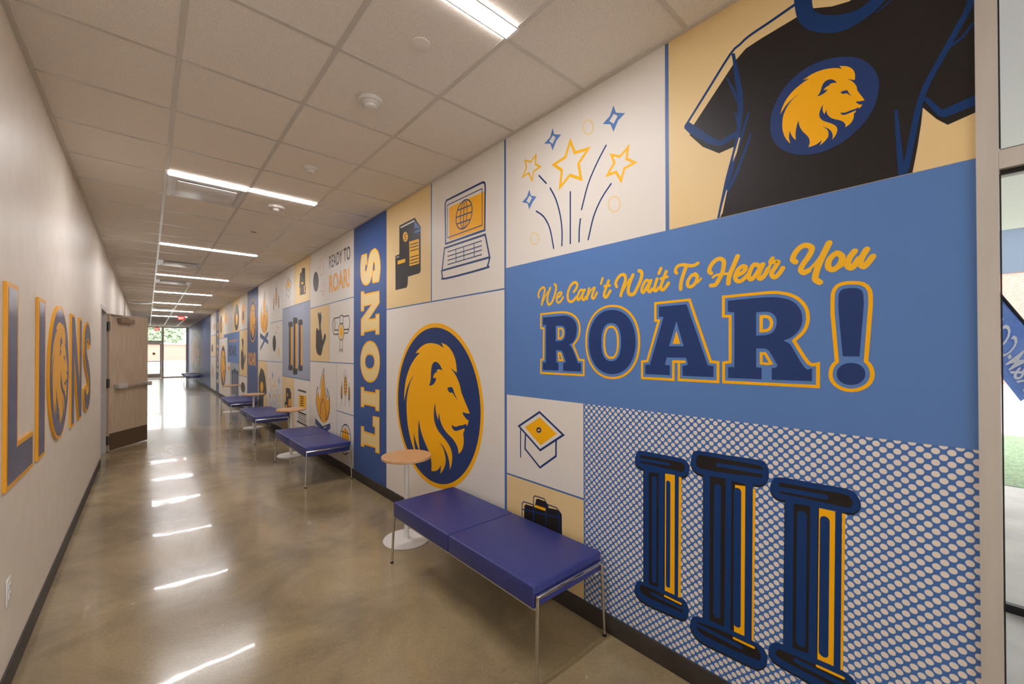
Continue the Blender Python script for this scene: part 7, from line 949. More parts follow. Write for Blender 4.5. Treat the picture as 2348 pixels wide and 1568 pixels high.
["f","navy",2,0,[(10.3887,1.4647),(10.3763,1.5605),(10.3394,1.6555),(10.2781,1.7491),(10.193,1.8406),(10.0847,1.9291),(9.954,2.0142),(9.8019,2.095),(9.6296,2.1711),(9.4383,2.2418),(9.2296,2.3065),(9.0051,2.3649),(8.7663,2.4164),(8.5152,2.4607),(8.2537,2.4974),(7.9838,2.5262),(7.7074,2.547),(7.4268,2.5595),(7.144,2.5636),(6.8612,2.5595),(6.5806,2.547),(6.3042,2.5262),(6.0342,2.4974),(5.7727,2.4607),(5.5216,2.4164),(5.2829,2.3649),(5.0583,2.3065),(4.8496,2.2418),(4.6584,2.1711),(4.4861,2.095),(4.334,2.0142),(4.2033,1.9291),(4.095,1.8406),(4.0099,1.7491),(3.9486,1.6555),(3.9116,1.5605),(3.8993,1.4647),(3.9116,1.3689),(3.9486,1.2739),(4.0099,1.1803),
(4.095,1.0888),(4.2033,1.0002),(4.334,.9152),(4.4861,.8344),(4.6584,.7583),(4.8496,.6876),(5.0583,.6228),(5.2829,.5645),(5.5216,.513),(5.7727,.4687),(6.0342,.432),(6.3042,.4032),(6.5806,.3824),(6.8612,.3699),(7.144,.3657),(7.4268,.3699),(7.7074,.3824),(7.9838,.4032),(8.2537,.432),(8.5152,.4687),(8.7663,.513),(9.0051,.5645),(9.2296,.6228),(9.4383,.6876),(9.6296,.7583),(9.8019,.8344),(9.954,.9152),(10.0847,1.0002),(10.193,1.0888),(10.2781,1.1803),(10.3394,1.2739),(10.3763,1.3689)]],
["f","dimgold",3,1,[(6.5383,2.3434),(6.3764,2.3312),(6.1631,2.3114),(5.9411,2.274),(5.7283,2.2161),(5.5684,2.1461),(5.4713,2.0692),(5.4276,1.9968),(5.412,1.945),(5.5752,1.9623),(5.7271,1.985),(5.8979,2.0046),(5.7183,1.9704),(5.5302,1.9203),(5.3525,1.8529),(5.2118,1.7809),(5.1147,1.6971),(4.9332,1.6075),(4.7498,1.5259),(4.5588,1.4367),(4.77,1.4325),(5.0217,1.44),(5.0201,1.4245),(4.939,1.393),(4.7618,1.3553),(4.6361,1.3502),(4.675,1.3067),(4.7559,1.2689),(4.8074,1.2967),(4.8761,1.2887),(5.0571,1.266),(5.2096,1.2584),(5.4699,1.229),(5.6307,1.2293),(5.7923,1.2422),(5.7348,1.2008),(5.6181,1.1749),(5.4375,1.1752),(5.1764,1.2034),(5.0299,1.2209),
(4.9027,1.2363),(4.9083,1.2135),(4.9477,1.1818),(4.9877,1.164),(4.9521,1.092),(4.9692,1.0229),(5.0475,.957),(5.1948,.9053),(5.3072,.8797),(5.3182,.9245),(5.3975,.9761),(5.5471,1.0239),(5.777,1.0685),(6.0898,1.1102),(6.3253,1.1557),(6.5346,1.2243),(6.6539,1.296),(6.7061,1.3686),(6.7438,1.3257),(6.7763,1.2597),(6.9076,1.3357),(6.9749,1.4048),(6.9984,1.5003),(7.0712,1.4433),(7.1096,1.3644),(7.1078,1.2827),(7.04,1.2134),(6.8927,1.1478),(6.69,1.0956),(6.383,1.043),(6.1005,.9905),(5.9044,.9399),(5.7896,.8859),(5.737,.8192),(5.7635,.7405),(5.8298,.6794),(5.9314,.6276),(5.9187,.6755),(5.9723,.7506),(6.0811,.8205),
(6.2408,.8771),(6.4401,.9279),(6.7413,.9681),(6.5226,.924),(6.3661,.8754),(6.2655,.8135),(6.2122,.7461),(6.2332,.6902),(6.3233,.6293),(6.441,.5773),(6.6298,.5197),(6.5851,.5672),(6.5542,.6512),(6.672,.6039),(6.8591,.5543),(7.1038,.5231),(7.3182,.5103),(7.3067,.5652),(7.3117,.6323),(7.395,.7113),(7.5233,.7759),(7.7218,.8441),(7.9217,.9128),(8.1048,.9895),(8.2616,1.0822),(8.3926,1.2076),(8.4294,1.1081),(8.427,.9892),(8.3863,.868),(8.2849,.7233),(8.4622,.7777),(8.6551,.8639),(8.7654,.9294),(8.8272,.9925),(8.8263,.8894),(8.7718,.7834),(8.5974,.6515),(8.832,.7257),(9.0579,.8227),(9.2466,.9359),
(9.3918,1.056),(9.4776,1.182),(9.5301,1.3408),(9.5016,1.4771),(9.4028,1.5911),(9.2362,1.7083),(9.012,1.8032),(8.7365,1.868),(9.0005,1.8227),(9.2576,1.7437),(9.4848,1.6478),(9.6538,1.5295),(9.7785,1.4385),(9.76,1.5447),(9.7045,1.6533),(9.6048,1.767),(9.4313,1.8745),(9.2108,1.9774),(8.9771,2.0527),(8.6191,2.1422),(8.2938,2.1993),(8.4971,2.2021),(8.6961,2.1945),(8.4975,2.24),(8.1747,2.296),(7.8438,2.329),(7.5071,2.3429),(7.1659,2.3398),(6.8222,2.3236),(6.5601,2.2984),(6.3398,2.2705),(6.4461,2.3122)]],
["f","navy",4,1,[(7.5032,1.729),(7.4052,1.7823),(7.361,1.852),(7.3445,1.9316),(7.3005,2.0007),(7.1848,2.056),(7.0075,2.0774),(6.8127,2.0669),(6.6234,2.0284),(6.4391,1.9622),(6.61,1.9721),(6.7763,1.9721),(6.9298,1.9487),(6.8027,1.9327),(6.9979,1.9218),(7.1248,1.8864),(7.1866,1.8474),(6.9181,1.8456),(7.0055,1.7942),(7.153,1.7564),(7.312,1.7352)]],
["f","navy",4,1,[(6.0996,1.7246),(5.9005,1.7432),(5.7305,1.7402),(5.6481,1.7094),(5.5626,1.6598),(5.3565,1.5802),(5.5739,1.6326),(5.7164,1.6707),(5.8552,1.668),(5.9836,1.6802)]],
]],
]},
]
LION=[
["gold",[(.6207,1),(.6518,.9934),(.6926,.9826),(.7351,.9622),(.776,.9306),(.8065,.8924),(.8252,.8504),(.8335,.811),(.8365,.7826),(.8053,.7921),(.7761,.8045),(.7434,.8152),(.7779,.7965),(.8138,.7692),(.8479,.7324),(.8749,.6932),(.8935,.6474),(.9282,.5985),(.9634,.5541),(1,.5053),(.9595,.5031),(.9113,.5071),(.9116,.4987),(.9272,.4815),(.9611,.461),(.9852,.4581),(.9777,.4345),(.9622,.4138),(.9523,.429),(.9392,.4246),(.9045,.4122),(.8753,.4081),(.8254,.392),(.7946,.3922),(.7636,.3992),(.7747,.3767),(.797,.3626),(.8316,.3627),(.8816,.3781),(.9097,.3876),
(.9341,.3961),(.933,.3836),(.9254,.3663),(.9178,.3566),(.9246,.3173),(.9213,.2796),(.9064,.2436),(.8781,.2155),(.8566,.2015),(.8545,.226),(.8393,.2541),(.8107,.2801),(.7666,.3045),(.7067,.3272),(.6616,.352),(.6215,.3895),(.5986,.4286),(.5886,.4682),(.5813,.4448),(.5751,.4088),(.55,.4503),(.5371,.4879),(.5326,.54),(.5187,.509),(.5113,.4659),(.5116,.4214),(.5247,.3835),(.5528,.3477),(.5917,.3193),(.6505,.2906),(.7046,.262),(.7422,.2343),(.7642,.2049),(.7743,.1685),(.7692,.1256),(.7565,.0922),(.737,.064),(.7395,.0901),(.7292,.1311),(.7083,.1692),
(.6778,.2001),(.6395,.2278),(.5819,.2497),(.6238,.2257),(.6537,.1991),(.673,.1654),(.6832,.1286),(.6792,.0982),(.6619,.0648),(.6394,.0365),(.6032,.0051),(.6117,.031),(.6177,.0768),(.5951,.0511),(.5593,.0239),(.5125,.007),(.4714,0),(.4735,.0299),(.4726,.0666),(.4566,.1096),(.4321,.1449),(.394,.1821),(.3557,.2195),(.3206,.2615),(.2906,.312),(.2655,.3804),(.2585,.3261),(.2589,.2612),(.2668,.1951),(.2862,.1162),(.2522,.1458),(.2152,.1929),(.1941,.2286),(.1823,.2631),(.1825,.2068),(.1929,.149),(.2263,.077),(.1814,.1176),(.1381,.1704),(.1019,.2321),
(.0741,.2977),(.0576,.3664),(.0476,.4531),(.0531,.5274),(.072,.5896),(.104,.6535),(.1469,.7053),(.1997,.7407),(.1491,.7159),(.0998,.6728),(.0563,.6205),(.0239,.556),(0,.5064),(.0036,.5642),(.0142,.6236),(.0333,.6855),(.0666,.7442),(.1088,.8004),(.1535,.8415),(.2221,.8903),(.2845,.9214),(.2455,.9229),(.2074,.9188),(.2454,.9436),(.3073,.9742),(.3706,.9922),(.4352,.9997),(.5005,.9981),(.5663,.9892),(.6166,.9755),(.6588,.9602),(.6385,.9829)]],
["navy",[(.4359,.6648),(.4547,.6939),(.4632,.7319),(.4663,.7753),(.4748,.813),(.4969,.8433),(.5309,.8549),(.5682,.8492),(.6045,.8282),(.6397,.792),(.607,.7975),(.5751,.7975),(.5457,.7847),(.5701,.776),(.5327,.7701),(.5084,.7507),(.4965,.7294),(.548,.7284),(.5313,.7004),(.503,.6797),(.4725,.6682)]],
["navy",[(.7048,.6624),(.743,.6726),(.7755,.6709),(.7913,.6542),(.8077,.6271),(.8472,.5836),(.8055,.6122),(.7782,.6331),(.7516,.6316),(.727,.6382)]],
]

# ================================================================ the hallway
def slab(name,*a,m=None):
    mb=MB(); mb.box(*a,m); return struct(mb.build(name))
slab('floor',-3.2,XR+.12,YB,YE+.1,-.12,0,m=M_floor)
# floor control joints
mb=MB()
for y in (7.75,12.4,19.6,26): mb.box(XL+.005,XR-.005,y,y+.006,.0,.0006,noise_color(mat('joint_filler',(150,134,114),rough=.5),(146,130,110),(156,140,120),20))
struct(mb.build('trim_1'))
slab('ceiling',-3.2,XR+.12,YB,YE+.1,H,H+.1,m=M_ceil)
Y0=1.5097; TL=.6096; GX=[.1205,.7301,1.3397]
mb=MB()
for x in GX: mb.box(x-.012,x+.012,YB,YE,H-.0030,H-.0002,M_grid)
k=-10
while Y0+k*TL<YE:
    y=Y0+k*TL
    if y>YB:
        ed=[XL]+GX+[XR]
        for i in range(len(ed)-1):
            if k%5==0 and i in (1,2) and k<=35: continue
            mb.box(ed[i]+.0122,ed[i+1]-.0122,y-.012,y+.012,H-.0028,H-.0002,M_grid)
    k+=1
mb.box(XL+.0005,XL+.022,YB,YE,H-.010,H-.0002,M_grid); mb.box(XR-.022,XR-.0005,YB,YE,H-.010,H-.0002,M_grid)
struct(mb.build('trim_2'))
# left wall with the door opening (y 8.0..8.92, z 0..2.19)
DY0,DY1,DZ=7.98,8.90,2.19
mb=MB()
mb.box(XL-.14,XL,YB,DY0,0,H,M_wall); mb.box(XL-.14,XL,DY1,15.7,0,H,M_wall); mb.box(XL-.14,XL,DY0,DY1,DZ,H,M_wall)
mb.box(XL-.14,XL,15.86,YE,0,H,M_wall); mb.box(XL-.16,XL-.14,15.7,15.86,0,H,M_wall)
struct(mb.build('wall_left'))
mb=MB(); mb.box(XL-.139,XL+.012,15.705,15.855,0,H,noise_color(mat('corner_guard_bronze',(128,108,90),rough=.45),(124,104,86),(132,112,94),10)); struct(mb.build('trim_3'))
# room behind the open door
mb=MB(); mb.box(-3.1,-3.0,6.5,10.5,0,H,M_wall); mb.box(-3.0,XL-.14,6.4,6.5,0,H,M_wall); mb.box(-3.0,XL-.14,10.5,10.6,0,H,M_wall); struct(mb.build('wall_side_room'))
# right wall
mb=MB(); mb.box(XR,XR+.12,0,YE,0,H,M_bluewall); struct(mb.build('wall_right'))
mb=MB(); mb.box(XR,XR+.12,YB,-3.1,0,H,M_wall); struct(mb.build('wall_right_rear'))
mb=MB(); xs_=[XL-.02,.30,1.12,XR+.02]  # unseen glazed end behind the camera, added to let in fill daylight
for x in xs_: mb.box(x-.025,x+.025,YB-.05,YB,0,H,M_alu)
for i in range(3):
    for z0,z1 in ((0,.09),(2.12,2.2),(H-.06,H)): mb.box(xs_[i]+.0255,xs_[i+1]-.0255,YB-.05,YB,z0,z1,M_alu)
w3=struct(mb.build('rear_fill_window')); mb=MB()
for i in range(3):
    for z0,z1 in ((.091,2.119),(2.201,H-.061)): mb.box(xs_[i]+.026,xs_[i+1]-.026,YB-.03,YB-.025,z0,z1,M_glass)
mb.build('glass',w3)
# baseboards
mb=MB(); mb.bevbox(XR-.009,XR-.0005,.002,YE-.06,0.0,.104,M_base,.003,2); struct(mb.build('baseboard_right'))
mb=MB(); mb.bevbox(XL+.0005,XL+.009,YB,DY0-.055,0,.104,M_base,.003,2); mb.bevbox(XL+.0005,XL+.009,DY1+.06,15.70,0,.104,M_base,.003,2); mb.bevbox(XL+.0005,XL+.009,15.87,YE-.06,0,.104,M_base,.003,2); struct(mb.build('baseboard_left'))

# ---------------------------------------------------------------- tall storefront window beside the camera
mb=MB()
XF0,XF1=XR-.012,XR+.10
for y in (-.043,-1.55,-3.055): mb.box(XF0,XF1,y,y+.045,0,H,M_alu)
for z0,z1 in ((0.0,.05),(2.122,2.178),(H-.05,H)):
    for ya,yb in ((-1.505,-.0435),(-3.01,-1.5505)): mb.box(XF0,XF1,ya,yb,z0,z1,M_alu)
for ya,yb in ((-1.503,-.0455),(-3.008,-1.552)):
    mb.box(XF0+.02,XF0+.03,ya,yb,2.108,2.1215,M_black); mb.box(XF0+.012,XF1-.01,ya,yb,2.1785,2.184,M_black)
    for za,zb in ((.051,2.107),(2.185,H-.052)): mb.box(XF0+.055,XF0+.061,ya,ya+.006,za,zb,M_black)
for za,zb in ((.051,2.107),(2.185,H-.052)):
    mb.box(XF0+.004,XF0+.012,-.0475,-.0437,za,zb,M_black)
w1=struct(mb.build('window_1'))
mb=MB()
for ya,yb in ((-1.504,-.0445),(-3.009,-1.5515)):
    for za,zb in ((.0505,2.107),(2.1845,H-.0505)): mb.box(XF0+.056,XF0+.060,ya,yb,za,zb,M_glass)
mb.build('glass',w1)

# ---------------------------------------------------------------- far end storefront with the glass exit door
mb=MB(); xa,xm0,xm1,xb=-.30,.655,.765,1.83
mb.box(XL,xa,YE-.05,YE,0,H,M_alu); mb.box(xb,XR,YE-.05,YE,0,H,M_alu)
mb.box(xm0,xm1,YE-.05,YE,0,H,M_alu); mb.box(xa,xm0,YE-.05,YE,H-.07,H,M_alu); mb.box(xm1,xb,YE-.05,YE,H-.07,H,M_alu)
mb.box(xa,xm0,YE-.05,YE,2.12,2.26,M_alu); mb.box(xm1,xb,YE-.05,YE,0,.07,M_alu)
w2=struct(mb.build('window_2'))
mb=MB(); mb.box(xm1,xb,YE-.03,YE-.024,.07,H-.07,M_glass); mb.box(xa,xm0,YE-.03,YE-.024,2.26,H-.07,M_glass); mb.build('glass',w2)
mb=MB(); x0,x1=xa+.004,xm0-.004
mb.box(x0,x0+.07,YE-.045,YE-.005,.01,2.115,M_alu); mb.box(x1-.07,x1,YE-.045,YE-.005,.01,2.115,M_alu); mb.box(x0+.07,x1-.07,YE-.045,YE-.005,2.03,2.115,M_alu); mb.box(x0+.07,x1-.07,YE-.045,YE-.005,.01,.27,M_alu)
d1=struct(mb.build('door_1'))
mb=MB(); mb.box(x0+.07,x1-.07,YE-.028,YE-.022,.27,2.03,M_glass); mb.build('glass',d1)
mb=MB(); mb.bevbox(x0+.03,x1-.03,YE-.10,YE-.06,.98,1.04,M_alu,.01,2); mb.build('push_bar',d1)
mb=MB(); mb.box(.24,.36,YE-.031,YE-.0285,1.40,1.54,M_black); mb.box(.25,.35,YE-.032,YE-.0305,1.41,1.53,mat('notice_yellow',(190,150,50))); mb.build('notice',d1)
# walls around the storefront outside face
mb=MB(); mb.box(-8,XL-.14,YE,YE+.2,0,4.2,M_brick); mb.box(XR+.12,12,YE,YE+.2,0,4.2,M_brick); mb.box(XL-.14,XR+.12,YE,YE+.2,H+.02,4.2,M_brick); struct(mb.build('wall_end'))

# ---------------------------------------------------------------- open wooden door on the left
mb=MB()
mb.box(XL-.1395,XL+.006,DY0-.05,DY0+.003,0,DZ+.05,M_frame); mb.box(XL-.1395,XL+.006,DY1-.003,DY1+.05,0,DZ+.05,M_frame); mb.box(XL-.1395,XL+.006,DY0+.003,DY1-.003,DZ-.003,DZ+.05,M_frame)
fr=struct(mb.build('trim_4'))
hx,hy=-.456,8.925; ang=math.atan2(9.665-hy,0.005-hx); LW=.875
dm=Matrix.Translation((hx,hy,0))@Matrix.Rotation(ang,4,'Z')
door=bpy.data.objects.new('door_2',None); COL.objects.link(door); door.matrix_world=dm; struct(door)
mb=MB(); mb.bevbox(0,LW,-.0,.044,.012,2.18,M_doorwood,.002,1); mb.build('leaf',door)
mb=MB(); mb.box(.012,LW-.012,-.0025,-.0002,.02,.285,M_bronze); mb.build('kick_plate',door)
for z in (.18,1.08,1.98):
    mb=MB(); mb.tube([(-.012,.0,z-.07),(-.012,.0,z+.07)],.011,M_hinge); mb.box(-.03,.012,-.004,-.001,z-.07,z+.07,M_hinge); mb.box(-.0045,-.0005,.001,.04,z-.07,z+.07,M_hinge); mb.build('hinge',door)
cl=MB(); cl.bevbox(.16,.46,-.065,-.003,2.04,2.12,mat('closer_bronze',(150,126,104),rough=.4,metal=.3),.008,2); clo=cl.build('door_closer',door)
mb=MB(); mb.tube([(.36,-.04,2.125),(.10,-.06,2.15),(.0,.02,2.165)],.008,M_hinge,8); mb.build('closer_arm',clo)
mb=MB(); mb.bevbox(.10,.30,-.075,-.003,.985,1.055,M_frame,.006,2); mb.bevbox(.78,.87,-.075,-.003,.985,1.055,M_frame,.006,2); mb.bevbox(.30,.78,-.062,-.035,.995,1.045,mat('panic_bar_metal',(186,168,148),rough=.3,metal=.5),.006,2); pb=mb.build('panic_bar',door)
mb=MB(); mb.bevbox(.825,.865,.046,.085,.93,1.16,M_frame,.006,2); mb.tube([(.845,.085,1.02),(.845,.11,1.02),(.74,.11,1.02)],.009,M_chrome,8); mb.build('door_handle',door)
for c in door.children: pass

# ---------------------------------------------------------------- power outlet
o=empty('power_outlet',(XL,2.965,.455),'white duplex power outlet low on the left wall below the LIONS letters','outlet')
mb=MB(); mb.bevbox(.0005,.006,-.036,.036,-.062,.062,M_white,.002,2); mb.build('cover_plate',o)
for z in (-.02,.02):
    mb=MB(); mb.bevbox(.006,.0085,-.017,.017,z-.014,z+.014,M_white,.001,2)
    for y in (-.006,.006): mb.box(.0086,.009,y-.001,y+.001,z-.002,z+.007,M_black)
    mb.build('socket',o)

# ================================================================ mural on the right wall
STEP=.00012
for P in ART:
    y0,y1,z0,z1=P['r']; X0=XR-.0012
    mb=MB(); mb.box(X0-XR,0-.0001,0,y1-y0,0,z1-z0,MATS['print_'+P['mat']])
    pan=mb.build('mural_panel',loc=(XR,y0,z0)); tag(pan,P['label'],'mural panel','printed mural panels along the right wall')
    for nm,ops in P['parts']:
        mb=MB()
        if ops and ops[0] in ('text','textv'):
            kind,body,mk,bx=ops
            W_=bx[1]-bx[0]
            text_into(mb,body,lambda a,b,bx=bx:(X0-XR-.0004,bx[0]+bx[1]-a,b),bx,pm(mk),bold=.012 if mk=='charcoal' else .03,vertical=(kind=='textv'))
        else:
            for op in ops:
                m_=MATS['print_'+op[1]]; x=X0-XR-STEP*op[2]
                if op[0]=='f':
                    pts=op[4]; pts=smooth_poly(pts) if op[3] else [Vector(p) for p in pts]
                    q=[]
                    for p in pts:
                        if not q or (Vector(p)-Vector(q[-1])).length>2e-4: q.append(p)
                    mb.add([(x,p[0],p[1]) for p in q],[list(range(len(q)))],m_)
                else:
                    for i,pl in enumerate(stroke_quads(op[5],op[3],op[4])): mb.add([(x-i*.0000018,p[0],p[1]) for p in pl],[list(range(len(pl)))],m_)
        if mb.v: mb.build(nm,pan)

# ================================================================ LIONS letters on the left wall
TH=.0135
def letter(name,label,outer,inner,zc=0,extra=None,face=None):
    """outer outline (y,z) plate in gold, inner outline(s) in navy"""
    ys=[p[0] for p in outer]; zs=[p[1] for p in outer]; y0,z0=min(ys),min(zs)
    mb=MB(); n=len(outer)
    mb.add([(0.0004,y-y0,z-z0) for y,z in outer]+[(TH-.0005,y-y0,z-z0) for y,z in outer],[[i,(i+1)%n,n+(i+1)%n,n+i] for i in range(n)],M_goldside)
    mb.add([(TH-.0005,y-y0,z-z0) for y,z in outer],[list(range(n))],M_gold); mb.add([(.0004,y-y0,z-z0) for y,z in outer],[list(range(n))[::-1]],M_goldside)
    root=mb.build(name,loc=(XL,y0,z0)); tag(root,label,'sign letter','LIONS letters on the left wall')
    mb=MB(); k=len(inner); mb.add([(TH+.0002,y-y0,z-z0) for y,z in inner],[list(range(k))],M_navy); mb.build('face',root)
    return root,y0,z0
zb,zt,bd=.940,1.893,.022
# L
Y1,Y2,Y3=2.85,3.065,3.428; za=1.135
letter('sign_letter','gold edged blue letter L, nearest letter on the left wall',[(Y1,zb),(Y3,zb),(Y3,za),(Y2,za),(Y2,zt),(Y1,zt)],[(Y1+bd,zb+bd),(Y3-bd,zb+bd),(Y3-bd,za-bd),(Y2-bd,za-bd),(Y2-bd,zt-bd),(Y1+bd,zt-bd)])
Y1,Y2=3.558,3.773
letter('sign_letter','gold edged blue letter I between the letter L and the lion oval',[(Y1,zb),(Y2,zb),(Y2,zt),(Y1,zt)],[(Y1+bd,zb+bd),(Y2-bd,zb+bd),(Y2-bd,zt-bd),(Y1+bd,zt-bd)])
# O with the lion head
oc=(4.345,1.4275); ra,rb=.437,.481
el=lambda a,b,n=72:[(oc[0]+a*math.cos(2*PI*i/n),oc[1]+b*math.sin(2*PI*i/n)) for i in range(n)]
root,y0,z0=letter('sign_letter','gold edged blue oval letter O carrying a gold lion head',el(ra,rb),el(ra-bd,rb-bd))
# mural lion faces image-right (smaller y); on this wall image-right is larger y, so mirror
lb=(3.985,4.70,1.053,1.787)
mb=MB()
for i,(mk,pts) in enumerate(LION):
    q=smooth_poly([(lb[0]+a*(lb[1]-lb[0]),lb[2]+b*(lb[3]-lb[2])) for a,b in pts])
    mb.add([(TH+.0006+.0003*(i>0),p[0]-y0,p[1]-z0) for p in q],[list(range(len(q)))],M_gold if mk=='gold' else M_navy)
mb.build('lion_head',root)
# N
a,b=4.925,5.645; s=.195
letter('sign_letter','gold edged blue letter N right of the lion oval',[(a,zb),(a+s,zb),(a+s,zb+.52),(b-s,zb),(b,zb),(b,zt),(b-s,zt),(b-s,zt-.52),(a+s,zt),(a,zt)],
 [(a+bd,zb+bd),(a+s-bd,zb+bd),(a+s-bd,zb+.62),(b-s+bd*.4,zb+bd),(b-bd,zb+bd),(b-bd,zt-bd),(b-s+bd,zt-bd),(b-s+bd,zt-.62),(a+s-bd*.4,zt-bd),(a+bd,zt-bd)])
# S
def curve(P):
    P=[Vector(p) for p in P]; out=[]
    for i in range(len(P)-1):
        p1,p2=P[i],P[i+1]; p0=P[i-1] if i else p1-(p2-p1); p3=P[i+2] if i+2<len(P) else p2+(p2-p1)
        for t in (0,.25,.5,.75): out.append(.5*((2*p1)+(p2-p0)*t+(2*p0-5*p1+4*p2-p3)*t*t+(3*p1-p0-3*p2+p3)*t**3))
    out.append(P[-1]); return out
cs=curve([(6.36,1.62),(6.33,1.74),(6.15,1.795),(5.97,1.73),(5.95,1.60),(6.05,1.48),(6.26,1.36),(6.35,1.24),(6.33,1.10),(6.15,1.04),(5.97,1.09),(5.93,1.22)])
A_,B_=stroke_sides(cs,.195,False); A2,B2=stroke_sides(cs[1:-1],.15,False)
letter('sign_letter','gold edged blue letter S, farthest letter on the left wall',[(p.x,p.y) for p in A_+B_[::-1]],[(p.x,p.y) for p in A2+B2[::-1]])

# ================================================================ benches
def make_bench():
    root=empty('bench',(0,0,0),'x','bench','blue bench seats along the mural wall')
    LB,D=1.46,.535            # length along y, depth along x; origin at front near floor corner
    for i,(a,b) in enumerate(((.004,LB/2-.002),(LB/2+.002,LB-.004))):
        mb=MB(); mb.bevbox(0,D,a,b,.352,.462,M_vinyl,.011,4); se=mb.build('seat_cushion',root)
        mb=MB()
        for (p,q) in (((.010,a+.02),(.010,b-.02)),((D-.010,a+.02),(D-.010,b-.02)),((.02,a+.009),(D-.02,a+.009)),((.02,b-.009),(D-.02,b-.009))): mb.tube([(p[0],p[1],.4585),(q[0],q[1],.4585)],.0022,M_vinyl,6)
        mb.build('piping',se)
    for x in (.03,D-.03):
        mb=MB(); mb.bevbox(x-.012,x+.012,.012,LB-.012,.335,.3515,M_alu,.003,2); mb.build('seat_rail',root)
    for y in (-.010,LB+.010):
        mb=MB(); mb.bevbox(.008,D-.008,y-.009,y+.009,.403,.421,M_chrome,.004,2); mb.build('end_bar',root)
        for xt,xf in ((.016,.002),(D-.016,D+.004)):
            yf=y+(-.004 if y<0 else .012)
            mb=MB(); mb.tube([(xt,y,.412),(xt,y,.405),(xf,yf,.012)],[.0095,.0095,.0085],M_chrome,12); le=mb.build('leg',root)
            mb=MB(); mb.lathe([(.011,0),(.011,.012),(.0085,.014)],(xf,yf,0.0),M_black,16); mb.build('foot_cap',le)
    return root
bench=make_bench()
BL=[(1.372,'blue vinyl two-cushion bench with chrome legs, nearest and largest'),(5.075,'blue vinyl bench beside the LIONS banner, second from the camera'),(8.02,'blue vinyl bench between the second and third side tables'),(10.72,'blue vinyl bench before the fourth side table, farthest of the near row'),(24.1,'dark blue bench against the dark blue wall, nearer of the far pair'),(26.3,'dark blue bench by the far glass end, farthest of all')]
for i,(y,lab) in enumerate(BL):
    o=bench if i==0 else copy_tree(bench)
    o.location=(1.385,y,0); o['label']=lab

# ================================================================ side tables
def make_table():
    root=empty('side_table',(0,0,0),'x','side table','small round side tables between the benches')
    mb=MB(); mb.lathe([(.002,.678),(.198,.678),(.206,.683),(.206,.700),(.203,.703),(.002,.703)],(0,0,0),M_maple,56); mb.build('table_top',root)
    mb=MB(); mb.lathe([(.002,.664),(.09,.664),(.09,.678),(.002,.678)],(0,0,0),M_whitemetal,32); mb.build('mounting_plate',root)
    mb=MB(); mb.tube([(0,0,.012),(0,0,.664)],.019,M_whitemetal,20); mb.build('post',root)
    mb=MB(); mb.lathe([(.002,0),(.19,0),(.192,.004),(.188,.009),(.03,.014),(.026,.02),(.002,.02)],(0,0,0),M_whitemetal,56); mb.build('base_plate',root)
    return root
tb=make_table()
for i,(x,y,lab) in enumerate([(1.655,3.135,'round maple side table on a white pedestal, in front of the big lion emblem'),(1.665,6.83,'round maple side table between the second and third benches'),(1.675,9.80,'round maple side table just beyond the third bench'),(1.675,12.75,'round maple side table beyond the fourth bench, farthest of the tables')]):
    o=tb if i==0 else copy_tree(tb)
    o.location=(x,y,0); o['label']=lab

# ================================================================ ceiling fittings
def make_light():
    root=empty('ceiling_light',(0,0,0),'x','ceiling light','linear lights set across the ceiling grid')
    mb=MB(); mb.box(-.602,.602,-.038,.038,-.006,-.0045,M_lamp); mb.build('diffuser',root)
    mb=MB()
    for a in ((-.609,.609,-.046,-.0385),(-.609,.609,.0385,.046),(-.609,-.6025,-.0385,.0385),(.6025,.609,-.0385,.0385)): mb.box(*a,-.007,-.0045,M_white)
    mb.build('frame',root); return root
li=make_light()
names={-1:'bright linear ceiling light behind the camera',0:'bright linear ceiling light at the top of the picture, nearest and largest',1:'bright linear ceiling light beside the square air vent, second along the hallway',2:'bright linear ceiling light, third along the hallway',3:'bright linear ceiling light, fourth along the hallway, beyond the glossy vent',4:'bright linear ceiling light, fifth along the hallway',5:'bright linear ceiling light, sixth, beyond the glossy square panel',6:'bright linear ceiling light, seventh, just before the nearer exit sign',7:'bright linear ceiling light, eighth and farthest, behind the nearer exit sign'}
first=True
for k in range(-1,8):
    o=li if first else copy_tree(li); first=False
    o.location=(.7301,Y0+5*k*TL-.045,H); o['label']=names[k]
def tilec(i,k): return (GX[i]+TL/2 if i>=0 else (XL+GX[0])/2, Y0+(k+.5)*TL)
M_vent=mat('vent_enamel',(222,219,216),rough=.27,spec=.7)
def make_vent():
    root=empty('air_vent',(0,0,0),'x','air vent','square air vents in the ceiling')
    mb=MB(); 
    for a in ((-.292,.292,-.292,-.255),(-.292,.292,.255,.292),(-.292,-.255,-.255,.255),(.255,.292,-.255,.255)): mb.box(*a,-.010,-.0045,M_vent)
    mb.build('frame',root)
    mb=MB(); mb.box(-.254,.254,-.254,.254,-.0062,-.0045,M_vent); mb.build('throat',root)
    mb=MB(); mb.bevbox(-.225,.225,-.225,.225,-.022,-.016,M_vent,.002,2); mb.build('face_plate',root)
    mb=MB(); 
    for a in (-.15,.15):
        for b in (-.15,.15): mb.box(a-.004,a+.004,b-.004,b+.004,-.0165,-.005,M_vent)
    mb.build('bracket',root); return root
v=make_vent()
for n,(i,k,lab) in enumerate([(0,5,'square air vent beside the second ceiling light, nearest vent'),(0,12,'square air vent with a bright glossy edge beyond the third ceiling light'),(0,16,'glossy square air vent between the fourth and fifth ceiling lights'),(0,28,'glossy square air vent just beyond the sixth ceiling light'),(-1,25,'glossy square air vent in the narrow column beside the left wall')]):
    o=v if n==0 else copy_tree(v); c=tilec(i,k); o.location=(c[0],c[1],H); o['label']=lab
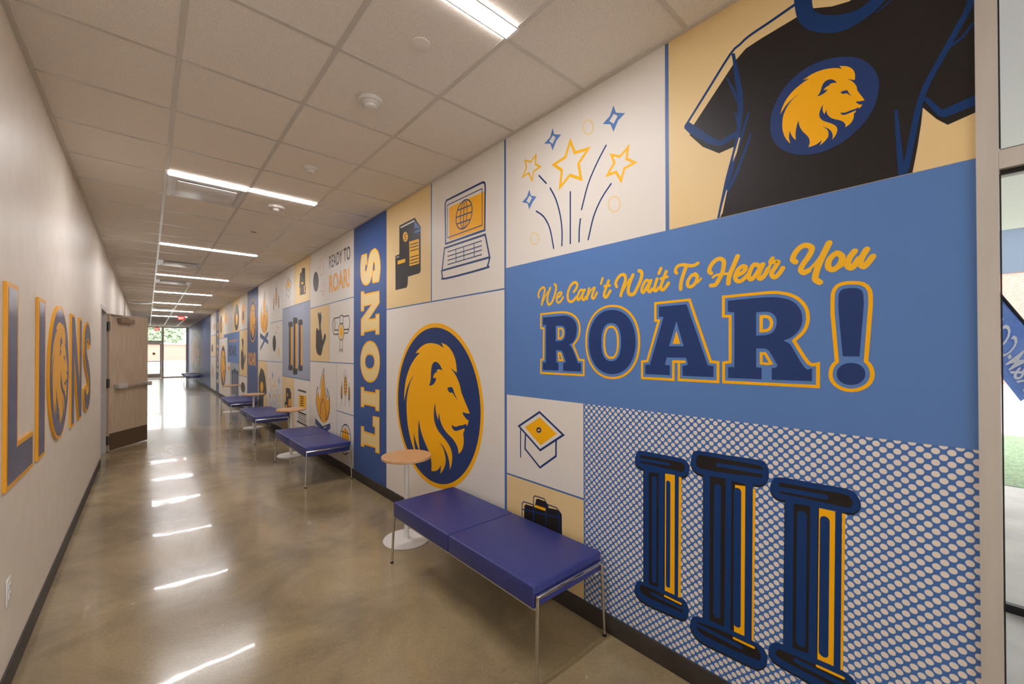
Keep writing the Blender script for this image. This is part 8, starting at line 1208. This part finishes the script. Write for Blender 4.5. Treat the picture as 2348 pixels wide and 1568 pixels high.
def round_thing(name,lab,cat,x,y,parts,group=None):
    o=empty(name,(x,y,H),lab,cat,group)
    for nm,prof,m_ in parts:
        mb=MB(); mb.lathe(prof,(0,0,0),m_,40); mb.build(nm,o)
    return o
SM=[('base',[(.002,-.0006),(.074,-.0006),(.076,-.008),(.070,-.022),(.002,-.022)],M_white),('sensor_dome',[(.052,-.022),(.050,-.030),(.036,-.034),(.034,-.046),(.028,-.050),(.002,-.050)],M_white)]
round_thing('smoke_detector','large white smoke detector, nearest on the ceiling','smoke detector',*tilec(1,1),SM,'smoke detectors')
round_thing('smoke_detector','small white smoke detector in front of the second ceiling light','smoke detector',*tilec(1,3),[(n,[(a*.75,b*.9) for a,b in p],m_) for n,p,m_ in SM],'smoke detectors')
round_thing('ceiling_cover_plate','flat round ceiling cover plate beside the nearest ceiling light','cover plate',*tilec(1,0),[('plate',[(.002,-.0005),(.046,-.0005),(.047,-.006),(.044,-.0075),(.002,-.0075)],M_ceil)])
round_thing('ceiling_cover_plate','tiny flat round ceiling plate before the third ceiling light','cover plate',*tilec(1,7),[('plate',[(.002,-.0005),(.034,-.0005),(.034,-.004),(.002,-.004)],mat('plate_grey',(140,130,116)))])
o=round_thing('fire_strobe','white ceiling fire strobe with red markings and clear lens','fire alarm strobe',*tilec(1,5),[('base',[(.002,-.0006),(.085,-.0006),(.086,-.02),(.078,-.026),(.002,-.026)],M_white),('lens',[(.030,-.026),(.030,-.040),(.018,-.048),(.002,-.050)],M_whitemetal)])
mb=MB(); text_into(mb,'FIRE',lambda a,b:(a,b,-.0266),(-.072,-.04,-.008,.008),M_redmark); text_into(mb,'FIRE',lambda a,b:(a,b,-.0266),(.04,.072,-.008,.008),M_redmark); mb.build('red_marking',o)
SP=[('escutcheon',[(.002,-.0005),(.035,-.0005),(.035,-.006),(.012,-.010),(.002,-.010)],M_white),('deflector',[(.006,-.010),(.006,-.03),(.018,-.032),(.018,-.034),(.002,-.034)],M_whitemetal)]
round_thing('sprinkler_head','white sprinkler head beyond the third ceiling light and vent','sprinkler',.425,9.72,SP)
round_thing('sprinkler_head','small white sprinkler head in the narrow column beside the left wall','sprinkler',tilec(-1,22)[0],tilec(-1,22)[1],SP)
round_thing('sprinkler_head','small white sprinkler head right of the sixth ceiling light','sprinkler',1.50,17.2,SP)
def exit_sign(x,y,z,w_,h_,lab):
    o=empty('exit_sign',(x,y,z),lab,'exit sign','red exit signs')
    mb=MB(); mb.bevbox(-w_/2,w_/2,-.012,.012,-h_/2,h_/2,M_red,.004,2); mb.build('housing',o)
    mb=MB(); text_into(mb,'EXIT',lambda a,b:(a,-.0128,b),(-w_*.36,w_*.36,-h_*.26,h_*.26),M_exitw,bold=.02); mb.build('lettering',o)
    mb=MB(); mb.box(-.012,.012,-.011,.011,h_/2,H-z-.0045,M_white); mb.build('mount',o)
exit_sign(1.085,22.0,3.005,.25,.165,'red hanging EXIT sign in front of the farthest ceiling light')
exit_sign(.43,31.0,2.90,.22,.17,'red hanging EXIT sign above the far glass door')

# ================================================================ outdoors, seen through the glass
mb=MB(); mb.box(XR+.12,7.7,-14,YE+.3,-.06,-.02,M_concrete_out); mb.box(-12,XR+.12,-14,YB-.06,-.06,-.02,M_concrete_out); mb.box(-30,40,YE+.1,40,-.06,-.02,M_concrete_out); struct(mb.build('walkway'))
mb=MB(); mb.box(7.7,12.3,-14,YE+.3,-.05,-.015,M_grass); tag(mb.build('lawn'),'green lawn strip beyond the walkway outside the near window','lawn',kind='stuff')
mb=MB(); mb.box(-40,60,40,52,-.05,-.015,M_grass); tag(mb.build('lawn'),'pale green lawn outside the far glass end','lawn',kind='stuff')
mb=MB(); mb.box(12.3,60,-60,YE+.3,-.06,-.02,M_concrete_out); mb.box(-60,80,52,140,-.06,-.02,M_concrete_out); struct(mb.build('pavement'))
# porch roof over the walkway
mb=MB(); mb.box(XR+.12,9.3,-12,14,3.30,3.55,M_soffit); struct(mb.build('canopy'))
mb=MB()
for y in (-7,6): mb.lathe([(.13,-.02),(.13,3.30)],(9.0,y,0),M_soffit,24)
struct(mb.build('canopy_posts'))
# far building across the pavement
o=empty('brick_building',(31,-2,0),'red brick building with a blue glass band outside the near window','building')
mb=MB(); mb.box(0,8,-22,30,-.02,5.25,M_brick); mb.build('brick_wall',o)
mb=MB(); mb.box(-.05,8,-22,30,5.25,7.6,M_bluesky_glass); mb.build('glass_band',o)
mb=MB(); mb.box(-.6,8.3,-22.4,30.4,7.6,8.0,M_soffit); mb.build('roof_edge',o)
o=empty('brick_building',(0,100,0),'low pinkish brick building far beyond the glass end','building')
mb=MB(); mb.box(-40,70,0,8,-.02,3.0,M_brick); mb.build('brick_wall',o)
mb=MB(); mb.box(-40.3,70.3,-.3,8.3,3.0,3.25,M_soffit); mb.build('roof_edge',o)
def tree(x,y,h,rad,lab):
    o=empty('tree',(x,y,-.02),lab,'tree','trees beyond the far glass end')
    mb=MB(); mb.tube([(0,0,0),(.1,0,h*.3),(0,.1,h*.6)],[.22,.18,.1],M_bark,10); mb.build('trunk',o)
    mb=MB(); rr=random.Random(int(x*10+y))
    for i in range(2600):
        a,b=rr.random()*2*PI,math.acos(rr.uniform(-.8,1)); d=rad*rr.uniform(.5,1)
        c=Vector((d*math.sin(b)*math.cos(a),d*math.sin(b)*math.sin(a),h*.5+d*.95*math.cos(b)))
        q=[c+Vector((rr.uniform(-1,1),rr.uniform(-1,1),rr.uniform(-1,1)))*.42 for _ in range(4)]
        mb.add(q,[(0,1,2),(0,2,3),(1,2,3)],M_leaf)
    mb.build('foliage',o)
for i,(x,y,h_,rd_,lab) in enumerate([(-8,122,12,4.2,'pale green tree left of the far glass door'),(2.5,122,13,4.4,'pale green tree above the far glass door'),(12.5,122,10,3.8,'pale green tree behind the far tall window'),(23,122,14,4.6,'pale green tree at the right of the far window'),(34,122,11,4.4,'pale green tree farthest right beyond the far wall'),(-19,122,13,4.6,'pale green tree farthest left beyond the far wall')]): tree(x,y,h_,rd_,lab)
# feather flag
o=empty('feather_flag',(4.0,-.33,0),'blue feather flag with white lettering outside the near window','flag')
mb=MB(); mb.tube([(.0,.0,.03),(.0,.01,.8),(.0,.05,1.38),(.0,.09,1.55),(.0,.152,1.74),(.0,.242,1.92),(.0,.36,2.03),(.0,.50,2.12)],[.014,.013,.011,.010,.009,.008,.006,.005],M_black,10); po=mb.build('pole',o)
mb=MB(); mb.box(-.25,.25,-.02,.02,-.02,.03,M_black); mb.box(-.02,.02,-.25,.25,-.02,.029,M_black); mb.build('stand',o)
def cloth(t,s): # t 0 bottom..1 top, s 0 free edge..1 pole
    topc=[(.05,1.38),(.09,1.55),(.152,1.74),(.242,1.92),(.36,2.03),(.49,2.12)]; low=[(.168,1.267),(.245,1.42),(.275,1.5),(.31,1.65),(.37,1.85),(.45,2.05)]
    k=t*5; i=min(int(k),4); fr_=k-i
    A=Vector(topc[i]).lerp(Vector(topc[i+1]),fr_); B=Vector(low[i]).lerp(Vector(low[i+1]),fr_)
    p=B.lerp(A,s); return (.010*math.sin(7*t+3*s),p.x,p.y)
FX=[(i/24,j/12) for i in range(25) for j in range(13)]
vs=[cloth(*q) for q in FX]; fs=[(i*13+j,i*13+j+1,(i+1)*13+j+1,(i+1)*13+j) for i in range(24) for j in range(12)]
mb=MB(); mb.add(vs+[(x+.0015,y,z) for x,y,z in vs],fs+[tuple(325+q for q in f_[::-1]) for f_ in fs],M_flag,True); fl=mb.build('cloth',o)
me=text_mesh('A&M-COMMERCE',1,.01); mb=MB()
xs=[v_.co.x for v_ in me.vertices]; ys=[v_.co.y for v_ in me.vertices]
def onc(v_):
    t=.04+.92*(v_.x-min(xs))/(max(xs)-min(xs)); s=.22+.5*(v_.y-min(ys))/(max(ys)-min(ys)); q=cloth(t,s); return (q[0]-.004,q[1],q[2])
mb.add([onc(v_.co) for v_ in me.vertices],[list(p.vertices) for p in me.polygons],M_flagw); mb.build('lettering',fl)
bpy.context.view_layer.update()
